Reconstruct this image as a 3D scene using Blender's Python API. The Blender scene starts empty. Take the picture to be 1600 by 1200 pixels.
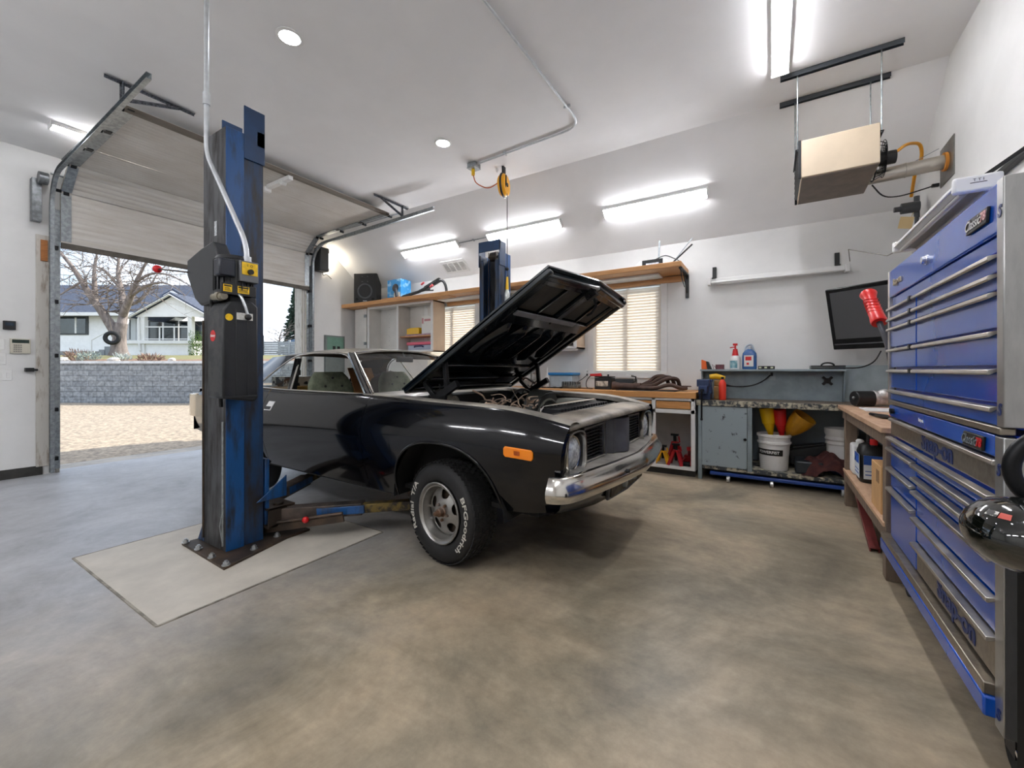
import bpy, bmesh, math, random
from math import sin, cos, pi, radians, sqrt, atan2
from mathutils import Vector, Matrix
random.seed(7)
SC = bpy.context.scene
COL = SC.collection
V = Vector
# ---------------------------------------------------------------- helpers
def lin(h):
    if not isinstance(h, str): return h
    h = h.lstrip('#'); r = []
    for i in (0, 2, 4):
        c = int(h[i:i+2], 16) / 255
        r.append(c / 12.92 if c <= .04045 else ((c + .055) / 1.055) ** 2.4)
    return tuple(r)

def interp(xs, ys, x):
    """smooth monotone-ish cubic through the points (xs increasing)"""
    n = len(xs)
    if x <= xs[0]: return ys[0]
    if x >= xs[-1]: return ys[-1]
    i = 0
    while x > xs[i+1]: i += 1
    d = [(ys[k+1]-ys[k])/(xs[k+1]-xs[k]) for k in range(n-1)]
    def tan(k):
        if k == 0: return d[0]
        if k == n-1: return d[-1]
        if d[k-1]*d[k] <= 0: return 0
        return 2*d[k-1]*d[k]/(d[k-1]+d[k])
    h = xs[i+1]-xs[i]; t = (x-xs[i])/h
    return ((2*t**3-3*t*t+1)*ys[i] + (t**3-2*t*t+t)*h*tan(i)
            + (-2*t**3+3*t*t)*ys[i+1] + (t**3-t*t)*h*tan(i+1))

def arc_smooth(pts, rad=.06, n=5):
    """round the inner corners of a polyline"""
    pts = [V(p) for p in pts]; out = [pts[0]]
    for i in range(1, len(pts)-1):
        a, b, c = pts[i-1], pts[i], pts[i+1]
        d1 = min(rad, (a-b).length*.45); d2 = min(rad, (c-b).length*.45)
        p = b+(a-b).normalized()*d1; q = b+(c-b).normalized()*d2
        for k in range(n+1):
            t = k/n
            out.append(p*(1-t)**2 + b*2*t*(1-t) + q*t*t)
    out.append(pts[-1])
    return out

def frame(z, x=None):
    z = V(z).normalized()
    u = V(x) if x is not None else (V((0, 0, 1)) if abs(z.z) < .9 else V((1, 0, 0)))
    x = (u - z*u.dot(z)).normalized(); y = z.cross(x)
    return Matrix((x, y, z)).transposed()

BASE = {}
class MB:
    def __init__(s): s.v = []; s.f = []; s.mi = []; s.c = 0
    def mat(s, i): s.c = i; return s
    def add(s, vs, fs):
        o = len(s.v); s.v += [V(v) for v in vs]
        for f in fs: s.f.append([i+o for i in f]); s.mi.append(s.c)
        return s
    def box(s, x0, x1, y0, y1, z0, z1):
        vs = [(x, y, z) for z in (z0, z1) for y in (y0, y1) for x in (x0, x1)]
        return s.add(vs, [(0,2,3,1),(4,5,7,6),(0,1,5,4),(2,6,7,3),(0,4,6,2),(1,3,7,5)])
    def obox(s, c, size, R=None):
        R = R or Matrix.Identity(3); c = V(c); a, b, d = [q/2 for q in size]
        vs = [c + R @ V((x, y, z)) for z in (-d, d) for y in (-b, b) for x in (-a, a)]
        return s.add(vs, [(0,2,3,1),(4,5,7,6),(0,1,5,4),(2,6,7,3),(0,4,6,2),(1,3,7,5)])
    def bar(s, p, q, w, h, up=None):
        """rectangular bar from p to q"""
        p, q = V(p), V(q); R = frame(q-p, up)
        return s.obox((p+q)/2, (h, w, (q-p).length), R)
    def cyl(s, p0, p1, r0, r1=None, n=16, caps=True):
        r1 = r0 if r1 is None else r1; p0, p1 = V(p0), V(p1); R = frame(p1-p0)
        vs = []
        for p, r in ((p0, r0), (p1, r1)):
            for i in range(n):
                a = 2*pi*i/n; vs.append(p + R @ V((r*cos(a), r*sin(a), 0)))
        fs = [(i, (i+1) % n, n+(i+1) % n, n+i) for i in range(n)]
        if caps: fs += [tuple(range(n-1, -1, -1)), tuple(range(n, 2*n))]
        return s.add(vs, fs)
    def tube(s, pts, r, n=8, closed=False, caps=True):
        pts = [V(p) for p in pts]; m = len(pts)
        rs = r if isinstance(r, (list, tuple)) else [r]*m
        vs = []; x = None
        for i, p in enumerate(pts):
            if closed: t = pts[(i+1) % m]-pts[i-1]
            else: t = pts[min(i+1, m-1)]-pts[max(i-1, 0)]
            if t.length < 1e-9: t = V((0, 0, 1))
            R = frame(t, x); x = R.col[0].copy()
            for k in range(n):
                a = 2*pi*k/n; vs.append(p + R @ V((rs[i]*cos(a), rs[i]*sin(a), 0)))
        fs = []
        for i in range(m if closed else m-1):
            for k in range(n):
                j = (i+1) % m
                fs.append((i*n+k, i*n+(k+1) % n, j*n+(k+1) % n, j*n+k))
        if caps and not closed: fs += [tuple(range(n-1, -1, -1)), tuple(range((m-1)*n, m*n))]
        return s.add(vs, fs)
    def lathe(s, prof, o=(0,0,0), ax=(0,0,1), n=24, caps=True):
        """prof: list of (radius, height along axis)"""
        o = V(o); R = frame(ax); m = len(prof); vs = []
        for r, h in prof:
            for k in range(n):
                a = 2*pi*k/n; vs.append(o + R @ V((r*cos(a), r*sin(a), h)))
        fs = []
        for i in range(m-1):
            for k in range(n):
                fs.append((i*n+k, i*n+(k+1) % n, (i+1)*n+(k+1) % n, (i+1)*n+k))
        if caps:
            fs.append(tuple(range(n-1, -1, -1))); fs.append(tuple(range((m-1)*n, m*n)))
        return s.add(vs, fs)
    def ball(s, c, r, n=14, sc=(1,1,1)):
        c = V(c); vs = []; m = n//2
        for i in range(m+1):
            p = pi*i/m
            for k in range(n):
                a = 2*pi*k/n
                vs.append(c+V((r*sc[0]*sin(p)*cos(a), r*sc[1]*sin(p)*sin(a), -r*sc[2]*cos(p))))
        fs = [(i*n+k, i*n+(k+1) % n, (i+1)*n+(k+1) % n, (i+1)*n+k) for i in range(m) for k in range(n)]
        return s.add(vs, fs)
    def prism(s, poly, o, X, Y, depth):
        """polygon in the plane (o, X, Y) extruded by depth along X x Y"""
        o, X, Y = V(o), V(X).normalized(), V(Y).normalized(); Z = X.cross(Y)*depth
        n = len(poly)
        vs = [o+X*a+Y*b for a, b in poly] + [o+X*a+Y*b+Z for a, b in poly]
        fs = [tuple(range(n-1, -1, -1)), tuple(range(n, 2*n))] + [(i, (i+1) % n, n+(i+1) % n, n+i) for i in range(n)]
        return s.add(vs, fs)
    def grid(s, rows, closeu=False):
        m = len(rows); n = len(rows[0]); vs = [p for r in rows for p in r]
        fs = []
        for i in range(m-1):
            for k in range(n if closeu else n-1):
                fs.append((i*n+k, i*n+(k+1) % n, (i+1)*n+(k+1) % n, (i+1)*n+k))
        return s.add(vs, fs)
    def slab(s, rows, off):
        """grid given a thickness: off is a vector"""
        m = len(rows); n = len(rows[0]); off = V(off)
        a = [V(p) for r in rows for p in r]; b = [p+off for p in a]; N = m*n
        fs = []
        for i in range(m-1):
            for k in range(n-1):
                q = (i*n+k, i*n+k+1, (i+1)*n+k+1, (i+1)*n+k)
                fs.append(q); fs.append(tuple(N+j for j in reversed(q)))
        rim = [k for k in range(n)] + [i*n+n-1 for i in range(1, m)] + [(m-1)*n+k for k in range(n-2, -1, -1)] + [i*n for i in range(m-2, 0, -1)]
        L = len(rim)
        for j in range(L):
            p, q = rim[j], rim[(j+1) % L]; fs.append((p, N+p, N+q, q))
        return s.add(a+b, fs)
    def text(s, body, o, X, Y, size, depth=.001, align='CENTER', shear=0., bold=0., mapper=None, sx=1.):
        c = bpy.data.curves.new('t', 'FONT'); c.body = body; c.size = size; c.align_x = align; c.align_y = 'CENTER'
        c.shear = shear; c.offset = bold; c.extrude = depth/2; c.resolution_u = 3
        ob = bpy.data.objects.new('t', c)
        me = bpy.data.meshes.new_from_object(ob)
        o, X, Y = V(o), V(X).normalized(), V(Y).normalized(); Z = X.cross(Y)
        vs = []
        for v in me.vertices:
            p = v.co
            vs.append(mapper(p.x*sx, p.y, p.z) if mapper else o + X*p.x*sx + Y*p.y + Z*(p.z+depth/2))
        s.add(vs, [tuple(p.vertices) for p in me.polygons])
        bpy.data.objects.remove(ob); bpy.data.curves.remove(c); bpy.data.meshes.remove(me)
        return s
    def xf(s, M):
        s.v = [M @ v for v in s.v]; return s
    def build(s, name, mat, parent=None, smooth=40, bevel=0, loc=None, seg=2, solid=0, sub=0):
        if parent is not None: B = BASE[parent.name]
        else:
            if loc is None:
                xs = [v.x for v in s.v]; ys = [v.y for v in s.v]; zs = [v.z for v in s.v]
                loc = ((min(xs)+max(xs))/2, (min(ys)+max(ys))/2, min(zs))
            B = Matrix.Translation(V(loc))
        Bi = B.inverted()
        me = bpy.data.meshes.new(name)
        me.from_pydata([Bi @ v for v in s.v], [], s.f)
        for m in (mat if isinstance(mat, (list, tuple)) else [mat]): me.materials.append(m)
        if isinstance(mat, (list, tuple)): me.polygons.foreach_set('material_index', s.mi)
        bm = bmesh.new(); bm.from_mesh(me)
        bmesh.ops.remove_doubles(bm, verts=bm.verts, dist=1e-5)
        bmesh.ops.recalc_face_normals(bm, faces=bm.faces); bm.to_mesh(me); bm.free()
        if smooth:
            me.polygons.foreach_set('use_smooth', [True]*len(me.polygons))
            me.set_sharp_from_angle(angle=radians(smooth))
        ob = bpy.data.objects.new(name, me); COL.objects.link(ob)
        if parent is not None: ob.parent = parent
        else: ob.location = B.to_translation()
        BASE[ob.name] = B
        if solid:
            md = ob.modifiers.new('solid', 'SOLIDIFY'); md.thickness = solid; md.offset = -1
        if bevel:
            md = ob.modifiers.new('bevel', 'BEVEL'); md.width = bevel; md.segments = seg; md.limit_method = 'ANGLE'; md.angle_limit = radians(40)
        if sub:
            md = ob.modifiers.new('sub', 'SUBSURF'); md.levels = sub; md.render_levels = sub
        return ob

def tag(o, label, cat, group=None):
    o['label'] = label; o['category'] = cat
    if group: o['group'] = group
    return o
def thing(name, label, cat, loc=(0,0,0), group=None):
    o = bpy.data.objects.new(name, None); COL.objects.link(o); o.location = loc
    o.empty_display_size = .1
    BASE[o.name] = Matrix.Translation(V(loc))
    return tag(o, label, cat, group)
def struct(o):
    o['kind'] = 'structure'; return o
def stuff(o, label, cat):
    o['kind'] = 'stuff'; o['label'] = label; o['category'] = cat; return o
KIDS = {}
def dup(root, loc, rz=0, label=None, sc=None):
    r = root.copy(); COL.objects.link(r); r.location = loc; r.rotation_euler = (0, 0, rz)
    if label: r['label'] = label
    if sc: r.scale = sc
    for ch in list(root.children):
        c = ch.copy(); COL.objects.link(c); c.parent = r
        for g in list(ch.children):
            d = g.copy(); COL.objects.link(d); d.parent = c
    return r

# ---------------------------------------------------------------- materials
def M(name, col, rough=.5, metal=0., var=.0, vs=8., bump=0., bs=40., coat=0., col2=None, lo=.4, hi=.6, emit=None, es=0., trans=0., spec=.5, stretch=None, rvar=0., detail=4., alpha=1.):
    m = bpy.data.materials.new(name); m.use_nodes = True
    nt = m.node_tree; N = nt.nodes; L = nt.links; b = N['Principled BSDF']
    c = lin(col)
    b.inputs['Base Color'].default_value = (*c, 1); b.inputs['Roughness'].default_value = rough
    b.inputs['Metallic'].default_value = metal; b.inputs['Specular IOR Level'].default_value = spec
    if coat: b.inputs['Coat Weight'].default_value = coat; b.inputs['Coat Roughness'].default_value = .05
    if trans: b.inputs['Transmission Weight'].default_value = trans
    if emit: b.inputs['Emission Color'].default_value = (*lin(emit), 1); b.inputs['Emission Strength'].default_value = es
    if alpha < 1: b.inputs['Alpha'].default_value = alpha
    tc = N.new('ShaderNodeTexCoord'); mp = N.new('ShaderNodeMapping')
    L.new(tc.outputs['Object'], mp.inputs['Vector'])
    if stretch: mp.inputs['Scale'].default_value = stretch
    if var or col2:
        n = N.new('ShaderNodeTexNoise'); n.inputs['Scale'].default_value = vs; n.inputs['Detail'].default_value = detail; n.inputs['Roughness'].default_value = .6
        L.new(mp.outputs[0], n.inputs['Vector'])
        r = N.new('ShaderNodeValToRGB'); e = r.color_ramp.elements
        e[0].position = lo; e[1].position = hi
        if col2:
            e[0].color = (*c, 1); e[1].color = (*lin(col2), 1)
        else:
            e[0].color = (*[q*(1-var) for q in c], 1); e[1].color = (*[min(1, q*(1+var)) for q in c], 1)
        L.new(n.outputs[0], r.inputs[0]); L.new(r.outputs[0], b.inputs['Base Color'])
        if rvar:
            mr = N.new('ShaderNodeMapRange'); mr.inputs[1].default_value = lo; mr.inputs[2].default_value = hi
            mr.inputs[3].default_value = rough; mr.inputs[4].default_value = rough+rvar
            L.new(n.outputs[0], mr.inputs[0]); L.new(mr.outputs[0], b.inputs['Roughness'])
    if bump:
        n2 = N.new('ShaderNodeTexNoise'); n2.inputs['Scale'].default_value = bs; n2.inputs['Detail'].default_value = 5
        L.new(mp.outputs[0], n2.inputs['Vector'])
        bp = N.new('ShaderNodeBump'); bp.inputs['Strength'].default_value = bump; bp.inputs['Distance'].default_value = .01
        L.new(n2.outputs[0], bp.inputs['Height']); L.new(bp.outputs[0], b.inputs['Normal'])
    return m
def EM(name, col, st):
    m = bpy.data.materials.new(name); m.use_nodes = True; N = m.node_tree.nodes; N.clear()
    e = N.new('ShaderNodeEmission'); e.inputs[0].default_value = (*lin(col), 1); e.inputs[1].default_value = st
    o = N.new('ShaderNodeOutputMaterial'); m.node_tree.links.new(e.outputs[0], o.inputs[0]); return m

WALL = M('wall_paint', '#e0e0de', .75, var=.02, vs=3, bump=.05, bs=160)
CEIL = M('ceiling_paint', '#efefef', .8, var=.015, vs=2, bump=.08, bs=120)
BLACK = M('black_plastic', '#121314', .45, var=.15, vs=20)
DKMETAL = M('dark_metal', '#1b1c1e', .4, .6, var=.2, vs=12)
GALV = M('galvanised_steel', '#9aa0a3', .42, .85, var=.18, vs=25)
CHROME = M('chrome', '#dcdcdc', .08, 1.)
STEEL = M('brushed_steel', '#a9a9a8', .34, .85, var=.06, vs=5, stretch=(8, 2, 2))
WHITE = M('white_paint', '#e2e2e0', .5, var=.03, vs=6)
WPLAST = M('white_plastic', '#e6e6e4', .4)
CONDUIT = M('conduit_pale', '#c3c7ca', .4, .4, var=.06, vs=20)
WOOD = M('pine_wood', '#c98a52', .55, col2='#b06f38', vs=5, lo=.35, hi=.7, stretch=(1.5, 14, 14))
RED = M('red_plastic', '#c8161b', .4)
YEL = M('yellow_plastic', '#e5b512', .45)
ORANGE = M('orange_plastic', '#e8641c', .45)
RUBBER = M('black_rubber', '#17181a', .75, var=.2, vs=30, bump=.1, bs=80)
BRASS = M('gold_metal', '#b08a30', .4, .8)
# ---------------------------------------------------------------- camera, world, room shell
F_PX = 652.; YAW = radians(31.9); CAMZ = 1.25
cam = bpy.data.cameras.new('camera'); cam.lens = F_PX/1600*36; cam.sensor_width = 36; cam.sensor_fit = 'HORIZONTAL'
cam.shift_y = -22/1600; cam.clip_start = .05; cam.clip_end = 400
co = bpy.data.objects.new('camera', cam); COL.objects.link(co)
co.location = (0, 0, CAMZ); co.rotation_euler = (pi/2, 0, YAW); SC.camera = co
SC.view_settings.view_transform = 'Standard'; SC.view_settings.look = 'None'
SC.view_settings.exposure = 0.48; SC.view_settings.gamma = 1.0; SC.view_settings.use_curve_mapping = False
SC.cycles.use_denoising = True
SC.cycles.max_bounces = 10; SC.cycles.diffuse_bounces = 6; SC.cycles.glossy_bounces = 5; SC.cycles.transmission_bounces = 6; SC.cycles.transparent_max_bounces = 10
SC.cycles.sample_clamp_indirect = 6.0; SC.cycles.caustics_reflective = False; SC.cycles.caustics_refractive = False

w = bpy.data.worlds.new('sky'); SC.world = w; w.use_nodes = True
nt = w.node_tree; bg = nt.nodes['Background']
sky = nt.nodes.new('ShaderNodeTexSky'); sky.sky_type = 'NISHITA'; sky.sun_disc = False
sky.sun_elevation = radians(48); sky.sun_rotation = radians(30); sky.air_density = 1.0; sky.dust_density = 1.5; sky.ozone_density = 1.5
tcw = nt.nodes.new('ShaderNodeTexCoord'); cl = nt.nodes.new('ShaderNodeTexNoise'); cl.inputs['Scale'].default_value = 3.2; cl.inputs['Detail'].default_value = 7
mpw = nt.nodes.new('ShaderNodeMapping'); mpw.inputs['Scale'].default_value = (1, 1, 2.6)
nt.links.new(tcw.outputs['Generated'], mpw.inputs['Vector']); nt.links.new(mpw.outputs[0], cl.inputs['Vector'])
rp = nt.nodes.new('ShaderNodeValToRGB'); rp.color_ramp.elements[0].position = .36; rp.color_ramp.elements[1].position = .62
nt.links.new(cl.outputs[0], rp.inputs[0])
sm = nt.nodes.new('ShaderNodeMixRGB'); sm.blend_type = 'MULTIPLY'; sm.inputs[0].default_value = 1; sm.inputs[2].default_value = (.17, .17, .17, 1)
nt.links.new(sky.outputs[0], sm.inputs[1])
mx = nt.nodes.new('ShaderNodeMixRGB'); mx.inputs[2].default_value = (1.25, 1.36, 1.52, 1)
nt.links.new(rp.outputs[0], mx.inputs[0]); nt.links.new(sm.outputs[0], mx.inputs[1]); nt.links.new(mx.outputs[0], bg.inputs[0])
bg.inputs[1].default_value = 1.15
sun = bpy.data.lights.new('sun', 'SUN'); sun.energy = 4.8; sun.angle = radians(.6); sun.color = (1, .93, .82)
so = bpy.data.objects.new('sun', sun); COL.objects.link(so)
so.rotation_euler = V((.32, .66, .68)).to_track_quat('Z', 'Y').to_euler()
# door opening helped with a portal-like sky area is not needed: the sky itself lights the floor

XL, XR, YB, YN = -7.41, 1.243, 5.9, -2.3
ZK, ZC, YC1, YC0 = 2.94, 3.84, 4.82, -1.22       # knee height, flat ceiling height, creases

def concrete():
    m = bpy.data.materials.new('concrete_floor'); m.use_nodes = True; nt = m.node_tree; N = nt.nodes; L = nt.links; b = N['Principled BSDF']
    tc = N.new('ShaderNodeTexCoord')
    def noise(sc, det, st=None, rough=.6, dist=0):
        n = N.new('ShaderNodeTexNoise'); n.inputs['Scale'].default_value = sc; n.inputs['Detail'].default_value = det; n.inputs['Roughness'].default_value = rough; n.inputs['Distortion'].default_value = dist
        mp = N.new('ShaderNodeMapping'); L.new(tc.outputs['Object'], mp.inputs[0]); L.new(mp.outputs[0], n.inputs['Vector'])
        if st: mp.inputs['Scale'].default_value = st
        return n
    def ramp(src, stops):
        r = N.new('ShaderNodeValToRGB'); e = r.color_ramp.elements
        while len(e) < len(stops): e.new(.5)
        for k, (p, c) in enumerate(stops): e[k].position = p; e[k].color = (*lin(c), 1)
        L.new(src, r.inputs[0]); return r
    def mix(a, c, f, bt='MIX'):
        x = N.new('ShaderNodeMixRGB'); x.blend_type = bt
        for i, q in ((1, a), (2, c)):
            if isinstance(q, str): x.inputs[i].default_value = (*lin(q), 1)
            else: L.new(q, x.inputs[i])
        if isinstance(f, float): x.inputs[0].default_value = f
        else: L.new(f, x.inputs[0])
        return x.outputs[0]
    base = ramp(noise(.9, 8, rough=.66, dist=.6).outputs[0], [(.30, '#6f675a'), (.44, '#948a77'), (.56, '#b5a68e'), (.7, '#c4b196')]).outputs[0]
    fine = ramp(noise(9, 8, rough=.75).outputs[0], [(.3, '#b4b4b4'), (.7, '#ffffff')]).outputs[0]
    c1 = mix(base, fine, .6, 'MULTIPLY')
    strk = ramp(noise(1.6, 6, st=(.5, 3.2, 1), dist=.8).outputs[0], [(.4, '#ffffff'), (.66, '#a8a296')]).outputs[0]
    c2 = mix(c1, strk, .28, 'MULTIPLY')
    # greyer towards the big door, browner towards the working end
    sx = N.new('ShaderNodeSeparateXYZ'); L.new(tc.outputs['Object'], sx.inputs[0])
    jit = noise(1.2, 5); ad = N.new('ShaderNodeMath'); ad.operation = 'MULTIPLY_ADD'; ad.inputs[1].default_value = 1.6; ad.inputs[2].default_value = -.8
    L.new(jit.outputs[0], ad.inputs[0]); a2 = N.new('ShaderNodeMath'); L.new(ad.outputs[0], a2.inputs[0]); L.new(sx.outputs[0], a2.inputs[1])
    mr = N.new('ShaderNodeMapRange'); mr.inputs[1].default_value = -.9; mr.inputs[2].default_value = 1.6; mr.inputs[3].default_value = 1; mr.inputs[4].default_value = 0
    L.new(a2.outputs[0], mr.inputs[0])
    grey = ramp(noise(1.4, 8, rough=.7, dist=.5).outputs[0], [(.3, '#96989b'), (.5, '#b0b2b6'), (.7, '#c0c2c5')]).outputs[0]
    grey = mix(grey, fine, .4, 'MULTIPLY')
    c3 = mix(c2, grey, mr.outputs[0])
    c4 = c3
    L.new(c4, b.inputs['Base Color'])
    rr = N.new('ShaderNodeMapRange'); rr.inputs[1].default_value = .05; rr.inputs[2].default_value = .95; rr.inputs[3].default_value = .22; rr.inputs[4].default_value = .56
    L.new(noise(1.1, 6).outputs[0], rr.inputs[0]); L.new(rr.outputs[0], b.inputs['Roughness'])
    bp = N.new('ShaderNodeBump'); bp.inputs['Strength'].default_value = .12; bp.inputs['Distance'].default_value = .004
    L.new(noise(60, 4).outputs[0], bp.inputs['Height']); L.new(bp.outputs[0], b.inputs['Normal'])
    b.inputs['Specular IOR Level'].default_value = .45
    return m
FLOOR = concrete()
struct(MB().box(XL-.2, XR+.15, YN-.15, YB+.15, -.25, 0).build('floor', FLOOR, loc=(-3.08, 1.8, 0)))
PATCHM = M('patch_concrete', '#b3ada2', .5, col2='#d0c9bc', vs=2.6, lo=.3, hi=.7, detail=8, bump=.1, bs=60)
pm = MB()
px0, px1, py0, py1 = -3.93, -2.54, .81, 2.2
pm.box(px0, px1, py0, py1, 0, .004)
struct(pm.build('floor_patch', PATCHM))
JOINT = M('saw_cut_joint', '#8b857a', .8, var=.3, vs=9)
j = MB()
for a in (px0, px1): j.box(a-.006, a+.006, py0, py1, 0, .0045)
for a in (py0, py1): j.box(px0, px1, a-.006, a+.006, 0, .0045)
struct(j.build('trim_floor_joint', JOINT))

# door wall (wall_left) with the overhead door opening
DY0, DY1, DZ = 1.41, 4.5, 2.98
prof = [(YN, 0), (YB, 0), (YB, ZK), (YC1, ZC), (YC0, ZC), (YN, ZK)]
def gable(x0, x1, holes=None):
    m = MB()
    if holes is None:
        m.prism([(y, z) for y, z in prof], (x0, 0, 0), (0, 1, 0), (0, 0, 1), x1-x0); return m
    y0, y1, z = holes
    m.prism([(YN, 0), (y0, 0), (y0, ZC), (YC0, ZC), (YN, ZK)], (x0, 0, 0), (0, 1, 0), (0, 0, 1), x1-x0)
    m.prism([(y0, z), (y1, z), (y1, ZC), (y0, ZC)], (x0, 0, 0), (0, 1, 0), (0, 0, 1), x1-x0)
    m.prism([(y1, 0), (YB, 0), (YB, ZK), (YC1, ZC), (y1, ZC)], (x0, 0, 0), (0, 1, 0), (0, 0, 1), x1-x0)
    return m
struct(gable(XL-.18, XL, (DY0-.035, DY1+.035, DZ)).build('wall_left', WALL, smooth=0))
struct(gable(XR, XR+.15).build('wall_right', WALL, smooth=0))
struct(MB().box(XL-.18, XR+.15, YN-.15, YN, 0, ZK).build('wall_near', WALL, smooth=0))
# back wall with two windows
W1 = (-5.55, -4.42); W2 = (-2.24, -1.28); WZ0, WZ1 = 1.22, 2.46
b = MB()
xs = [XL-.18, W1[0], W1[1], W2[0], W2[1], XR+.15]
for i in range(5):
    if i in (1, 3):
        b.box(xs[i], xs[i+1], YB, YB+.16, 0, WZ0); b.box(xs[i], xs[i+1], YB, YB+.16, WZ1, ZK)
    else: b.box(xs[i], xs[i+1], YB, YB+.16, 0, ZK)
struct(b.build('wall_back', WALL, smooth=0))
c = MB()
c.prism([(YC0, ZC), (YC1, ZC), (YB, ZK), (YB+.25, ZK), (YB+.25, ZK+.1), (YC1, ZC+.25), (YC0, ZC+.25), (YN-.25, ZK+.1), (YN-.25, ZK), (YN, ZK)],
        (XL-.35, 0, 0), (0, 1, 0), (0, 0, 1), XR-XL+.6)
struct(c.build('ceiling', CEIL, smooth=0))

# windows, trim and blinds
BLIND = bpy.data.materials.new('blind_slat'); BLIND.use_nodes = True
_n = BLIND.node_tree.nodes; _l = BLIND.node_tree.links; _n.clear()
_d = _n.new('ShaderNodeBsdfDiffuse'); _d.inputs[0].default_value = (.86, .83, .8, 1)
_t = _n.new('ShaderNodeBsdfTranslucent'); _t.inputs[0].default_value = (.93, .87, .81, 1)
_m = _n.new('ShaderNodeMixShader'); _m.inputs[0].default_value = .76; _o = _n.new('ShaderNodeOutputMaterial')
_l.new(_d.outputs[0], _m.inputs[1]); _l.new(_t.outputs[0], _m.inputs[2]); _l.new(_m.outputs[0], _o.inputs[0])
GLASS = bpy.data.materials.new('window_glass'); GLASS.use_nodes = True
_n = GLASS.node_tree.nodes; _l = GLASS.node_tree.links; _n.clear()
_g = _n.new('ShaderNodeBsdfGlossy'); _g.inputs['Roughness'].default_value = .02
_t = _n.new('ShaderNodeBsdfTransparent'); _t.inputs[0].default_value = (.93, .96, .95, 1)
_f = _n.new('ShaderNodeFresnel'); _ge = _n.new('ShaderNodeNewGeometry'); _mr = _n.new('ShaderNodeMapRange'); _mr.inputs[3].default_value = 1.45; _mr.inputs[4].default_value = 1/1.45; _l.new(_ge.outputs['Backfacing'], _mr.inputs[0]); _l.new(_mr.outputs[0], _f.inputs[0])
_m = _n.new('ShaderNodeMixShader'); _o = _n.new('ShaderNodeOutputMaterial')
_l.new(_f.outputs[0], _m.inputs[0]); _l.new(_t.outputs[0], _m.inputs[1]); _l.new(_g.outputs[0], _m.inputs[2]); _l.new(_m.outputs[0], _o.inputs[0])
for k, (a, bb) in enumerate((W1, W2)):
    tr = MB(); t = .085
    tr.box(a-t, a, YB-.02, YB, WZ0-t, WZ1+t); tr.box(bb, bb+t, YB-.02, YB, WZ0-t, WZ1+t)
    tr.box(a-t, bb+t, YB-.03, YB, WZ0-t, WZ0); tr.box(a, bb, YB-.02, YB, WZ1, WZ1+t)
    struct(tr.build('trim_%d' % (k+1), WHITE, bevel=.003))
    fr = MB()
    fr.box(a, a+.04, YB+.08, YB+.14, WZ0, WZ1); fr.box(bb-.04, bb, YB+.08, YB+.14, WZ0, WZ1)
    fr.box(a, bb, YB+.08, YB+.14, WZ0, WZ0+.04); fr.box(a, bb, YB+.08, YB+.14, WZ1-.04, WZ1)
    fr.box((a+bb)/2-.02, (a+bb)/2+.02, YB+.08, YB+.14, WZ0, WZ1)
    wn = struct(fr.build('window_%d' % (k+1), WPLAST))
    struct(MB().box(a+.04, bb-.04, YB+.105, YB+.11, WZ0+.04, WZ1-.04).build('glass', GLASS, wn))
    lab = ('white venetian blind closed over the window beside the open white wall cabinet', 'white venetian blind closed over the window above the dark exhaust pipes')[k]
    bl = thing('window_blind', lab, 'blind', ((a+bb)/2, YB+.04, WZ0))
    sl = MB(); z = WZ0+.03
    R = Matrix.Rotation(radians(-62), 3, 'X')
    while z < WZ1-.06:
        sl.obox(((a+bb)/2, YB+.045, z), (bb-a-.02, .058, .0025), R); z += .0415
    sl.build('slat_panel', BLIND, bl, smooth=0)
    MB().box(a+.005, bb-.005, YB+.015, YB+.07, WZ1-.05, WZ1-.002).build('head_rail', WPLAST, bl, bevel=.003)
    MB().box(a+.01, bb-.01, YB+.03, YB+.06, WZ0+.004, WZ0+.022).build('bottom_rail', WPLAST, bl, bevel=.003)
    lc = MB()
    for q in (.16, .5, .84):
        lc.cyl((a+(bb-a)*q, YB+.017, WZ0+.01), (a+(bb-a)*q, YB+.017, WZ1-.03), .0012, n=5)
    lc.build('ladder_cord', WPLAST, bl)

# baseboard, jambs
BASEB = M('vinyl_base', '#33322f', .6, var=.2, vs=10)
struct(MB().box(XL, XL+.012, YN, 1.27, 0, .11).build('baseboard_left', BASEB))
struct(MB().box(XL, XL+.012, 4.75, YB, 0, .11).build('baseboard_left', BASEB))
struct(MB().box(XR-.012, XR, YN, YB, 0, .11).build('baseboard_right', BASEB))
JAMB = M('worn_white_jamb', '#b9b6ae', .6, col2='#8b8377', vs=6, lo=.5, hi=.75, stretch=(4, 4, 1))
DIRTYB = M('worn_trim_board', '#c9c5bd', .65, col2='#8d7d6b', vs=4, lo=.52, hi=.72, stretch=(5, 5, 1))
jm = MB()
jm.box(XL-.2, XL+.02, DY0-.035, DY0, 0, DZ); jm.box(XL-.2, XL+.02, DY1, DY1+.035, 0, DZ)
jm.box(XL-.2, XL-.002, DY0, DY1, DZ-.06, DZ-.001)
struct(jm.build('trim_door_jamb', JAMB, bevel=.003))
struct(MB().box(XL, XL+.025, 1.215, 1.335, .1, 2.86).build('trim_door_board', DIRTYB, bevel=.003))
struct(MB().box(XL, XL+.025, DY1+.07, DY1+.2, .1, 2.86).build('trim_door_board', DIRTYB, bevel=.003))
MB().box(XL+.025, XL+.045, 1.25, 1.305, 2.55, 2.8).build('wood_block', M('bare_wood', '#a86c3a', .7, var=.15, vs=10, stretch=(1, 1, 6)))
tag(bpy.data.objects['wood_block'], 'short brown wood block nailed to the top of the worn door trim board', 'block')

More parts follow.
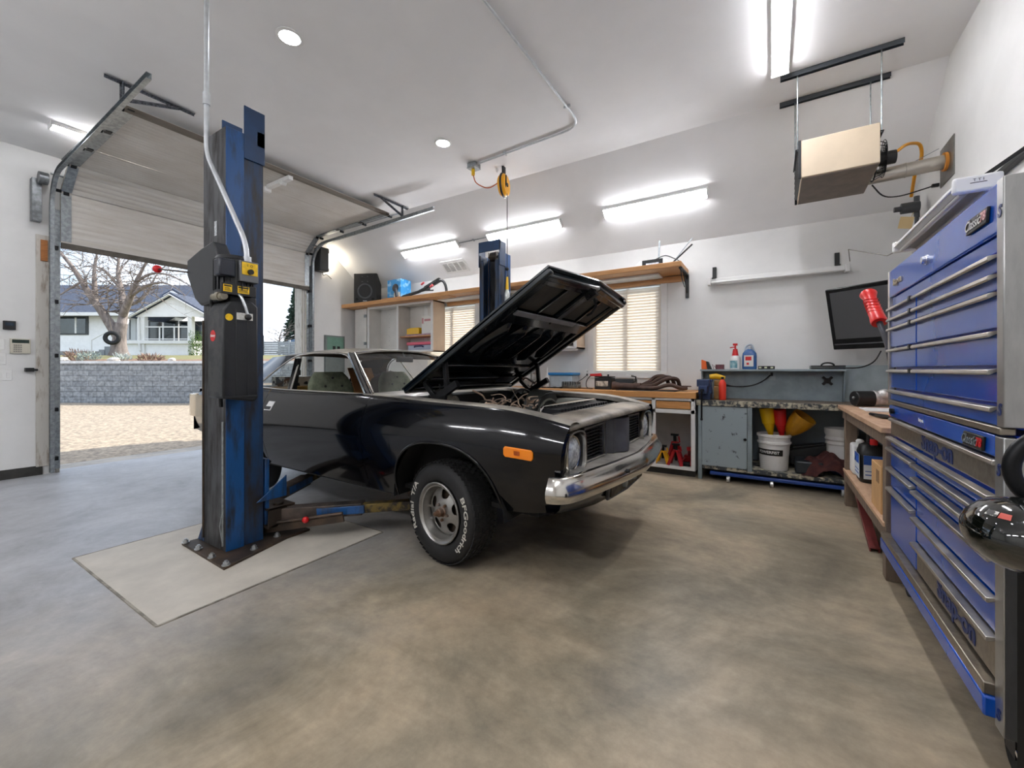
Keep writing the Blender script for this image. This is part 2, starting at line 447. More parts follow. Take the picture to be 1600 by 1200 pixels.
# overhead door: five hinged sections riding in the tracks
DOORW = M('door_section_white', '#d2cfc9', .5, col2='#c0bab0', vs=2.5, lo=.35, hi=.7, stretch=(1, .6, 6))
DOORE = M('door_edge', '#6e665c', .7)
dr = thing('overhead_door', 'white sectional garage door rolled up under the ceiling above the opening', 'garage door', (XL+.06, 3.0, 2.74))
dp = [(-7.345, 2.80), (-7.345, 3.42), (-7.02, 3.675), (-6.42, 3.70), (-5.82, 3.715), (-5.20, 3.73)]
Y0, Y1 = DY0-.0, DY1+.12
for i in range(5):
    p, q = V((dp[i][0], 0, dp[i][1])), V((dp[i+1][0], 0, dp[i+1][1])); d = (q-p).normalized(); L_ = (q-p).length
    nrm = V((-d.z, 0, d.x)) * -1    # towards the room / down
    if nrm.x < 0 and i == 0: nrm = -nrm
    m = MB(); nr = 9 if i != 1 else 6
    rows = []
    for k in range(nr*3+1):
        t = .004+(L_-.008)*k/(nr*3); h = -.008 if k % 3 == 0 and 0 < k < nr*3 else 0
        a = p+d*t+nrm*h
        rows.append([V((a.x, Y0, a.z)), V((a.x, Y1, a.z))])
    m.slab(rows, -nrm*.04)
    o = m.build('door_section', DOORW, dr, smooth=30)
    e = MB()
    for yy in (Y0+.0, Y1-.09):
        a = p+d*.02+nrm*.004; bq = q-d*.02+nrm*.004
        e.slab([[V((a.x, yy, a.z)), V((a.x, yy+.09, a.z))], [V((bq.x, yy, bq.z)), V((bq.x, yy+.09, bq.z))]], nrm*.004)
    e.build('end_stile', GALV, o)
    hb = MB()
    for yy in (Y0+.02, Y1-.07):
        for sgn in (-1, 1):
            hb.obox(q-d*(.0)+V((0, yy+.025, 0))+nrm*.012, (.07, .05, .006), frame(nrm, d))
    for yy in (Y0-.03, Y1+.03):
        c0 = q+V((0, yy, 0))+nrm*.02
        hb.cyl(c0-V((0, .03, 0)), c0+V((0, .03, 0)), .02, n=10)
    if i < 5: hb.build('hinge', DKMETAL, o)
MB().box(-7.37, -7.33, Y0, Y1, 2.735, 2.80).build('bottom_seal', M('door_seal', '#5a554e', .8, var=.2, vs=8), dr, bevel=.006)
bk = MB(); bk.obox((-5.42, 3.0, 3.68), (.52, .06, .05)); bk.obox((-5.72, 3.0, 3.655), (.06, .09, .06))
bk.cyl((-5.33, 2.965, 3.65), (-5.33, 3.03, 3.65), .03, n=10)
bk.build('opener_bracket', WHITE, dr, bevel=.003)
rt = MB(); rt.box(-5.235, -5.185, Y0, Y1, 3.71, 3.755); rt.build('top_edge_strip', DOORE, dr)

def track(name, y, sgn, label, xend):
    t = thing(name, label, 'door track', (XL+.08, y, 0))
    x0 = -7.315
    path = [(x0, y, .02), (x0, y, 3.2)]
    for k in range(1, 11):
        a = (pi/2-.06)*k/10; path.append((x0+.38*(1-cos(a)), y, 3.2+.38*sin(a)))
    path.append((xend, y, 3.66))
    pts = [V(p) for p in path]
    m = MB()
    # C-shaped channel opening towards the door
    poly = [(-.026, .018), (-.026, -.018), (.026, -.018), (.026, .018)]
    rows = []
    for i, p in enumerate(pts):
        tt = (pts[min(i+1, len(pts)-1)]-pts[max(i-1, 0)]).normalized(); n_ = V((tt.z, 0, -tt.x))
        row = [p + n_*a + V((0, b_*sgn, 0)) for a, b_ in poly]
        row += [p + n_*a + V((0, b_*sgn, 0)) for a, b_ in [(.022, .018), (.022, -.014), (-.022, -.014), (-.022, .018)]]
        rows.append(row)
    m.grid(rows, closeu=True)
    m.add(rows[0], [(0, 1, 6, 7), (1, 2, 5, 6), (2, 3, 4, 5)]); m.add(rows[-1], [(7, 6, 1, 0), (6, 5, 2, 1), (5, 4, 3, 2)])
    m.build('channel', GALV, t, smooth=35)
    a = MB()
    a.box(XL+.03, XL+.035, y-sgn*.05-.03, y-sgn*.05+.03, .05, 3.2); a.box(XL+.03, XL+.1, y-sgn*.024-.002, y-sgn*.024+.002, .05, 3.2)
    a.build('angle_strip', GALV, t)
    for z in (.16, .75, 1.4, 2.05, 2.7):
        q = MB(); q.box(XL+.03, XL+.1, y-sgn*.03-.025, y-sgn*.03+.025, z, z+.045); q.cyl((XL+.1, y-sgn*.03, z+.022), (XL+.112, y-sgn*.03, z+.022), .009, n=6)
        q.build('bracket', DKMETAL, t)
    h = MB(); L3 = M if False else None
    xh = -4.95
    for (p, q) in (((xh, y-sgn*.55, ZC-.015), (xh, y+sgn*.12, ZC-.015)), ((xh, y, ZC), (xh, y, 3.66)), ((xh, y-sgn*.42, ZC-.02), (xh, y-sgn*.01, 3.68))):
        h.bar(p, q, .034, .004, (1, 0, 0)); h.bar(V(p)+V((.015, 0, 0)), V(q)+V((.015, 0, 0)), .004, .03, (1, 0, 0))
    h.build('perforated_hanger', M('perforated_angle_'+name, '#70747a', .5, .7, var=.5, vs=60) , t)
    r2 = MB(); r2.bar((-7.0, y-sgn*.03, 3.69), (-4.95, y-sgn*.03, 3.715), .03, .004); r2.build('track_stiffener', GALV, t)
    return t
track('door_track', DY0-.08, -1, 'galvanised garage door track curving up beside the worn white trim board', -4.33)
track('door_track', DY1+.17, 1, 'galvanised garage door track running past the wall above the black loudspeaker', -4.28)
# jackshaft opener with its glowing lamp
op = thing('door_opener', 'black wall mounted garage door opener with a glowing lamp beside the door track', 'opener', (XL+.12, 4.86, 3.1))
MB().box(XL, XL+.2, 4.76, 4.95, 3.13, 3.58).build('motor_housing', M('opener_grey', '#2c2e30', .4, var=.1), op, bevel=.02)
MB().box(XL+.02, XL+.16, 4.95, 5.03, 3.22, 3.5).build('lamp', EM('opener_lamp_glow', '#fff0d8', 14), op, bevel=.02)
MB().tube(arc_smooth([(XL+.1, 4.87, 3.13), (XL+.08, 4.9, 3.06), (XL+.03, 5.0, 3.12), (XL+.02, 5.12, 3.05)], .05), .006, 6).build('cable', BLACK, op)
tb = MB(); tb.cyl((XL+.15, DY0-.1, 3.58), (XL+.15, 4.76, 3.58), .0127, n=10)
tag(tb.build('torsion_shaft', GALV), 'long galvanised torsion shaft running across above the garage door opening', 'shaft')
cb = MB()
cb.box(XL+.0, XL+.1, 1.17, 1.25, 3.0, 3.5); cb.cyl((XL+.15, 1.21, 3.5), (XL+.15, 1.29, 3.5), .07, n=18)
tag(cb.build('spring_drum_bracket', M('bracket_grey', '#7c8082', .45, .7, var=.3, vs=14), bevel=.004), 'grey cable drum bracket on the wall at the top of the worn trim board', 'bracket')
for k, (yy, z) in enumerate(((1.175, 1.25),)):
    pe = MB(); pe.box(XL+.0, XL+.07, yy-.05, yy+.02, z-.02, z+.025); pe.cyl((XL+.06, yy+.02, z), (XL+.06, yy+.05, z), .012, n=10)
    tag(pe.build('photo_eye', BLACK, bevel=.004), 'small black sensor clipped to the edge of the door trim board', 'sensor')

# wall controls beside the door
def plate(name, py0, py1, z0, z1, d, mat, label, cat, bev=.004):
    o = MB().box(XL, XL+d, py0, py1, z0, z1).build(name, mat, bevel=bev); return tag(o, label, cat)
th = plate('thermostat', .965, 1.06, 1.71, 1.81, .03, BLACK, 'square black thermostat on the wall above the alarm keypad', 'thermostat')
BASE[th.name] = Matrix.Translation(th.location)
MB().box(XL+.03, XL+.033, .98, 1.045, 1.755, 1.79).build('display', M('lcd_dark', '#2b3a48', .2, var=.2), th)
kp = plate('alarm_keypad', 1.017, 1.172, 1.44, 1.61, .035, M('keypad_beige', '#c9c4b4', .5), 'beige alarm keypad with a dark display beside the garage door', 'keypad')
MB().box(XL+.035, XL+.038, 1.03, 1.16, 1.56, 1.60).build('display', M('lcd_green', '#24332c', .25), kp)
kk = MB()
for i in range(4):
    for jx in range(4): kk.box(XL+.035, XL+.041, .04+1.0+.017*jx, 1.052+.017*jx, 1.455+.024*i, 1.47+.024*i)
kk.build('keys', M('key_grey', '#8f8c84', .5), kp)
for k, (a, bq, z0, z1, n) in enumerate(((.90, .98, 1.48, 1.6, 1), (.86, .99, 1.31, 1.44, 2), (.86, 1.035, 1.13, 1.25, 3))):
    o = plate('switch_plate', a, bq, z0, z1, .008, WPLAST, ('white wall plate with one switch directly left of the alarm keypad', 'white double switch plate between the two other switch plates', 'white triple switch plate lowest of the three by the door')[k], 'switch')
    for i in range(n):
        cyy = a+(bq-a)*(i+.5)/n
        MB().box(XL+.008, XL+.014, cyy-.014, cyy+.014, (z0+z1)/2-.03, (z0+z1)/2+.03).build('rocker', WHITE, o, bevel=.002)

# breaker panel beyond the door
bp_ = thing('breaker_panel', 'grey metal breaker panel with a dark green cover on the door wall', 'electrical panel', (XL, 5.13, 1.12))
MB().box(XL, XL+.05, 4.97, 5.40, 1.2, 1.93).build('cover', M('panel_grey', '#7e8583', .5, .3, var=.06), bp_, bevel=.004)
MB().box(XL+.05, XL+.056, 5.0, 5.37, 1.5, 1.9).build('breaker_door', M('panel_green', '#6f9282', .45, .3, var=.06), bp_, bevel=.004)
bq = MB()
for i in range(2): bq.box(XL+.056, XL+.06, 5.12+.1*i, 5.18+.1*i, 1.62, 1.72)
bq.build('latch', BLACK, bp_)
# ---------------------------------------------------------------- outside, seen through the door. The street runs at an angle to the garage:
# local frame (lat along the street, dep away from the garage, z up)
SY, CY = sin(YAW), cos(YAW)
MO = Matrix(((CY, -SY, 0, 0), (SY, CY, 0, 0), (0, 0, 1, 0), (0, 0, 0, 1)))
def OUT(l, d, z): return MO @ V((l, d, z))
GRAVEL = M('gravel', '#b7a893', .95, col2='#7d7367', vs=15, lo=.35, hi=.62, bump=.9, bs=30, detail=9)
g = MB()
ly = [(YN-12), 20.6]
rows = [[V((x, y, -.02 - (.02 if x < XL-.3 else 0) + random.uniform(-.015, .015))) for y in [-14+1.5*i for i in range(36)]] for x in [XL-.19-1.1*i for i in range(34)]]
g.grid(rows); struct(g.build('ground_gravel', GRAVEL, loc=(-15, 5, 0)))
struct(MB().box(XL-.6, XL-.19, DY0-.4, DY1+.4, -.1, -.005).build('ground_apron', M('apron_concrete', '#a8a29a', .8, var=.15, vs=4)))

def block_mat():
    m = M('retaining_block', '#7d8288', .9); nt = m.node_tree; N = nt.nodes; L = nt.links; b = N['Principled BSDF']
    tc = N.new('ShaderNodeTexCoord'); mp = N.new('ShaderNodeMapping'); mp.inputs['Rotation'].default_value = (pi/2, 0, 0)
    L.new(tc.outputs['Object'], mp.inputs[0])
    br = N.new('ShaderNodeTexBrick'); br.inputs['Scale'].default_value = 1; br.inputs['Brick Width'].default_value = .62; br.inputs['Row Height'].default_value = .205; br.inputs['Mortar Size'].default_value = .012
    br.inputs['Color1'].default_value = (*lin('#a3a6a8'), 1); br.inputs['Color2'].default_value = (*lin('#92969a'), 1); br.inputs['Mortar'].default_value = (*lin('#74787c'), 1)
    L.new(mp.outputs[0], br.inputs['Vector'])
    n = N.new('ShaderNodeTexNoise'); n.inputs['Scale'].default_value = 9; n.inputs['Detail'].default_value = 8; L.new(tc.outputs['Object'], n.inputs['Vector'])
    r = N.new('ShaderNodeValToRGB'); r.color_ramp.elements[0].position = .35; r.color_ramp.elements[0].color = (.5, .5, .5, 1); r.color_ramp.elements[1].position = .65
    L.new(n.outputs[0], r.inputs[0]); x = N.new('ShaderNodeMixRGB'); x.blend_type = 'MULTIPLY'; x.inputs[0].default_value = .8
    L.new(br.outputs[0], x.inputs[1]); L.new(r.outputs[0], x.inputs[2]); L.new(x.outputs[0], b.inputs['Base Color'])
    bp = N.new('ShaderNodeBump'); bp.inputs['Distance'].default_value = .05; L.new(n.outputs[0], bp.inputs['Height']); L.new(bp.outputs[0], b.inputs['Normal'])
    return m
rw = MB().box(-22, 2, -.3, .3, -.1, 1.5)
o = rw.build('retaining_wall', block_mat(), loc=(0, 0, 0)); o.matrix_world = MO @ Matrix.Translation((0, 16.5, 0))
struct(o)
cp = MB(); x = -22.
while x < 2: cp.box(x+.004, x+.6, -.37, .32, 1.5, 1.6); x += .604
o = cp.build('retaining_wall_cap', M('cap_block', '#cfcfcf', .85, var=.12, vs=5), loc=(0, 0, 0)); o.matrix_world = MO @ Matrix.Translation((0, 16.5, 0)); struct(o)
LAWN = M('lawn_grass', '#6c7047', .95, col2='#857d58', vs=7, lo=.35, hi=.65, bump=.8, bs=60, detail=8)
def lawn_z(d): return interp([16.7, 18.6, 22, 27, 60], [1.52, 1.72, 1.98, 2.2, 2.5], d)
lw = MB(); lw.grid([[OUT(l, d, lawn_z(d)) for d in (16.7, 18, 19, 20, 22, 24, 27, 32, 40, 60, 110)] for l in range(-120, 61, 4)])
struct(lw.build('ground_lawn', LAWN, loc=OUT(-20, 30, 0)))
mb = MB(); mb.grid([[OUT(l, d, lawn_z(d)+.03+random.uniform(-.02, .03)) for d in (16.75, 17.2, 17.7, 18.3)] for l in [-24+.5*i for i in range(50)]])
struct(mb.build('ground_mulch', M('bark_mulch', '#6b5040', .95, col2='#8d7460', vs=14, lo=.35, hi=.65, bump=1, bs=30), loc=OUT(-17, 17, 1.5)))

# bungalow across the way
SIDING = M('white_siding', '#f4f4f4', .7, var=.03, vs=3)
SHING = M('dark_shingles', '#3a4252', .85, col2='#4d5566', vs=9, lo=.4, hi=.6, bump=.4, bs=30)
PANE = M('dark_window_pane', '#27323a', .06, var=.5, vs=.7, spec=.9)
FRAMED = M('dark_window_frame', '#3b3f40', .5)
hs = thing('house', 'white bungalow with a dark shingle roof and a gabled porch beyond the lawn', 'house', OUT(-26, 28, 2.1))
def ob(x0, x1, d0, d1, z0, z1): return MB().box(x0, x1, d0, d1, z0, z1).xf(MO)
ob(-40, -22.6, 28, 34, 2.0, 5.05).build('wall', SIDING, hs, smooth=0)
ob(-40, -22.7, 27.97, 28, 2.0, 2.5).build('foundation', M('foundation_grey', '#8a8a88', .8, var=.1), hs)
rf = MB()
rf.prism([(27.2, 5.0), (31, 7.55), (34.8, 5.0), (34.8, 4.85), (27.2, 4.85)], (-41, 0, 0), (0, 1, 0), (0, 0, 1), 18.3).xf(MO).build('roof', SHING, hs, smooth=0)
ob(-41, -22.6, 27.1, 27.25, 4.78, 5.0).build('gutter', WHITE, hs, smooth=0)
# small dormer gable
dg = MB(); dg.prism([(-25.6, 6.1), (-24.0, 7.0), (-22.4, 6.1)], (0, 29.5, 0), (1, 0, 0), (0, 0, 1), -4); dg.xf(MO).build('dormer', SHING, hs, smooth=0)
dg = MB(); dg.prism([(-25.3, 6.1), (-24.0, 6.85), (-22.7, 6.1)], (0, 29.42, 0), (1, 0, 0), (0, 0, 1), -.06); dg.xf(MO).build('dormer_face', SIDING, hs, smooth=0)
# porch
pg = MB(); pg.prism([(-23.0, 4.5), (-20.75, 5.75), (-18.5, 4.5)], (0, 25.5, 0), (1, 0, 0), (0, 0, 1), -.12); pg.xf(MO).build('gable_face', SIDING, hs, smooth=0)
pr_ = MB(); pr_.prism([(-23.25, 4.42), (-20.75, 5.81), (-18.25, 4.42), (-18.25, 4.55), (-20.75, 5.97), (-23.25, 4.55)], (0, 25.3, 0), (1, 0, 0), (0, 0, 1), -3.5); pr_.xf(MO).build('porch_roof', SHING, hs, smooth=0)
bb = MB(); bb.bar((-23.3, 25.28, 4.4), (-20.75, 25.28, 5.82), .05, .16, (0, 1, 0)); bb.bar((-18.2, 25.28, 4.4), (-20.75, 25.28, 5.82), .05, .16, (0, 1, 0)); bb.xf(MO).build('barge_board', WHITE, hs)
for l in (-22.6, -19.7): ob(l-.13, l+.13, 25.5, 25.76, 2.2, 4.5).build('post', WHITE, hs)
for l in (-24.6,): ob(l-.1, l+.1, 26.5, 26.7, 2.9, 4.9).build('post', WHITE, hs)
ob(-24.4, -19.4, 25.4, 28, 2.85, 3.05).build('deck', WHITE, hs)
ob(-24.3, -19.5, 25.6, 27.9, 2.1, 2.85).build('deck_skirt', SIDING, hs)
st = MB()
for i in range(4): st.box(-25.9+.35*i, -25.5+.35*i, 25.8, 27.2, 2.1, 2.3+.2*i)
st.xf(MO).build('steps', M('step_grey', '#7f8488', .8), hs)
rl = MB()
rl.box(-22.5, -19.8, 25.55, 25.6, 3.85, 3.92); rl.box(-22.5, -19.8, 25.55, 25.6, 3.12, 3.17)
for l in (-21.6, -20.7): rl.box(l-.03, l+.03, 25.55, 25.6, 3.05, 3.9)
rl.bar((-26, 25.8, 3.1), (-24.5, 25.8, 3.9), .05, .05); rl.bar((-26, 25.8, 2.2), (-26, 25.8, 3.1), .05, .05)
rl.xf(MO).build('porch_railing', WHITE, hs)
def win(x0, x1, z0, z1, mull, d=28):
    f = MB(); t = .1
    f.box(x0, x1, d-.06, d+.02, z0, z1); w_ = f.xf(MO).build('window', FRAMED, hs)
    xs = [x0+t]+mull+[x1-t]
    p = MB()
    for a, c in zip(xs[:-1], xs[1:]): p.box(a+.04, c-.04, d-.08, d-.05, z0+t, z1-t)
    p.xf(MO).build('pane', PANE, w_)
    if mull:
        q = MB()
        for a in mull: q.box(a-.06, a+.06, d-.085, d-.06, z0+t, z1-t)
        q.xf(MO).build('mullion', WHITE, w_)
win(-31.5, -28.4, 3.6, 4.85, [-29.2]); win(-24.35, -22.4, 3.15, 4.55, [-23.35]); win(-24.0+.0, -22.5, 3.2, 4.5, [])
win(-22.2, -20.25, 3.1, 4.5, [-21.2], 27.9)
ob(-26.35, -25.2, 27.94, 28.02, 2.95, 4.75).build('front_door', M('door_grey', '#c3c7c6', .5), hs)
ob(-26.05, -25.55, 27.9, 27.95, 3.3, 4.6).build('door_glass', PANE, hs)
ds = MB().tube(arc_smooth([OUT(-23.6, 27.2, 4.8), OUT(-23.2, 26.6, 4.75), OUT(-22.8, 25.45, 4.45), OUT(-22.7, 25.45, 2.4)], .2), .06, 6); ds.build('downspout', WHITE, hs)
# house behind
h2 = thing('house', 'far neighbouring house with a grey roof partly behind the porch gable', 'house', OUT(-38, 46, 2.3))
ob(-45, -32.2, 44, 49, 2.2, 6.2).build('wall', M('cream_siding', '#d9d4c8', .7), h2, smooth=0)
q = MB(); q.prism([(43.2, 6.1), (46.5, 8.6), (49.8, 6.1)], (-46, 0, 0), (0, 1, 0), (0, 0, 1), 14.4); q.xf(MO).build('roof', M('grey_shingles', '#666c78', .85, var=.15), h2, smooth=0)
ob(-34.6, -33.2, 43.93, 44, 4.2, 5.5).build('window', PANE, h2)

# bare tree with a tire swing
BARK = M('bark', '#8f8580', .9, col2='#625a56', vs=7, lo=.35, hi=.65, bump=.9, bs=22, stretch=(1, 1, .35))
tr = thing('tree', 'large bare deciduous tree with a forked trunk on the lawn before the white house', 'tree', OUT(-19.8, 21, 1.9))
def TP(px, py, d=21.): return OUT((px-800)/F_PX*d, d, CAMZ+(578-py)/F_PX*d)
trunk = MB(); trunk.tube([TP(186, 556), TP(186, 549), TP(186, 538), TP(187, 527), TP(188, 515), TP(190, 505)], [.46, .36, .30, .27, .26, .25], 12)
trunk.build('trunk', BARK, tr, smooth=60)
br = MB(); tips = []
limbs = [[(184, 525, 21), (170, 503, 21), (157, 483, 20.8), (143, 465, 20.6), (128, 440, 20.4), (110, 412, 20.2), (88, 388, 20), (70, 372, 20)],
         [(190, 508, 21), (195, 485, 21.2), (190, 455, 21.5), (184, 430, 21.7), (185, 408, 21.8), (190, 380, 22)],
         [(192, 492, 21), (203, 466, 20.7), (213, 440, 20.4), (224, 418, 20.2), (236, 395, 20)],
         [(149, 472, 20.7), (148, 445, 20.9), (147, 420, 21), (152, 395, 21.2), (153, 375, 21.2)],
         [(204, 463, 20.7), (225, 447, 20.2), (250, 440, 19.8), (272, 447, 19.4), (290, 462, 19.2)],
         [(190, 452, 21.5), (172, 432, 21.8), (160, 418, 22), (135, 415, 22.2), (110, 425, 22.4)],
         [(195, 478, 21.2), (216, 472, 21.4), (233, 455, 21.6), (243, 430, 21.8), (262, 412, 22)],
         [(128, 440, 20.4), (110, 450, 20.2), (92, 462, 20), (75, 468, 19.8)],
         [(213, 440, 20.4), (238, 425, 20.1), (268, 430, 19.8), (300, 448, 19.6), (318, 460, 19.5)],
         [(185, 408, 21.8), (170, 398, 22), (150, 392, 22.2)]]
r0s = [.23, .2, .18, .13, .09, .08, .1, .06, .07, .06]
random.seed(11)
for li, (pts, r0) in enumerate(zip(limbs, r0s)):
    P = arc_smooth([TP(*p) for p in pts], .6, 3); n = len(P)
    br.tube(P, [max(.018, r0*(1-.85*i/(n-1))) for i in range(n)], 7)
    for i in range(n//5, n):
        for k in range(1 if (i+li) % 2 else 2):
            d = V((random.uniform(-1, 1), random.uniform(-1, 1), random.uniform(-.25, .9))).normalized()
            tips.append((P[i], d, random.uniform(.8, 1.9), max(.011, r0*.24*(1-.8*i/n))))
tw = MB()
def twig(p, d, L, r, lev):
    pts = [p]; q = p; dd = d
    for i in range(3):
        dd = (dd+V((random.uniform(-.35, .35), random.uniform(-.35, .35), random.uniform(-.3, .3)))).normalized(); q = q+dd*L/3; pts.append(q)
    tw.tube(pts, [r, r*.8, r*.6, r*.35], 4, caps=False)
    if lev:
        for k in range(3):
            i = random.choice((1, 2, 3)); d2 = (dd+V((random.uniform(-1, 1), random.uniform(-1, 1), random.uniform(-.7, .8)))).normalized()
            twig(pts[i], d2, L*.6, r*.55, lev-1)
for t_ in tips: twig(*t_, 2 if random.random() < .3 else 1)
br.build('limbs', BARK, tr, smooth=60)
o = tw.build('twigs', BARK, tr, smooth=0); o['kind'] = 'stuff'
sw = thing('tire_swing', 'black tire swing hanging beside the trunk of the bare tree', 'swing', TP(175, 540, 20.4))
c0 = TP(175, 528, 20.4); pts = []
tm = MB(); R = frame(OUT(.45, -.9, 0)-OUT(0, 0, 0))
tm.tube([c0+R @ V((.25*cos(a), .25*sin(a), 0)) for a in [2*pi*i/24 for i in range(24)]], .095, 10, closed=True); tm.build('tire', RUBBER, sw, smooth=60)
MB().tube([c0+V((0, 0, .3)), TP(171, 500, 20.4), TP(166, 440, 20.6)], .014, 5).build('rope', M('rope', '#6b6257', .9), sw)

def shrub(px, py, d, r, h, col, label, n=260):
    random.seed(int(px)); b_ = TP(px, py, d); m = MB()
    for i in range(n):
        a = random.uniform(0, 2*pi); t = random.random(); q = b_+V((cos(a)*r*random.random()**.5, sin(a)*r*random.random()**.5, h*t*(.6+.4*random.random())))
        dd = (q-b_+V((0, 0, .15))).normalized(); u = dd.cross(V((random.uniform(-1, 1), random.uniform(-1, 1), .3))).normalized()
        s_ = r*.16 if n < 1000 else r*.11; m.add([q-u*s_*.4, q+u*s_*.4, q+dd*s_*2.2], [(0, 1, 2)])
    m.tube([b_-V((0, 0, .15)), b_+V((0, 0, h*.5))], .02, 5)
    return tag(m.build('shrub', M('shrub_%d' % px, col, .9, var=.35, vs=12), smooth=0, loc=b_), label, 'shrub')
shrub(123, 566, 18, .42, .55, '#8b7465', 'reddish brown bare shrub in the mulch bed above the retaining wall, under the house window')
shrub(140, 567, 17.8, .38, .45, '#9aa79f', 'round silvery green shrub next to the reddish brown one above the retaining wall')
shrub(191, 566, 17.8, .3, .4, '#a8b1ac', 'small silvery shrub in the mulch bed below the tree trunk')
shrub(237, 568, 17.8, .42, .4, '#8b7465', 'low brown shrub in the mulch bed below the porch railing')
shrub(307, 556, 25.0, .38, 1.5, '#4f6a2c', 'narrow green conifer beside the porch corner of the white house', 1100)
for k, (px, py, w_, lab) in enumerate(((177, 569, .28, 'pale rock in the mulch bed below the tree'), (98, 570, .35, 'pale rock at the end of the mulch bed by the door jamb'), (268, 569, .2, 'small pale rock in the mulch bed below the porch'))):
    p = TP(px, py, 17.3); m = MB(); m.ball(p+V((0, 0, .16)), w_, 10, (1, .7, .45))
    random.seed(k); m.v = [v+V((random.uniform(-.03, .03),)*3) for v in m.v]
    tag(m.build('rock', M('rock_%d' % k, '#bdb9b2', .9, var=.15, vs=8), smooth=0), lab, 'rock')

# fence, trampoline, spruce further along
fn = thing('fence', 'grey horizontal board fence across the lawn beyond the blue lift post', 'fence', OUT(-18.6, 33, 2.3))
FEN = M('fence_grey', '#9aa0a8', .7, var=.12, vs=6)
m = MB()
for i in range(7): m.box(-22, -10, 33, 33.04, 2.3+.172*i, 2.3+.172*i+.155)
m.xf(MO).build('board_panel', FEN, fn)
for l in (-21.9, -19.7, -17.6, -15.4, -13.2, -11): ob(l-.07, l+.07, 32.93, 33.07, 2.2, 3.62).build('post', M('fence_post', '#b4b8bd', .7) if False else FEN, fn)
tp = thing('trampoline', 'dark trampoline with curved net poles standing before the grey fence', 'trampoline', OUT(-18.9, 30, 2.2))
m = MB(); m.tube([OUT(-19.0+1.0*cos(a), 30+1.0*sin(a), 2.9) for a in [2*pi*i/28 for i in range(28)]], .05, 6, closed=True); m.build('rim', BLACK, tp)
m = MB(); m.cyl(OUT(-19, 30, 2.86), OUT(-19, 30, 2.9), .96, n=28); m.build('mat', M('trampoline_mat', '#22272d', .8), tp)
for i in range(6):
    a = 2*pi*i/6+.3; x_, y_ = -19+1.0*cos(a), 30+1.0*sin(a)
    MB().tube([OUT(x_, y_, 2.05), OUT(x_, y_, 2.9), OUT(x_, y_, 3.7), OUT(-19+.8*cos(a), 30+.8*sin(a), 4.2), OUT(-19+.4*cos(a), 30+.4*sin(a), 4.35)], .03, 6).build('pole', M('pole_dark', '#3a4048', .5) if i == 0 else bpy.data.materials['pole_dark'], tp)
sp = thing('spruce_tree', 'tall dark spruce tree rising behind the grey fence by the door jamb', 'tree', OUT(-20, 40, 2.3))
NEED = M('spruce_needles', '#3f5348', .9, var=.4, vs=9)
random.seed(5); m = MB(); c_ = OUT((461-800)/F_PX*40, 40, 0)
z = 3.0
while z < 9.5:
    R_ = 1.6*(1-(z-2.6)/7.2)+.1; n = 26
    for i in range(n):
        a = random.uniform(0, 2*pi); L_ = R_*random.uniform(.65, 1.1)
        p0 = V((c_.x, c_.y, z+random.uniform(-.15, .15))); d = V((cos(a), sin(a), -.18)); sd = V((-sin(a), cos(a), 0))*L_*.16
        m.add([p0, p0+d*L_*.55+sd, p0+d*L_, p0+d*L_*.55-sd, p0+d*L_*.6+V((0, 0, -.22))], [(0, 1, 2), (0, 2, 3), (0, 4, 2)])
    z += .27
o = m.build('foliage', NEED, sp, smooth=0)
MB().tube([V((c_.x, c_.y, 2.0)), V((c_.x, c_.y, 9.4))], [.16, .02], 8).build('trunk', BARK, sp)
bt = thing('bare_tree', 'small bare leafless tree behind the grey fence beside the spruce', 'tree', OUT(-20, 37, 2.3)); tw = MB(); random.seed(21)
q = OUT((436-800)/F_PX*37, 37, 2.2)
MB().tube([q, q+V((0, 0, 1.6)), q+V((.1, .2, 2.6))], [.09, .06, .03], 6).build('trunk', BARK, bt)
for i in range(26):
    a = random.uniform(0, 2*pi); twig(q+V((0, 0, random.uniform(.8, 2.4))), V((cos(a), sin(a), .7)).normalized(), random.uniform(.9, 1.6), .022, 1)
tw.build('twigs', BARK, bt, smooth=0)
cn = thing('canopy_roof', 'dark blue pavilion roof showing above the grey fence', 'pavilion', OUT(-18.2, 38, 3.4))
m = MB(); a, b_, c2, d_, e_ = OUT(-20.6, 36.5, 3.45), OUT(-17, 36.5, 3.45), OUT(-17, 40, 3.45), OUT(-20.6, 40, 3.45), OUT(-18.6, 38.2, 4.5)
m.add([a, b_, c2, d_, e_], [(0, 1, 4), (1, 2, 4), (2, 3, 4), (3, 0, 4), (3, 2, 1, 0)]); m.build('cover', M('canopy_blue', '#2c4660', .7), cn, smooth=0)
m = MB()
for l, d in ((-20.4, 36.7), (-17.2, 36.7), (-17.2, 39.8), (-20.4, 39.8)): m.cyl(OUT(l, d, 2.2), OUT(l, d, 3.5), .06, n=8)
m.build('legs', GALV, cn)
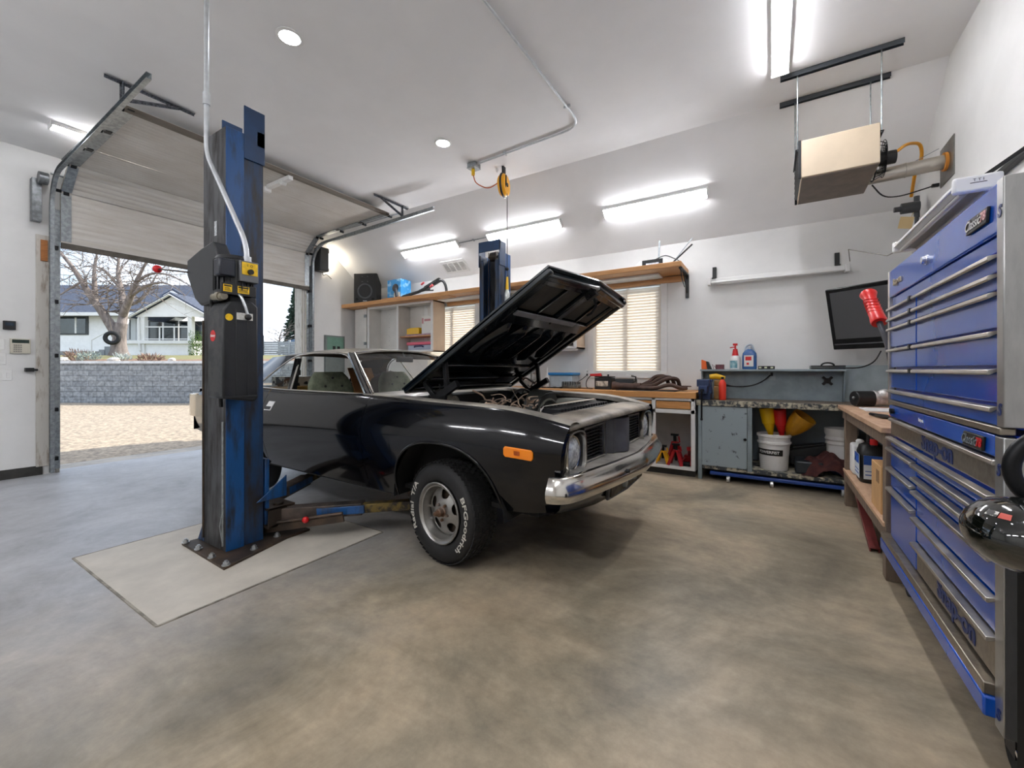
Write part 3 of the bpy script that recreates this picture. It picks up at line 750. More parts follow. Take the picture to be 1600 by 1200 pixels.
# ---------------------------------------------------------------- lamps of the room
GLOW = EM('lamp_diffuser_glow', '#fafaff', 46)
def strip(name, c, d, n, label, L=1.26, W=.13, group='linear lights on the vaulted ceiling'):
    """c centre, d long direction, n outward normal from the surface into the room"""
    c, d, n = V(c), V(d).normalized(), V(n).normalized(); s_ = n.cross(d)
    R = Matrix((d, s_, n)).transposed()
    t = thing('ceiling_light', label, 'ceiling light', c, group)
    MB().obox(c+n*.02, (L, W, .04), R).build('housing', WPLAST, t, bevel=.006)
    MB().obox(c+n*.047, (L-.02, W-.02, .02), R).build('diffuser', GLOW, t, bevel=.006)
    e = MB()
    for q in (-1, 1): e.obox(c+d*q*(L/2)+n*.03, (.012, W, .06), R)
    e.build('end_cap', WPLAST, t)
    return t
sl = (ZC-ZK)/(YB-YC1); ns = V((0, -sl, -1)).normalized()
def onslope(x, y): return V((x, y, ZK+sl*(YB-y)))
strip('l', onslope(-5.03, 5.4), (1, 0, 0), ns, 'glowing linear light on the sloped ceiling above the black loudspeaker end of the shelf')
strip('l', onslope(-3.16, 5.4), (1, 0, 0), ns, 'glowing linear light on the sloped ceiling behind the top of the far blue lift post')
strip('l', onslope(-1.27, 5.4), (1, 0, 0), ns, 'glowing linear light on the sloped ceiling above the window with the orange shelf')
strip('l', (.06, 3.64, ZC), (0, 1, 0), (0, 0, -1), 'glowing linear light on the flat ceiling beside the hanging unit heater')
strip('l', (-6.4, 1.6, ZC), (0, 1, 0), (0, 0, -1), 'glowing linear light on the ceiling beyond the near garage door track', L=.9)
ns2 = V((0, sl, -1)).normalized()
for x in (-5.0, -3.2, -1.3): strip('l', V((x, -1.8, ZK+sl*(-1.8-YN))), (1, 0, 0), ns2, 'glowing linear light on the sloped ceiling over the near wall', group='linear lights over the near wall')
strip('l', (.06, .6, ZC), (0, 1, 0), (0, 0, -1), 'glowing linear light on the flat ceiling above the camera side of the room')
# surface conduit joining the lights on the slope
m = MB()
for a, b_ in ((-4.39, -3.79), ):
    m.tube([onslope(a, 5.4)+ns*.015, onslope(b_, 5.4)+ns*.015], .009, 8); m.obox(onslope((a+b_)/2, 5.4)+ns*.012, (.02, .05, .025))
tag(m.build('conduit', GALV), 'thin conduit on the sloped ceiling joining two of the linear lights', 'conduit')
def pot(x, y, label):
    t = thing('recessed_light', label, 'ceiling light', (x, y, ZC), 'round recessed ceiling lights')
    MB().lathe([(.075, 0), (.095, 0), (.098, -.006), (.075, -.012)], (x, y, ZC), n=32, caps=False).build('trim_ring', WPLAST, t)
    MB().cyl((x, y, ZC-.001), (x, y, ZC-.009), .076, n=32).build('lens', EM('pot_glow', '#f6f8ff', 48) if 'pot_glow' not in bpy.data.materials else bpy.data.materials['pot_glow'], t)
pot(-3.18, 3.62, 'round recessed ceiling light above the middle of the car')
pot(-3.18, 1.84, 'round recessed ceiling light above the near lift post')
pot(-1.2, 1.0, 'round recessed ceiling light over the open floor'); pot(-5.2, .2, 'round recessed ceiling light near the wall by the door')
# ---------------------------------------------------------------- two post lift
LBLUE = M('lift_blue', '#174a80', .36, var=.0, col2='#1a1d20', vs=4, lo=.48, hi=.68, stretch=(3, 3, .7), detail=7, bump=.06, bs=30, rvar=.2)
LRUST = M('lift_worn_web', '#4e4f51', .45, .5, col2='#2a2522', vs=5, lo=.42, hi=.68, stretch=(3, 3, .6), bump=.08, bs=50, rvar=.2)
LDARK = M('lift_worn_dark_blue', '#173a60', .45, col2='#23201d', vs=5, lo=.38, hi=.62, stretch=(3, 3, .6), detail=7)
GRIME = M('greasy_steel', '#3a332d', .5, .5, col2='#5b4a3c', vs=7, lo=.4, hi=.7, bump=.12, bs=40)
BOLT = M('zinc_bolt', '#b9bdbf', .35, .9)
def lift_post(loc, rz, label, plate, H=2.9, far=False):
    t = thing('lift_post', label, 'car lift post', (0, 0, 0), 'posts of the two post car lift')
    # local: web in the plane y=0, channel opens to +y, x across
    w = .165
    m = MB(); m.box(-w, w, 0, .008, .02, H); m.build('web_plate', LRUST, t, bevel=.004)
    m = MB()
    for s_ in (-1, 1):
        m.box(s_*w-.008 if s_ > 0 else -w, s_*w if s_ > 0 else -w+.008, 0, .115, .02, H)
    m.build('channel_flange', LBLUE, t, bevel=.003)
    m = MB()
    for s_ in (-1, 1):
        m.box(min(s_*(w-.03), s_*(w-.012)), max(s_*(w-.03), s_*(w-.012)), .105, .25, .02, H-.02)
        m.box(min(s_*(w-.075), s_*(w-.015)), max(s_*(w-.075), s_*(w-.015)), .242, .25, .02, H-.1)
    m.build('inner_rail', LDARK, t, bevel=.003)
    m = MB()
    for s_ in (-1, 1):
        m.box(min(s_*w, s_*(w-.01)), max(s_*w, s_*(w-.01)), .115, .255, H-.17, H+(.2 if not far else .13))
    m.box(-w, w, .2, .255, H-.05, H+.06) if not far else m.box(-w, w, .235, .255, H+.02, H+.15)
    m.build('top_extension', M('lift_blue_dark', '#123458', .4, var=.15, vs=6) if 'lift_blue_dark' not in bpy.data.materials else bpy.data.materials['lift_blue_dark'], t, bevel=.003)
    m = MB(); m.cyl((-.05, .12, H-.02), (.05, .12, H-.02), .06, n=20); m.cyl((-.1, .12, H-.02), (.1, .12, H-.02), .015, n=10); m.build('cable_sheave', GRIME, t)
    for x in (-.06, .05):
        MB().cyl((x, .19, .3), (x, .19, H+.02), .005, n=6).build('lift_cable', GRIME, t)
    m = MB(); m.prism(plate, (0, 0, 0), (1, 0, 0), (0, 1, 0), .02); bp = m.build('base_plate', GRIME, t, bevel=.004)
    m = MB(); m.prism([(-w-.1, 0), (-w, .16), (-w, 0)], (0, .004, .02), (1, 0, 0), (0, 0, 1), -.012); m.build('gusset', LBLUE, t)
    return t
t1 = lift_post(None, 0, 'blue lift post with black power unit and conduit standing before the car', [(-.28, -.09), (.40, -.115), (.255, .37), (.25, .55), (-.22, .55)])
for (x, y) in [(-3.542, 1.294), (-3.341, 1.294), (-3.118, 1.283), (-2.92, 1.28), (-3.016, 1.496), (-3.104, 1.701)]:
    x += 3.29; y -= 1.37
    m = MB(); m.cyl((x, y, .02), (x, y, .026), .024, n=12); m.cyl((x, y, .026), (x, y, .042), .017, n=6); m.cyl((x, y, .042), (x, y, .05), .010, n=8)
    m.build('anchor_bolt', BOLT, t1)
t2 = lift_post(None, 0, 'far blue lift post with open cable channel rising behind the raised hood', [(-.28, -.09), (.28, -.09), (.28, .5), (-.28, .5)], 2.74, True)
t2.location = (-3.05, 4.60, 0); t2.rotation_euler = (0, 0, pi)
# stickers on the web, steel brake lines
m = MB(); m.box(.0, .035, -.0015, 0, 2.18, 2.28); m.build('data_plate', M('data_plate_grey', '#b9bdc0', .4, var=.3, vs=60), t1)
m = MB(); m.cyl((.02, -.001, 2.11), (.02, -.002, 2.11), .022, n=20); m.build('round_sticker', RED, t1)
for k, x in enumerate((-.14, .148)):
    m = MB(); m.tube([(x, -.012, .06), (x, -.012, 1.6 if k == 0 else .9)], .007, 6)
    if k: m.tube([(x, -.012, .06), (x-.0, -.03, .2), (x, -.012, .3)], .004, 6)
    m.build('hydraulic_line', GRIME if k == 0 else GALV, t1)
pu = MB()
def T1(p): return V(p)-V((3.29*-1, 1.37, 0)) if False else V((p[0]+3.29, p[1]-1.37, p[2]))
BLK2 = M('power_unit_black', '#191b1e', .38, var=.25, vs=14, rvar=.15)
YLAB = M('yellow_label', '#f2c50f', .45, var=.12, vs=30); DLAB = M('label_black', '#15140f', .5)
def pbox(x0, x1, y0, y1, z0, z1): return MB().box(x0+3.29, x1+3.29, y0-1.37, y1-1.37, z0, z1)
pu = pbox(-3.125, -2.99, 1.33, 1.5, 1.66, 1.74).build('power_unit', BLK2, t1, bevel=.008)
m = MB()
m.prism([(1.262, 1.07), (1.45, 1.04), (1.475, 1.06), (1.475, 1.67), (1.44, 1.70), (1.30, 1.69), (1.262, 1.63)], (-3.13, 0, 0), (0, 1, 0), (0, 0, 1), .21)
m.xf(Matrix.Translation((3.29, -1.37, 0)))
tk = m.build('oil_tank', BLK2, t1, bevel=.012)
m = MB()
for y in (1.335, 1.405): m.box(.37-.001, .373, y-1.37, y-1.37+.006, 1.08, 1.64)
m.box(.368, .374, 1.262-1.37+.01, 1.47-1.37, 1.07, 1.082); m.build('tank_rib', BLK2, tk, bevel=.002)
m = MB(); m.cyl((-3.05+3.29, -.1085, 1.47), (-3.05+3.29, -.1095, 1.47), .036, n=28); q = m.build('round_badge', RED, tk)
m = MB(); m.text('Rotary', (-3.05+3.29, -.1096, 1.47), (1, 0, 0), (0, 0, 1), .022, .001, shear=.3, bold=.0006); m.build('badge_lettering', WHITE, tk)
m = MB(); m.cyl((.3701, -.072, 1.585), (.371, -.072, 1.585), .022, n=24); m.build('yellow_sticker', YLAB, tk)
m = MB(); m.box(.37, .3712, -.03, .07, 1.575, 1.62); m.build('white_label', M('label_white', '#d8d8d2', .5, var=.15, vs=50), tk)
# motor with fins, switch box, capacitor
m = MB(); m.cyl((-3.02+3.29, .0, 1.74), (-3.02+3.29, .0, 1.965), .105, n=36)
for i in range(20):
    a = 2*pi*i/20; c_ = V((.27+.106*cos(a), .106*sin(a), 1.86)); m.obox(c_, (.014, .005, .19), Matrix.Rotation(a, 3, 'Z'))
m.cyl((.27, 0, 1.965), (.27, 0, 1.99), .11, .095, n=36)
mo = m.build('motor', BLK2, t1)
pbox(-2.985, -2.90, 1.235, 1.33, 1.84, 1.95).build('capacitor_cover', M('cap_navy', '#131a28', .3), t1, bevel=.01)
sb = pbox(-2.955, -2.885, 1.345, 1.46, 1.82, 1.955).build('switch_box', M('switch_grey', '#6c6e70', .4, .5), t1, bevel=.004)
m = pbox(-2.885, -2.882, 1.357, 1.452, 1.865, 1.945); m.build('warning_label', YLAB, sb)
m = MB(); m.cyl((.408, .035, 1.885), (.425, .035, 1.885), .017, n=16); m.text('I  O', (.4085, .035, 1.925), (0, 1, 0), (0, 0, 1), .022, .001); m.build('switch_knob', DLAB, sb)
pbox(-2.93, -2.915, 1.25, 1.46, 1.73, 1.80).build('valve_body', BLK2, t1, bevel=.003)
for a, b_ in ((1.262, 1.312), (1.345, 1.415)):
    o = pbox(-2.915, -2.913, a, b_, 1.745, 1.79).build('caution_label', YLAB, t1)
    m = MB()
    m.box(.3775, .3782, a-1.37+.004, b_-1.37-.004, 1.777, 1.786)
    for i in range(3): m.box(.3775, .3782, a-1.37+.006, b_-1.37-.006-.004*i, 1.752+.007*i, 1.755+.007*i)
    m.build('label_print', DLAB, o)
m = MB(); m.tube([(-2.92+3.29, -.015, 1.735), (-2.90+3.29, -.01, 1.72), (-2.89+3.29, .01, 1.655), (-2.885+3.29, .022, 1.605)], .009, 8); lv = m.build('release_lever', BOLT, t1)
m = MB(); m.ball((-2.885+3.29, .025, 1.592), .021, 14); m.build('lever_knob', BLACK, lv)
m = MB(); m.cyl((-3.06+3.29, -.1, 1.72), (-2.92+3.29, -.1, 1.715), .022, n=14); m.cyl((-3.0+3.29, -.1, 1.72), (-2.96+3.29, -.1, 1.718), .028, n=14); m.build('hydraulic_fitting', M('dull_aluminium', '#8e8878', .45, .7, var=.2, vs=20), t1)
m = MB(); m.tube(arc_smooth([(-3.06+3.29, -.1, 1.72), (-3.13+3.29, -.09, 1.71), (-3.15+3.29, -.05, 1.6), (-3.15+3.29, -.02, 1.0)], .05), .013, 8); m.build('hydraulic_hose', BLACK, t1)
# latch cover with the red knobbed rod
k_ = 1.083
poly = [((x*k_)+3.29, CAMZ+(z-CAMZ)*k_) for x, z in [(-3.218, 1.959), (-3.027, 2.005), (-2.866, 2.03), (-2.80, 1.94), (-2.801, 1.664), (-3.027, 1.652), (-3.107, 1.699), (-3.218, 1.859)]]
m = MB(); m.prism(poly, (0, -.09, 0), (1, 0, 0), (0, 0, 1), -.088); lc = m.build('latch_cover', M('cover_black', '#26282b', .5, var=.12, vs=10), t1, bevel=.012)
m = MB(); m.box(poly[0][0]-.002, poly[0][0], -.08, -.01, 1.90, 1.99); m.build('warning_label', YLAB, lc)
m = MB(); m.tube([(-3.45+3.29, -.1, 1.93), (-3.95+3.29, -.1, 2.015)], .006, 6); rd = m.build('latch_rod', GRIME, t1)
m = MB(); m.ball((-3.97+3.29, -.1, 2.018), .03, 14); m.build('rod_knob', RED, rd)
# carriage and arms of the near post (they carry the car sill)
ARMB = M('arm_steel', '#5d5149', .5, .4, col2='#2e2a28', vs=6, lo=.4, hi=.66, bump=.1, bs=40)
ca = MB(); ca.box(-.13, .13, .1, .3, .3, .55); ca.box(-.16, .16, .26, .29, .12, .6); ca.prism([(-.1, 0), (.12, .16), (.12, 0)], (.165, .29, .3), (0, 1, 0), (0, 0, 1), .012)
ca.build('carriage', LBLUE, t1, bevel=.005)
pv = MB(); pv.box(-.2, .2, .26, .46, .1, .115); pv.box(-.2, .2, .26, .46, .225, .24)
for x in (-.13, .13): pv.cyl((x, .37, .09), (x, .37, .255), .035, n=18)
pv.box(-.2, -.19, .26, .4, .1, .24); pv.box(.19, .2, .26, .4, .1, .24); pv.build('arm_yoke', GRIME, t1, bevel=.003)
def arm(p, q, name='swing_arm'):
    p, q = V(p), V(q); d = (q-p).normalized(); L_ = (q-p).length
    m = MB(); m.bar(p+d*.02, p+d*L_*.62, .10, .09, (0, 0, 1)); o = m.build(name, ARMB, t1, bevel=.006)
    m = MB(); m.bar(p+d*L_*.3, p+d*L_*.64, .108, .06, (0, 0, 1)); m.build('arm_sleeve', LBLUE, o, bevel=.004)
    m = MB(); m.bar(p+d*L_*.55, q, .075, .065, (0, 0, 1)); m.build('arm_extension', M('arm_worn_yellow', '#6b5a2c', .55, .3, col2='#2c2723', vs=16, lo=.42, hi=.58) if 'arm_worn_yellow' not in bpy.data.materials else bpy.data.materials['arm_worn_yellow'], o, bevel=.004)
    m = MB(); m.cyl(q-V((0, 0, .04)), q+V((0, 0, .07)), .045, n=18); m.cyl(q+V((0, 0, .07)), q+V((0, 0, .11)), .065, n=18); m.build('lift_pad', GRIME, o)
    return o
arm((.13, .37, .17), (1.0, .93, .235)); arm((-.13, .37, .2), (-.55, 1.25, .25))
m = MB(); m.bar((.05, .25, .06), (.62, .58, .16), .016, .05, (0, 0, 1)); m.tube([(.05, .24, .1), (.62, .57, .2)], .012, 8); gd = m.build('arm_restraint', GRIME, t1)
m = MB(); m.ball((.40, .42, .155), .024, 12); m.build('red_knob', RED, gd)
t1.location = (-3.29, 1.37, 0)
# conduit feeding the power unit from the ceiling
m = MB(); m.tube(arc_smooth([(-3.26, 1.31, ZC), (-3.26, 1.31, 2.72), (-2.93, 1.40, 2.09), (-2.92, 1.405, 1.955)], .09, 6), .0155, 12)
m.cyl((-3.26, 1.31, 3.05), (-3.26, 1.31, 3.13), .022, n=12); m.cyl((-2.92, 1.405, 1.955), (-2.92, 1.405, 1.99), .024, n=12)
tag(m.build('conduit', CONDUIT), 'bent galvanised conduit dropping from the ceiling to the lift power unit', 'conduit')
# ---------------------------------------------------------------- the car: black two door fastback coupe with the hood up
PAINT = M('black_paint', '#05060a', .10, coat=.45, spec=.25, var=.25, vs=3, rvar=.1, lo=.35, hi=.7)
PAINT2 = M('hood_underside_paint', '#0b141b', .18, coat=.4, spec=.4, var=.3, vs=6)
DUSTY = M('dusty_black_paint', '#2a2a2b', .4, col2='#a8a297', vs=3.2, lo=.3, hi=.62, coat=.3, bump=.02, bs=90, detail=8)
DUST2 = M('dusty_grille_shell', '#6d6a66', .55, col2='#a49f96', vs=5, lo=.35, hi=.7)
GREYP = M('grey_grille_plastic', '#54555a', .5, var=.12, vs=8)
CARIN = M('car_interior_black', '#141414', .7, var=.2, vs=9)
SOOT = M('wheel_well_black', '#060606', .85)
OLDCHR = M('worn_chrome', '#cfccc6', .10, 1., var=.05, vs=5, rvar=.10)
XC, YC = -1.745, 2.92
def W(x, y, z): return V((x+XC, YC+y, z))
car = thing('car', 'black two door muscle car with its hood propped open on the lift', 'car', W(-1.4, 0, .0))
def tz(x): return interp([-4.0, -3.5, -3.0, -2.6, -2.0, -1.0, -.6, -.27, .18, .39, .56, .71, .80], [1.03, 1.075, 1.085, 1.08, 1.066, 1.062, 1.055, 1.040, 1.026, 1.018, .998, .966, .945], x)
def bw(x): return interp([-4.0, -3.5, -2.8, -2.0, -1.0, 0, .5, .8], [.77, .825, .858, .845, .842, .85, .845, .81], x)
def mw(x): return interp([-4.0, -3.5, -2.7, -1.0, 0, .5, .8], [.86, .915, .95, .945, .948, .93, .885], x)
ZCH = .815
def sw_(x, z):
    m_, b_, t_ = mw(x), bw(x), tz(x); zc = min(ZCH, t_-.09)
    if z >= zc:
        u = min(1, (z-zc)/(t_-zc)); return m_-(m_-b_)*(.25*u+.75*u*u)
    v = (zc-z)/(zc-.33); return m_-(.115+.03*max(0, min(1, (x-.05)/.35))*(1 if x > 0 else 0))*(.10*v+.90*v*v)
AF, AR = (-.045, .45, .79, .36), (-2.743, .43, .74, .36)
def zlow(x):
    base = interp([-4.0, -3.4, -3.1, -2.3, -.5, .4, .62, .8], [.56, .50, .42, .375, .37, .42, .44, .47], x)
    for xc, r, top, z0 in (AF, AR):
        u = abs(x-xc)/r
        if u < 1: base = max(base, z0-.04+(top-z0+.04)*(1-u**2.5)**(1/2.5))
    return base
def xsamp(x0, x1, n):
    xs = [x0+(x1-x0)*i/n for i in range(n+1)]
    for xc, r, _, _ in (AF, AR):
        for k in range(19):
            a = pi*k/18; q = xc+r*.9999*cos(a)*(1 if abs(cos(a)) < .9 else 1)
            if x0 < q < x1: xs.append(q)
        for q in (xc-r*1.0005, xc+r*1.0005):
            if x0 < q < x1: xs.append(q)
    return sorted(set(xs))
def side_panel(x0, x1, s, n, top=None):
    m = MB(); A, B = [], []
    for x in xsamp(x0, x1, n):
        zl, t_ = zlow(x), tz(x); zc = max(min(ZCH, t_-.09), zl+.012)
        zs = [zl+(zc-zl)*k/8 for k in range(9)]+[zc+(t_-zc)*k/8 for k in range(1, 9)]
        fx = lambda z: x + (.03*max(0, (x-.55)/.25)*(z-.7)/.25 if x > .55 else 0)
        A.append([W(fx(z), s*sw_(x, z), z) for z in zs])
        if top: B.append([W(fx(t_), s*bw(x), t_)]+[W(fx(t_), s*(bw(x)-dy), t_+dz) for dy, dz in top(x)])
    m.mat(0).grid(A)
    if top: m.mat(1).grid(B)
    return m
def ftop(x):
    hy = .72 if x < .62 else .70
    d = bw(x)-hy
    return [(d*.12, .008), (d*.35, .013), (d*.7, .012), (d, .004), (d+.004, -.03)]
def qtop(x): 
    d = bw(x)-.80
    return [(max(.004, d*.5), .006), (max(.01, d), .006), (max(.02, d+.02), -.01)]
for s in (-1, 1):
    fd = side_panel(-.80, .79, s, 40, ftop).build('front_fender', [PAINT, DUSTY], car, smooth=50)
    dr = side_panel(-2.245, -.806, s, 26, lambda x: [(.012, .008), (.03, .008), (.045, -.01), (.05, -.08)]).build('car_door', [PAINT, DUSTY], car, smooth=50)
    qp = side_panel(-3.98, -2.251, s, 40, qtop).build('quarter_panel', [PAINT, DUSTY], car, smooth=50)
    for xc, r, top, z0 in (AF, AR):
        pts = []
        for k in range(41):
            a = pi*k/40; x = xc+r*.9998*cos(a); z = zlow(x)
            pts.append(W(x, s*(sw_(x, z)+.002), z))
        MB().tube(pts, .009, 8).build('arch_lip', PAINT, fd if xc > -1 else qp, smooth=60)
    # belt moulding, drip rail
    MB().tube([W(x, s*(bw(x)+.001), tz(x)+.006) for x in [-2.6+.1*i for i in range(18)]], .006, 6).build('belt_moulding', OLDCHR, dr)
    MB().tube(arc_smooth([W(-.93, s*.80, 1.07), W(-1.50, s*.555, 1.395), W(-1.9, s*.602, 1.412), W(-2.25, s*.61, 1.39), W(-2.43, s*.665, 1.29), W(-2.58, s*.80, 1.11)], .12, 5), .0085, 8).build('drip_moulding', OLDCHR, car)
    m = MB(); m.bar(W(-.90, s*.795, 1.05), W(-1.47, s*.55, 1.395), .035, .05, (0, 1, 0)); m.build('windshield_pillar', PAINT, car, bevel=.008)
    MB().tube([W(-.87, s*.775, 1.07), W(-1.18, s*.645, 1.255), W(-1.44, s*.53, 1.40)], .008, 8).build('windshield_moulding', OLDCHR, car)
    # quarter glass with its leading bar
    g0 = [W(-2.02, s*.79, 1.075), W(-2.16, s*.625, 1.365), W(-2.33, s*.645, 1.33), W(-2.53, s*.76, 1.15), W(-2.56, s*.79, 1.085)]
    MB().add(g0, [(0, 1, 2, 3, 4)]).build('quarter_glass', GLASS, car, smooth=0)
    MB().tube([W(-2.01, s*.795, 1.06), W(-2.155, s*.62, 1.375)], .011, 8).build('glass_division_bar', OLDCHR, car)
    # sail panel
    fr = [(-2.25, .60, 1.395), (-2.41, .65, 1.305), (-2.53, .745, 1.165), (-2.60, .835, 1.085)]
    bk = [(-2.78, .565, 1.385), (-2.96, .605, 1.29), (-3.16, .67, 1.185), (-3.42, .80, 1.085)]
    rows = []
    for i in range(13):
        u = i/12*3; k = [0, 1, 2, 3]
        F_ = [interp(k, [p[j] for p in fr], u) for j in range(3)]; B_ = [interp(k, [p[j] for p in bk], u) for j in range(3)]
        row = []
        for jx in range(9):
            t = jx/8; p = [F_[q]+(B_[q]-F_[q])*t for q in range(3)]; p[1] += .018*sin(pi*t)
            row.append(W(p[0], s*p[1], p[2]))
        rows.append(row)
    MB().grid(rows).build('sail_panel', PAINT, car, smooth=60)
    # inner liners
    m = MB(); m.grid([[W(x, s*.79, z) for z in (.42, .7, tz(x)-.06)] for x in (-3.9, -3.2, -2.4, -1.6, -.75)]); m.build('inner_door_trim', CARIN, car)
    m = MB(); m.grid([[W(x, s*.70, .45), W(x, s*.70, .93), W(x, s*.72, tz(x)-.03)] for x in (-.75, -.3, .2, .66)]); m.build('inner_fender', SOOT, car)
    for xc, r in ((AF[0], .47), (AR[0], .45)):
        m = MB(); rows = []
        for k in range(25):
            a = pi*k/24; rows.append([W(xc+r*cos(a), s*yy, .36+min(.5, r*1.02)*sin(a)) for yy in (.55, .88)])
        m.grid(rows); m.add([W(xc+r*cos(pi*k/24), s*.55, .36+min(.5, r*1.02)*sin(pi*k/24)) for k in range(25)], [tuple(range(25))])
        m.build('wheel_house', SOOT, car, smooth=60)
MB().box(*(XC-3.9, XC+.6), YC-.78, YC+.78, .40, .43).build('floor_pan', SOOT, car)
rk = MB()
for s in (-1, 1): rk.bar(W(-2.3, s*.82, .385), W(-.52, s*.82, .385), .05, .05)
rk.build('rocker_rail', SOOT, car)
# flush door handle, marker lamp, small lock
m = MB(); x0, z0 = -2.13, .925
def side_pt(x, z, off=.004, s=-1): return W(x, s*(sw_(x, z)+off), z)
def side_plate(poly, off, th, s=-1):
    m = MB(); n = len(poly); a = [side_pt(x, z, off, s) for x, z in poly]; b_ = [side_pt(x, z, off+th, s) for x, z in poly]
    return m.add(a+b_, [tuple(range(n)), tuple(range(2*n-1, n-1, -1))]+[(i, (i+1) % n, n+(i+1) % n, n+i) for i in range(n)])
dh = side_plate([(-2.20, .885), (-2.09, .885), (-2.06, .965), (-2.16, .965)], .001, .004).build('door_handle', WPLAST, [o for o in car.children if o.name.startswith('car_door')][0])
side_plate([(-2.19, .893), (-2.10, .893), (-2.092, .92), (-2.178, .92)], .005, .003).build('handle_recess', BLACK, dh)
AMB = M('amber_lens', '#f58a12', .25, coat=.6)
mk = side_plate([(.475, .762), (.635, .752), (.645, .765), (.645, .80), (.635, .812), (.475, .822), (.465, .81), (.465, .775)], .001, .012).build('side_marker_lamp', AMB, car, bevel=.004)
side_plate([(.535, .778), (.57, .776), (.57, .80), (.535, .802)], .013, .001).build('lamp_core', M('amber_dark', '#a84a08', .3), mk)

# cowl, roof, rear glass, deck, tail
m = MB(); rows = []
for i in range(17):
    y = -.84+1.68*i/16; c_ = 1-(abs(y)/.84)**2
    rows.append([W(-.58, y, 1.035+.02*c_), W(-.72, y, 1.05+.02*c_), W(-.84+.0*c_, y, 1.058+.02*c_), W(-1.02+.16*c_, y, 1.062+.02*c_)])
m.grid(rows); m.build('cowl_panel', DUSTY, car, smooth=60)
m = MB()
for s in (-.38, .35): m.tube([W(-.74, s, 1.085), W(-.80, s+.25, 1.10), W(-.84, s+.42, 1.105)], .007, 6)
for k, s in enumerate((-.38, .35)):
    MB().tube([W(-.72, s, 1.075), W(-.76, s+.2, 1.10), W(-.80, s+.42, 1.11)], .007, 6).build('wiper', BLACK, car)
def roof_r(x): return interp([-2.78, -2.4, -2.0, -1.6, -1.45], [.565, .592, .60, .575, .545], x)
def roof_e(x): return interp([-2.78, -2.4, -2.0, -1.6, -1.45], [1.385, 1.40, 1.412, 1.408, 1.392], x)
def roof_c(x): return interp([-2.78, -2.4, -2.0, -1.6, -1.42], [1.425, 1.46, 1.475, 1.462, 1.44], x)
rows = []
for i in range(19):
    t = i/18; row = []
    for j in range(17):
        u = -1+2*j/16; xx = -1.45+(-2.78+1.45)*t+(.05*(1-u*u)*(1-t))-.05*(1-u*u)*t
        xq = max(-2.78, min(-1.45, xx))
        e_, c_ = roof_e(xq), roof_c(xq); row.append(W(xx, u*roof_r(xq), e_+(c_-e_)*(1-abs(u)**2.4)))
    rows.append(row)
MB().slab(rows, (0, 0, -.012)).build('roof', DUSTY, car, smooth=60)
HEAD = M('headliner', '#3c2a20', .9, var=.3, vs=7)
MB().grid([[p-V((0, 0, .018)) for p in r] for r in rows]).build('headliner', HEAD, car)
def glass_grid(bot, top, n=12, bow=.05):
    rows = []
    for i in range(n+1):
        u = -1+2*i/n
        b_ = W(bot[0]+bow*2.4*(1-u*u), u*bot[1], bot[2]); t_ = W(top[0]+bow*(1-u*u), u*top[1], top[2]+.03*(1-u*u)); rows.append([b_.lerp(t_, k/6) for k in range(7)])
    return rows
MB().grid(glass_grid((-.94, .76, 1.075), (-1.47, .535, 1.40))).build('windshield', GLASS, car, smooth=60)
MB().tube([r[-1] for r in glass_grid((-.94, .76, 1.075), (-1.46, .54, 1.405))], .008, 6).build('windshield_moulding', OLDCHR, car)
rows = []
for i in range(13):
    u = -1+2*i/12; a = W(-2.80-.04*(1-u*u), u*.55, 1.385+.03*(1-u*u)); b_ = W(-3.38-.03*(1-u*u), u*.72, 1.09+.01*(1-u*u)); rows.append([a.lerp(b_, k/5) for k in range(6)])
MB().grid(rows).build('rear_window', GLASS, car, smooth=60)
m = MB(); m.grid([[W(x, y, tz(x)+.006+.012*(1-(y/.8)**2)) for y in [-.81+.135*i for i in range(13)]] for x in (-3.36, -3.5, -3.7, -3.85, -3.98)]); m.build('deck_lid', PAINT, car, smooth=60)
m = MB(); m.grid([[W(-3.98-.03*(1-(y/.9)**2), y*(.86 if z < .9 else .8)/.86, z) for z in (.56, .75, .9, 1.03)] for y in [-.86+.143*i for i in range(13)]]); m.build('tail_panel', PAINT, car, smooth=60)
m = MB()
pth = [(-3.42, .84), (-3.60, .925), (-3.90, .905), (-4.03, .84), (-4.07, .5), (-4.08, 0)]; pth = [(x, -y) for x, y in pth]+[(x, y) for x, y in reversed(pth[:-1])]
P_ = arc_smooth([W(x, y, 0) for x, y in pth], .1, 4)
def sweep(P, prof, closed=True):
    rows = []
    for i, p in enumerate(P):
        t = (P[min(i+1, len(P)-1)]-P[max(i-1, 0)]).normalized(); n_ = V((t.y, -t.x, 0))
        rows.append([p+n_*a+V((0, 0, z)) for a, z in prof])
    return rows
def swept(P, prof):
    m = MB(); r = sweep(P, prof); m.grid(r, closeu=True); n = len(prof); m.add(r[0], [tuple(range(n))]); m.add(r[-1], [tuple(reversed(range(n)))]); return m
swept(P_, [(-.03, .735), (-.008, .732), (.012, .75), (.024, .79), (.028, .85), (.024, .91), (.012, .95), (-.008, .972), (-.03, .975)]).xf(Matrix.Identity(4)).build('rear_bumper', M('rear_bumper_beige', '#c9bda8', .22, .5), car, smooth=50)

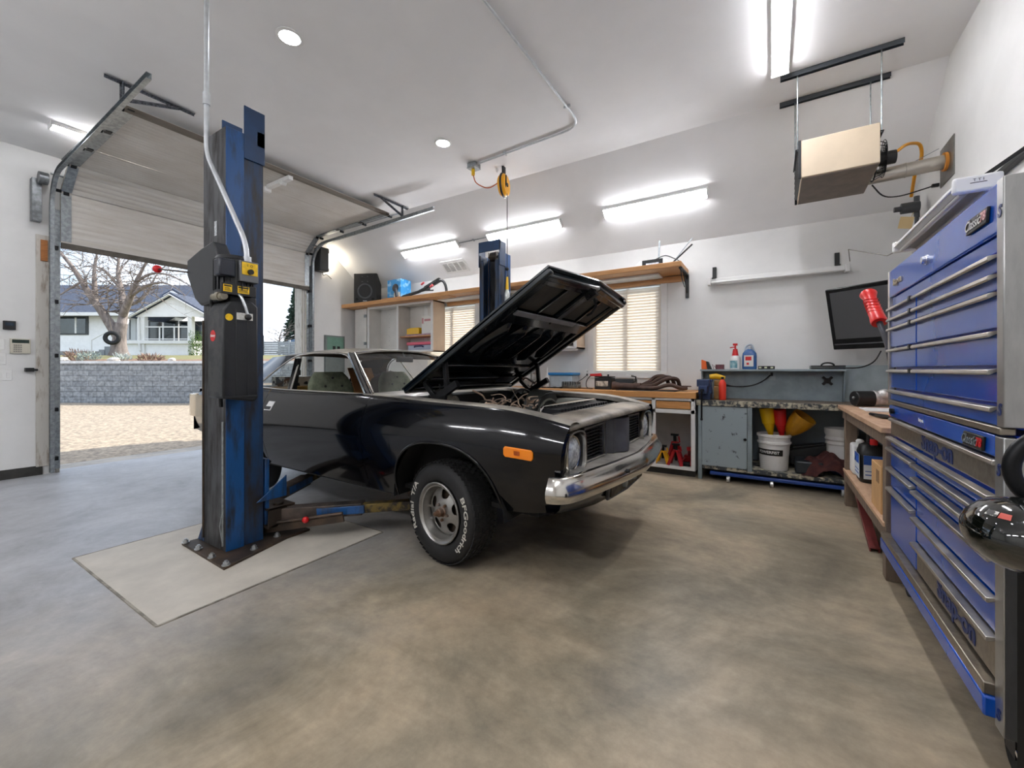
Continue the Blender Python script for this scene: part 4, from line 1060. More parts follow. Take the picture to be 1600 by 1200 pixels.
# front end
def lipx(y): return .80+.085*(1-min(1, abs(y)/.84)**1.3)
def lipz(y): return .940+.035*(1-min(1, abs(y)/.84)**1.5)
rows = []
for i in range(33):
    y = -.80+1.60*i/32; a = abs(y)
    r0 = W(.60+.085*(1-min(1, a/.72)), y, .965+.022*(1-min(1, (a/.84)**2))-(max(0, a-.70)*.25))
    l = W(lipx(y), y, lipz(y))
    rows.append([r0-V((0, 0, .05)), r0, r0.lerp(l, .4)+V((0, 0, .008)), r0.lerp(l, .75)+V((0, 0, .008)), r0.lerp(l, .92)+V((0, 0, .004)), l+V((.002, 0, -.006)), l+V((.006, 0, -.018)), l+V((0, 0, -.030)), l+V((-.04, 0, -.034))])
_hp = MB().grid(rows).build('header_panel', M('dusty_header', '#2a2826', .42, col2='#a89e90', vs=3, lo=.34, hi=.66, detail=8), car, smooth=75)
# lower pan of the grille opening: dusty ledge out to the bumper
rows = []
for i in range(33):
    y = -.86+1.72*i/32; lx = lipx(y)
    rows.append([W(lx-.17, y, .692), W(lx-.05, y, .684), W(lx+.035, y, .675), W(lx+.04, y, .655), W(lx+.02, y, .60)])
MB().grid(rows).build('grille_pan', DUST2, car, smooth=50)
GRB = M('grille_black', '#0d0e10', .55, var=.2, vs=20)
MB().box(XC+.70, XC+.745, YC-.85, YC+.85, .67, .93).build('grille_back', GRB, car)
for s in (-1, 1):
    g_ = MB()
    for k in range(10):
        z = .70+.02*k; g_.box(XC+.745, XC+.775, YC+min(s*.55, s*.24), YC+max(s*.55, s*.24), z, z+.007)
    for k in range(7):
        y = s*(.26+.045*k); g_.box(XC+.745, XC+.765, YC+y-.003, YC+y+.003, .695, .90)
    g_.build('grille_mesh', GRB, car)
    f_ = MB(); 
    ring = [W(.79, s*.24, .694), W(.78, s*.55, .694), W(.78, s*.55, .895), W(.795, s*.24, .905)]
    f_.tube(ring, .008, 6, closed=True); f_.build('grille_surround', DUST2, car)
    # headlamp: deep bucket, lens, bright bezel
    hc = W(.755, s*.70, .775)
    hb = MB(); R_ = []
    def rr(hw, hh, x, n=32, p=3.2):
        out = []
        for k in range(n):
            a = 2*pi*k/n; cx, sy = cos(a), sin(a)
            out.append(W(x, s*.70+hw*math.copysign(abs(cx)**(2/p), cx)*(.98 if cx*s < 0 else 1), -.025+.80+hh*math.copysign(abs(sy)**(2/p), sy)))
        return out
    hb.grid([rr(.132, .132, .80), rr(.122, .122, .795), rr(.118, .118, .765), rr(.11, .11, .75)], closeu=True)
    hb.build('headlamp_bucket', GRB, car, smooth=60)
    bz = MB(); bz.grid([rr(.118, .118, .79), rr(.122, .122, .812), rr(.132, .132, .812), rr(.137, .137, .79), rr(.137, .137, .77)], closeu=True); bz.build('headlamp_bezel', OLDCHR, car, smooth=60)
    ln = MB(); ln.lathe([(.0, .034), (.03, .032), (.06, .025), (.086, .009), (.096, 0), (.096, -.02), (0, -.02)], W(.772, s*.70, .775), (1, 0, 0), 32, caps=False)
    hl = ln.build('headlamp', M('headlamp_glass', '#c9ced2', .12, .35, var=.3, vs=40, bump=.3, bs=60) if 'headlamp_glass' not in bpy.data.materials else bpy.data.materials['headlamp_glass'], car, smooth=60)
    MB().tube([W(.776, s*.70+.098*cos(2*pi*k/32), .775+.098*sin(2*pi*k/32)) for k in range(32)], .007, 6, closed=True).build('retaining_ring', OLDCHR, hl)
    # outer fender cap closing the nose beside the lamp
    cp = MB(); 
    rows = [[W(.79+.03*(z-.7)/.25, s*sw_(.79, z), z), W(.80+.03*(z-.7)/.25, s*(sw_(.79, z)-.02), z), W(.795+.03*(z-.7)/.25, s*.835, z), W(.77, s*.80, z)] for z in (.47, .56, .65, .72, .80, .86, .905)]
    cp.grid(rows); cp.build('fender_cap', PAINT, car, smooth=60)
# centre divider
dv = MB(); dv.prism([(.74, -.235), (.785, -.23), (.79, -.19), (.775, -.17), (.82, -.14), (.825, -.09), (.865, -.045), (.875, 0), (.865, .045), (.825, .09), (.82, .14), (.775, .17), (.79, .19), (.785, .23), (.74, .235)], W(0, 0, .685)-V((0, 0, 0)), (1, 0, 0), (0, 1, 0), .235)
dv.build('grille_divider', GREYP, car, bevel=.006)
# bumper
bp = [(.755, .945), (.79, .942), (.835, .905), (.865, .80), (.925, .42), (.965, 0)]
bp = [(x, -y) for x, y in bp]+[(x, y) for x, y in reversed(bp[:-1])]
P_ = arc_smooth([W(x, y, 0) for x, y in bp], .09, 6)
prof = [(-.03, .553), (.0, .548), (.028, .558), (.042, .586), (.041, .618), (.0, .680), (-.012, .686), (-.035, .684), (-.035, .56)]
swept(P_, prof).build('front_bumper', OLDCHR, car, smooth=32)
m = MB(); m.cyl(W(.985, -.32, .625), W(.965, -.32, .625), .012, n=12); m.build('bumper_bolt', GRB, car)
# valance with its centre mouth
rows = []
for i in range(41):
    y = -.87+1.74*i/40; a = abs(y)/.9; x_ = .79+.10*(1-a**1.6)
    zb = .42+.05*max(0, (abs(y)-.45)/.45)
    rows.append([W(x_-.02, y, .60), W(x_, y, .56), W(x_-.012, y, .50), W(x_-.05, y, zb), W(x_-.13, y, zb-.02)])
MB().grid(rows).build('front_valance', PAINT, car, smooth=60)
m = MB(); m.tube([W(.875, -.38, .54), W(.845, -.33, .435), W(.86, 0, .43), W(.845, .33, .435), W(.875, .38, .54)], .013, 8); m.build('valance_mouth_rim', GREYP, car)
m = MB(); m.box(XC+.80, XC+.872, YC-.33, YC+.33, .445, .54); m.build('valance_mouth', M('mouth_brown', '#57503f', .6, var=.4, vs=18), car)
m = MB(); m.cyl(W(.895, -.1, .49), W(.87, -.1, .49), .03, n=14); m.bar(W(.885, -.05, .50), W(.885, .12, .48), .02, .012); m.build('tow_bracket', GALV, car)

# hood, hinged at the cowl
th = radians(31.7); HD = V((cos(th), 0, sin(th))); HN = V((-sin(th), 0, cos(th)))
def H(s, y, h=0): return W(-.61, y, 1.11)+HD*s+HN*h
def hoodw(s): return interp([0, .4, 1.446], [.722, .722, .70], s)
def hooded(y): return 1.446+.055*(1-abs(y)/.70)
rows = []
for i in range(25):
    u = i/24; row = []
    for j in range(25):
        v = -1+2*j/24; y0 = v*hoodw(u*1.446); s_ = u*hooded(y0); crown = .022*(1-v*v)*sin(pi*min(1, u*.9+.1))
        row.append(H(s_, v*hoodw(s_ if s_ < 1.446 else 1.446), crown))
    rows.append(row)
hood = MB().slab(rows, HN*-.012).build('hood', PAINT2, car, smooth=50)
def hbar(s0, y0, s1, y1, w_, h0, h1):
    p, q = H(s0, y0, (h0+h1)/2), H(s1, y1, (h0+h1)/2)
    return p, q, w_, h1-h0
def hb_(m, s0, y0, s1, y1, w_, h0, h1): m.bar(*hbar(s0, y0, s1, y1, w_, h0, h1), HN)
rim = MB()
for s in (-1, 1):
    hb_(rim, .0, s*.695, 1.44, s*.675, .05, -.05, -.008); hb_(rim, .03, s*.63, 1.40, s*.612, .075, -.036, -.008)
hb_(rim, 1.395, -.685, 1.45, 0, .05, -.06, -.008); hb_(rim, 1.45, 0, 1.395, .685, .05, -.06, -.008)
hb_(rim, 1.36, -.64, 1.41, 0, .08, -.04, -.008); hb_(rim, 1.41, 0, 1.36, .64, .08, -.04, -.008)
hb_(rim, .03, -.7, .03, .7, .07, -.045, -.008)
rim.build('hood_frame', PAINT2, hood, bevel=.012)
cb = MB(); hb_(cb, 1.0, -.6, 1.0, .6, .13, -.04, -.008); hb_(cb, 1.0, 0, 1.40, 0, .085, -.045, -.008); hb_(cb, .33, -.6, .33, .6, .09, -.034, -.008); hb_(cb, .15, -.6, .15, .6, .05, -.03, -.008)
cb.build('hood_brace', PAINT2, hood, bevel=.01)
ip = MB(); ip.slab([[H(.02, -.64, -.016), H(.02, .64, -.016)], [H(1.0, -.63, -.016), H(1.0, .63, -.016)]], HN*.006); ip.build('hood_inner_panel', PAINT2, hood)
for s in (-1, 1):
    fp = MB(); a, b_ = (s*.06, s*.57); fp.slab([[H(1.075, a, -.014), H(1.075, b_, -.014)], [H(1.345, a, -.014), H(1.33, b_, -.014)]], HN*.004)
    o = fp.build('hood_pocket_panel', M('pocket_olive', '#3a3730', .55, var=.3, vs=5) if 'pocket_olive' not in bpy.data.materials else bpy.data.materials['pocket_olive'], hood)
fpb = MB(); hb_(fpb, 1.08, -.31, 1.34, -.29, .02, -.034, -.012); hb_(fpb, 1.08, .33, 1.34, .31, .02, -.034, -.012); fpb.build('pocket_bar', PAINT2, hood)
gs = MB(); hb_(gs, 1.055, -.58, 1.055, .32, .045, -.052, -.04); gs.build('brace_plate', M('primer_grey', '#8a8b8f', .5, var=.1), hood, bevel=.004)
for k, (y0, y1, s0, s1, w_) in enumerate(((-.50, -.44, .50, .93, .055), (-.27, -.20, .46, .93, .075), (.0, .02, .46, .93, .085), (.26, .20, .46, .93, .075), (.48, .42, .52, .92, .05))):
    q = MB(); rows = []
    for i in range(15):
        t = i/14; ww = w_*(sin(pi*(.06+.88*t)))**.7; row = []
        for j in range(9):
            v = -1+2*j/8; row.append(H(s0+(s1-s0)*t, y0+(y1-y0)*t+v*ww, -.016-.045*(1-v*v)*min(1, sin(pi*t)*2.2+.1)))
        rows.append(row)
    q.grid(rows); q.build('hood_stamping', PAINT2, hood, smooth=60)
la = MB(); hb_(la, 1.36, -.04, 1.44, -.04, .05, -.09, -.03); la.tube([H(1.40, 0, -.06), H(1.37, .03, -.13), H(1.31, .04, -.15), H(1.27, .05, -.14)], .010, 8)
la.cyl(H(1.38, -.08, -.07), H(1.38, .09, -.07), .014, n=10); la.build('hood_latch', DKMETAL, hood)
lp = MB(); lp.slab([[H(.10, .32, -.034), H(.10, .58, -.034)], [H(.20, .30, -.034), H(.20, .56, -.034)]], HN*-.002); lp.build('hood_label', M('worn_decal', '#3c4046', .6, var=.5, vs=60), hood)
for s in (-1, 1):
    h = MB(); y = s*.655
    h.bar(W(-.43, y, 1.145), W(-.32, y, 1.045), .03, .035); h.bar(W(-.34, y, 1.03), W(-.12, y, 1.155), .04, .05); h.bar(W(-.30, y, .92), W(-.26, y, 1.09), .03, .08)
    h.bar(H(.42, y, -.03), W(-.215, y, 1.09), .028, .032); h.bar(H(.20, y, -.04), W(-.43, y, 1.14), .025, .03)
    h.tube([W(-.46+.011*k, y+.018*cos(k*1.3), 1.0+.008*k+.018*sin(k*1.3)) for k in range(24)], .006, 5)
    h.build('hood_hinge', DKMETAL, car, bevel=.003)

# engine bay
ENG = M('engine_grime', '#2c2b29', .55, .3, var=.4, vs=12); TANS = M('aged_wiring', '#a58f7c', .7, var=.3, vs=20); HOSE = M('radiator_hose_grey', '#4a4a42', .6, var=.15)
MB().box(XC-.66, XC-.60, YC-.74, YC+.74, .45, 1.03).build('firewall', SOOT, car)
MB().box(XC-.55, XC+.1, YC-.25, YC+.25, .5, .86).build('engine_block', ENG, car, bevel=.03)
for s in (-1, 1):
    m = MB(); m.obox(W(-.22, s*.28, .86), (.58, .16, .10), Matrix.Rotation(s*-.5, 3, 'X'))
    m.build('valve_cover', M('valve_cover_black', '#1d1d1f', .35, .3) if 'valve_cover_black' not in bpy.data.materials else bpy.data.materials['valve_cover_black'], car, bevel=.03)
m = MB(); m.lathe([(.0, .10), (.10, .10), (.17, .085), (.175, .02), (.16, 0)], W(-.26, .05, .90), (0, 0, 1), 32, caps=False); m.build('air_cleaner', ENG, car)
m = MB(); m.lathe([(.0, 0), (.11, .01), (.12, .04), (.12, .09), (.06, .13), (.05, .2), (0, .2)], W(-.56, -.40, .97), (1, 0, .15), 24, caps=False); m.build('brake_booster', M('booster_tan', '#6e6a60', .5, .4, var=.3, vs=12), car)
m = MB(); m.box(XC-.50, XC-.30, YC-.66, YC-.54, .95, 1.03); m.build('relay_box', M('brass_box', '#8a6c2a', .5, .3, var=.3, vs=14), car, bevel=.006)
m = MB(); m.box(XC-.28, XC-.14, YC-.66, YC-.56, .9, 1.02); m.build('washer_bottle', M('bottle_grey', '#6a6b6a', .6), car, bevel=.01)
random.seed(3); m = MB()
for i in range(22):
    p = W(random.uniform(-.12, .22), random.uniform(-.45, .0), random.uniform(.95, 1.01)); pts = [p]
    for k in range(5): p = p+V((random.uniform(-.07, .07), random.uniform(-.07, .07), random.uniform(-.035, .045))); pts.append(p)
    m.tube(arc_smooth(pts, .03, 3), random.choice((.003, .0045, .007)), 6)
m.build('wiring_bundle', TANS, car); m = MB()
for i in range(12):
    p = W(random.uniform(-.3, .3), random.uniform(-.5, .3), random.uniform(.93, 1.0)); pts = [p]
    for k in range(4): p = p+V((random.uniform(-.10, .10), random.uniform(-.10, .10), random.uniform(-.04, .05))); pts.append(p)
    m.tube(arc_smooth(pts, .05, 3), random.choice((.005, .009, .013)), 6)
m.build('vacuum_hose', BLACK, car)
m = MB(); m.tube(arc_smooth([W(-.05, -.1, 1.0), W(-.02, -.02, 1.1), W(.03, .08, 1.08), W(.02, .18, .95)], .08), .009, 8); m.build('heater_hose', BLACK, car)
m = MB()
for k in range(7): m.cyl(W(.0+.035*k, -.25+.02*k, .90), W(.018+.035*k, -.24+.02*k, .93+.02*(k % 2)), .016, n=8)
m.build('spark_plug_boot', TANS, car)
m = MB(); m.cyl(W(.12, -.02, .93), W(.25, -.02, .92), .17, n=40); m.build('fan_shroud', M('shroud_black', '#242522', .5), car)
m = MB(); m.tube([W(.25, -.02+.18*cos(a), .84+.18*sin(a)) for a in [pi*k/16 for k in range(17)]], .016, 8); m.build('shroud_lip', HOSE, car)
m = MB(); m.tube(arc_smooth([W(.1, .1, .90), W(.26, .12, .985), W(.36, .32, .975), W(.44, .45, .95)], .1), .045, 14); m.build('radiator_hose', HOSE, car)
rd = MB(); rd.box(XC+.44, XC+.53, YC-.45, YC+.52, .55, .955); rd.build('radiator', M('radiator_black', '#1c1c1d', .5, .4, var=.2), car, bevel=.01)
m = MB()
for k in range(18): m.box(XC+.405, XC+.545, YC-.40+.05*k, YC-.378+.05*k, .955, .988)
m.build('radiator_fin', M('fin_dark', '#26272a', .4, .5), car, bevel=.003)
m = MB(); m.tube(arc_smooth([W(.41, -.42, .90), W(.41, -.42, 1.0), W(.43, .5, 1.0), W(.43, .5, .9)], .05), .010, 8); m.build('radiator_tube', OLDCHR, car)
m = MB(); m.tube([W(.56+.02*(1-(y/.6)**2), y, .958) for y in [-.6+.1*k for k in range(13)]], .016, 8); m.build('hood_seal', BLACK, car)
m = MB(); m.box(XC+.54, XC+.60, YC-.70, YC+.70, .84, .93); m.build('radiator_support', SOOT, car)

# cabin
SEAT = M('seat_green_velour', '#6d7460', .9, var=.2, vs=16, bump=.2, bs=70); GOLD = M('seat_gold', '#a07a35', .8, var=.15, vs=10); SBTN = M('seat_button', '#191916', .6)
MB().box(XC-1.32, XC-.95, YC-.76, YC+.76, .70, 1.03).build('dashboard', CARIN, car, bevel=.05)
m = MB(); m.cyl(W(-1.15, .38, .92), W(-1.50, .38, 1.02), .03, n=12); m.tube([W(-1.52, .38, 1.02)+frame((-.94, 0, .30)) @ V((.18*cos(2*pi*k/28), .18*sin(2*pi*k/28), 0)) for k in range(28)], .014, 8, closed=True); m.build('steering_wheel', CARIN, car)
def seat(y):
    b_ = MB(); prof2 = []
    rows = []
    for i in range(13):
        t = i/12; z = .55+.68*t; hw = .25*(1-.05*t) if t < .75 else .25*(1-.0375-(.38*((t-.75)/.25)**2)); row = []
        for k in range(20):
            a = 2*pi*k/20; cx = math.copysign(abs(cos(a))**.6, cos(a)); sy = math.copysign(abs(sin(a))**.7, sin(a))
            row.append(W(-1.87-.16*t+.07*sy*(1-.35*t), y+hw*cx, z))
        rows.append(row)
    b_.grid(rows, closeu=True); b_.add(rows[-1], [tuple(range(20))]); b_.add(rows[0], [tuple(range(20))])
    st = b_.build('front_seat', SEAT, car, smooth=70)
    c_ = MB(); c_.box(XC-1.9, XC-1.4, YC+y-.25, YC+y+.25, .43, .62); c_.build('seat_cushion', SEAT, st, bevel=.05)
    bt = MB()
    for (dy, z) in ((0, 1.17), (-.09, 1.09), (.09, 1.09), (0, 1.01), (-.09, .93), (.09, .93)):
        t = (z-.55)/.68; bt.ball(W(-1.87-.16*t+.07*(1-.35*t), y+dy, z), .013, 8)
    bt.build('seat_button', SBTN, st)
seat(-.40); seat(.42)
m = MB(); m.box(XC-2.85, XC-2.66, YC-.62, YC+.62, .6, 1.07); m.build('rear_seat', GOLD, car, bevel=.04)
m = MB(); m.box(XC-3.4, XC-2.84, YC-.66, YC+.66, 1.02, 1.06); m.build('parcel_shelf', CARIN, car)
m = MB(); m.obox(W(-1.40, .02, 1.355), (.02, .21, .055)); m.bar(W(-1.40, .02, 1.36), W(-1.43, .02, 1.425), .012, .012); m.build('rear_view_mirror', M('mirror_back', '#3a3a3c', .35, .3), car, bevel=.006)
for s in (-.33, .37):
    m = MB(); m.obox(W(-1.50, s, 1.385), (.16, .42, .014), Matrix.Rotation(.25, 3, 'Y')); m.build('sun_visor', M('visor_dark', '#2b2320', .8) if 'visor_dark' not in bpy.data.materials else bpy.data.materials['visor_dark'], car, bevel=.005)
m = MB(); m.bar(W(-2.1, -.66, 1.36), W(-2.16, -.68, 1.03), .04, .004); m.bar(W(-2.13, -.67, 1.36), W(-2.22, -.7, 1.03), .04, .004); m.box(XC-2.15, XC-2.10, YC-.68, YC-.65, 1.2, 1.25); m.build('seat_belt', BLACK, car)

# wheels
TIRE = M('tire_rubber', '#151516', .68, var=.2, vs=14, bump=.05, bs=60); ALLOY = M('cast_alloy', '#9b9995', .32, .85, var=.12, vs=9, rvar=.15)
RUST = M('rusty_hub', '#6a4f3c', .6, .5, col2='#8c8078', vs=18, lo=.4, hi=.65); LET = M('tire_lettering_white', '#c2bfb6', .6, var=.1)
def wheel(x, y, z, s, letters=True, tread=True, steer=0.):
    """s = -1 faces the camera side"""
    o = W(x, y, z); ax = V((-sin(steer), s*cos(steer), 0)); R_ = frame(ax, (1, 0, 0))     # local z points outwards
    A = lambda r, a, h: o + R_ @ V((r*cos(a), r*sin(a), h))
    t = MB()
    prof = [(.196, -.19), (.235, -.205), (.285, -.215), (.312, -.20), (.322, -.17), (.325, -.11), (.322, -.05), (.312, -.018), (.290, -.004), (.262, .002), (.235, .002), (.215, -.004), (.203, -.012), (.195, -.02), (.19, -.05)]
    t.lathe(prof, o, ax, 64, caps=False)
    tr_ = t.build('tire', TIRE, car, smooth=50)
    if tread:
        b_ = MB()
        for row, h in enumerate((-.188, -.158, -.125, -.093, -.061, -.030)):
            n = 52
            for k in range(n):
                a = 2*pi*(k+.5*(row % 2))/n; r = .325-(.004 if row in (0, 5) else 0)
                b_.obox(A(r, a, h), (.007, .031, .026), R_ @ Matrix.Rotation(a, 3, 'Z') @ Matrix.Rotation(.22*(1 if row < 3 else -1), 3, 'X'))
        tb = b_.build('tread_blocks', TIRE, tr_, smooth=0); tb['kind'] = 'stuff'
    if letters:
        for body, mid, sz in (('BFGoodrich', radians(-8), .048), ('Radial', radians(180)+.25, .048), ('T/A', radians(180)-.46, .048)):
            q = MB()
            def mp(px, py, pz, mid=mid):
                r = .266+py; a = mid-px/.266; return A(r, a, .0028+pz)
            q.text(body, (0, 0, 0), (1, 0, 0), (0, 1, 0), sz, .002, mapper=mp, bold=.0006, sx=1.6); q.build('tire_lettering', LET, tr_, smooth=0)
    rm = MB()
    rm.lathe([(.186, -.20), (.18, -.12), (.172, -.03), (.186, -.012), (.197, -.006), (.197, .0), (.190, .003), (.183, -.002), (.177, -.010), (.168, -.012), (.160, -.045), (.152, -.068)], o, ax, 72, caps=False)
    # dished face with five slots
    nr, na = 34, 300
    def hz(r): return interp([.03, .06, .085, .12, .152], [-.038, -.040, -.048, -.062, -.068], r)
    rows = [[A(.03+.122*i/nr, 2*pi*k/na, hz(.03+.122*i/nr)) for k in range(na)] for i in range(nr+1)]
    vs = [p for r in rows for p in r]; fs = []
    for i in range(nr):
        r = .03+.122*(i+.5)/nr
        for k in range(na):
            a = (2*pi*(k+.5)/na+.35) % (2*pi/5)-pi/5
            if (abs(a)/.33)**2.6+(abs(r-.113)/.029)**2.6 < 1: continue
            fs.append((i*na+k, i*na+(k+1) % na, (i+1)*na+(k+1) % na, (i+1)*na+k))
    rm.add(vs, fs)
    rw = rm.build('slotted_rim', ALLOY, car, smooth=40)
    md = rw.modifiers.new('solid', 'SOLIDIFY'); md.thickness = .006; md.offset = -1
    MB().cyl(A(0, 0, -.13), A(0, 0, -.09), .15, n=40).build('brake_drum', GRIME, car)
    hb2 = MB(); hb2.lathe([(0, .026), (.012, .026), (.017, .012), (.019, .0), (.026, -.004), (.027, -.03), (.034, -.036), (.03, -.06)], o, ax, 24, caps=False); hb2.build('hub', RUST, rw)
    for k in range(5):
        ln = MB(); a = 2*pi*k/5+.35+pi/5; ln.cyl(A(.052, a, -.044), A(.052, a, -.026), .0105, .009, n=6); ln.build('lug_nut', RUST, rw)
wheel(-.07, -.905, .332, -1, steer=radians(7)); wheel(-2.743, -.85, .34, -1, False, False); wheel(0, .865, .332, 1, False, False)
MB().cyl(W(0, -.75, .34), W(0, .75, .34), .03, n=10).build('front_axle_linkage', GRIME, car)
MB().cyl(W(-2.743, -.75, .34), W(-2.743, .75, .34), .04, n=10).build('rear_axle', GRIME, car)
# the car sits a touch askew on the lift: turn it about the near front wheel
_p = W(0, -.87, 0); _a = radians(-1.6); _R = Matrix.Rotation(_a, 3, 'Z')
car.rotation_euler = (0, 0, _a); car.location = _p + _R @ (V(car.location)-_p)
# things left in the cabin
bx = thing('printed_box', 'black and white printed box lying on the parcel shelf of the car', 'box', W(-3.0, -.15, 1.06))
m = MB(); m.obox(W(-3.0, -.12, 1.115), (.20, .42, .11), Matrix.Rotation(.15, 3, 'Z')); m.build('carton', M('print_bw', '#d6d4ce', .6, col2='#26262a', vs=14, lo=.48, hi=.52), bx, smooth=0)
m = MB(); m.obox(W(-3.0, -.12, 1.172), (.19, .41, .004), Matrix.Rotation(.15, 3, 'Z')); m.build('box_lid', WHITE, bx, smooth=0)
m = MB(); m.obox(W(-2.45, .42, 1.12), (.01, .34, .34), Matrix.Rotation(-.45, 3, 'Y')); tag(m.build('cardboard_sheet', M('cardboard', '#c58f5c', .85, var=.1, vs=9), smooth=0), 'tan cardboard sheet leaning inside the car behind the front seat', 'cardboard')
m = MB(); m.ball(W(-2.12, .52, 1.05), .24, 20, (.7, 1.1, .75)); random.seed(8); m.v = [v+V((random.uniform(-.012, .012),)*3) for v in m.v]
tag(m.build('duffel_bag', M('dark_brown_bag', '#2f201a', .85, var=.2, vs=8), smooth=60), 'dark brown soft bag piled inside the car behind the far seat', 'bag')
# ---------------------------------------------------------------- blue tool chest
TBLUE = M('tool_chest_blue', '#0a50b8', .2, .1, coat=.3, spec=.4, var=.06, vs=2)
TBLUE2 = M('tool_chest_frame_blue', '#0b3cc0', .3, .0, coat=.2)
ALU = M('handle_aluminium', '#bdb8b0', .3, .9, var=.12, vs=10, rvar=.1)
DST = M('dusty_steel', '#8b8377', .36, .85, col2='#a39a8c', vs=5, lo=.35, hi=.7, stretch=(2, 8, 8))
NAVY = M('lettering_navy', '#1c2f66', .4)
FX, CY0, CY1 = .58, 1.80, 3.22
tc = thing('tool_chest', 'tall blue two piece tool chest with many wide drawers along the wall', 'tool chest', (.9, 2.5, 0))
MB().box(FX+.03, 1.2, CY0+.005, CY1, .25, 1.055).build('roll_cabinet', TBLUE2, tc, bevel=.006)
MB().box(FX+.03, 1.18, CY0+.005, CY1, 1.075, 1.80).build('top_cabinet', TBLUE2, tc, bevel=.006)
ld = MB().box(FX+.0, 1.18, CY0+.045, CY1-.012, 1.665, 1.818).build('lid', TBLUE, tc, bevel=.006)
MB().box(FX+.012, FX+.03, CY0+.06, CY1-.02, 1.615, 1.66).build('lid_rail', TBLUE, tc)
MB().box(FX-.005, FX+.03, CY0+.02, CY1, 1.055, 1.078).build('worktop_edge', DST, tc, bevel=.004)
MB().box(FX-.03, 1.2, CY0+.05, CY1+.06, .19, .252).build('bottom_rail', TBLUE, tc, bevel=.006)
MB().box(FX-.028, FX+.03, CY0+.06, CY1+.05, .252, .29).build('bottom_ledge', DST, tc, bevel=.004)
for a, b_, z0, z1 in ((CY0-.002, CY0+.055, .17, 1.05), (CY0-.002, CY0+.042, 1.08, 1.82)):
    o = MB().box(FX-.004, FX+.045, a, b_, z0, z1).build('corner_trim', STEEL, tc, bevel=.003)
    for z in ((z1-.1), z0+.05): m = MB(); m.text('S', (FX-.005, (a+b_)/2, z), (0, -1, 0), (0, 0, 1), .05, .001, bold=.0015, shear=.2); m.build('corner_emblem', NAVY, o)
MB().box(FX-.004, FX+.02, CY1-.012, CY1+.012, 1.08, 1.82).build('corner_trim', ALU, tc, bevel=.003)
MB().box(FX+.04, 1.18, CY0-.002, CY0+.004, 1.09, 1.80).build('side_panel', M('side_grey', '#4e4a45', .4, .25, var=.2, vs=3), tc)
def drawer(y0, y1, z0, z1, mat=None, nm='drawer', depth=.025):
    """z1 is the handle height"""
    d = MB().box(FX+.004, FX+.035, y0, y1, z0, z1).build(nm, mat or TBLUE, tc, bevel=.003)
    h = MB(); h.prism([(0, 0), (-depth, -.004), (-depth-.002, -.016), (-depth+.004, -.020), (0, -.010)], (FX+.004, y1, z1+.004), (1, 0, 0), (0, 0, 1), y1-y0)
    h.build('handle_rail', ALU, d, bevel=.0015); return d
RY0, RY1, LY0, LY1 = CY0+.06, 2.695, 2.71, CY1-.02
zz = [1.60, 1.54, 1.485, 1.366, 1.25]; zb = [1.55, 1.495, 1.38, 1.265, 1.15]
for a, b_ in zip(zz, zb):
    drawer(RY0, RY1, b_, a, depth=.022); o = drawer(LY0, LY1, b_, a, depth=.022)
    MB().box(FX-.022, FX-.012, LY0-.008, LY0+.022, a-.016, a+.006).build('drawer_catch', BLACK, o)
drawer(RY0, LY1, 1.08, 1.135, depth=.018)
d0 = MB().box(FX-.002, FX+.035, RY0, LY1, .985, 1.05).build('lid_drawer', TBLUE, tc, bevel=.003)
sd = drawer(RY0, LY1, .88, .972, DST, depth=.012)
m = MB(); m.text('Snap-on', (FX+.0035, 2.42, .925), (0, -1, 0), (0, 0, 1), .105, .002, bold=.003, sx=1.15); m.build('drawer_lettering', NAVY, sd)
for a, b_ in zip([.863, .80, .74, .675, .55], [.81, .75, .685, .56, .44]): drawer(RY0, RY1, b_, a)
bd = drawer(RY0, RY1, .30, .43, DST)
m = MB(); m.text('Snap-on', (FX+.0035, 2.21, .350), (0, -1, 0), (0, 0, 1), .098, .002, bold=.003, sx=1.2); m.build('drawer_lettering', NAVY, bd)
for a, b_ in zip([.865, .805, .69, .575], [.815, .70, .585, .295]): drawer(LY0, LY1, b_, a)
# badges, lock
def badge(y, z, par, dx=0):
    o = MB(); o.prism([(-.085, -.022), (.075, -.022), (.085, .026), (-.075, .026)], (FX-.001+dx, y, z), (0, -1, 0), (0, 0, 1), .008); b_ = o.build('model_badge', DLAB, par, bevel=.002)
    m = MB(); m.text('Classic', (FX-.0095+dx, y+.025, z+.002), (0, -1, 0), (0, 0, 1), .045, .002, shear=.35, bold=.0008); m.build('badge_lettering', CHROME, b_)
    m = MB(); m.text('78', (FX-.0095+dx, y-.055, z+.002), (0, -1, 0), (0, 0, 1), .04, .002, shear=.2, bold=.001); m.build('badge_number', RED if dx else M('badge_pink', '#d8a8a4', .3, .5), b_)
badge(1.975, 1.735, ld); badge(2.0, 1.012, d0, -.002)
m = MB(); m.text('Snap-on', (FX-.002, 3.02, 1.735), (0, -1, 0), (0, 0, 1), .05, .005, bold=.0015); m.build('lid_lettering', M('tan_emblem', '#b8a98e', .35, .7), ld)
m = MB(); m.cyl((FX-.018, 2.528, 1.735), (FX, 2.528, 1.735), .016, n=18); m.cyl((FX-.004, 2.528, 1.735), (FX, 2.528, 1.735), .022, n=18); m.build('lid_lock', CHROME, ld)
m = MB(); m.text('Snap-on', (FX-.003, 2.60, 1.02), (0, -1, 0), (0, 0, 1), .022, .001, bold=.001); m.build('small_lettering', WHITE, d0)
m = MB(); m.cyl((FX-.02, 3.1, 1.02), (FX, 3.1, 1.02), .016, n=14); m.build('cabinet_lock', DKMETAL, d0)
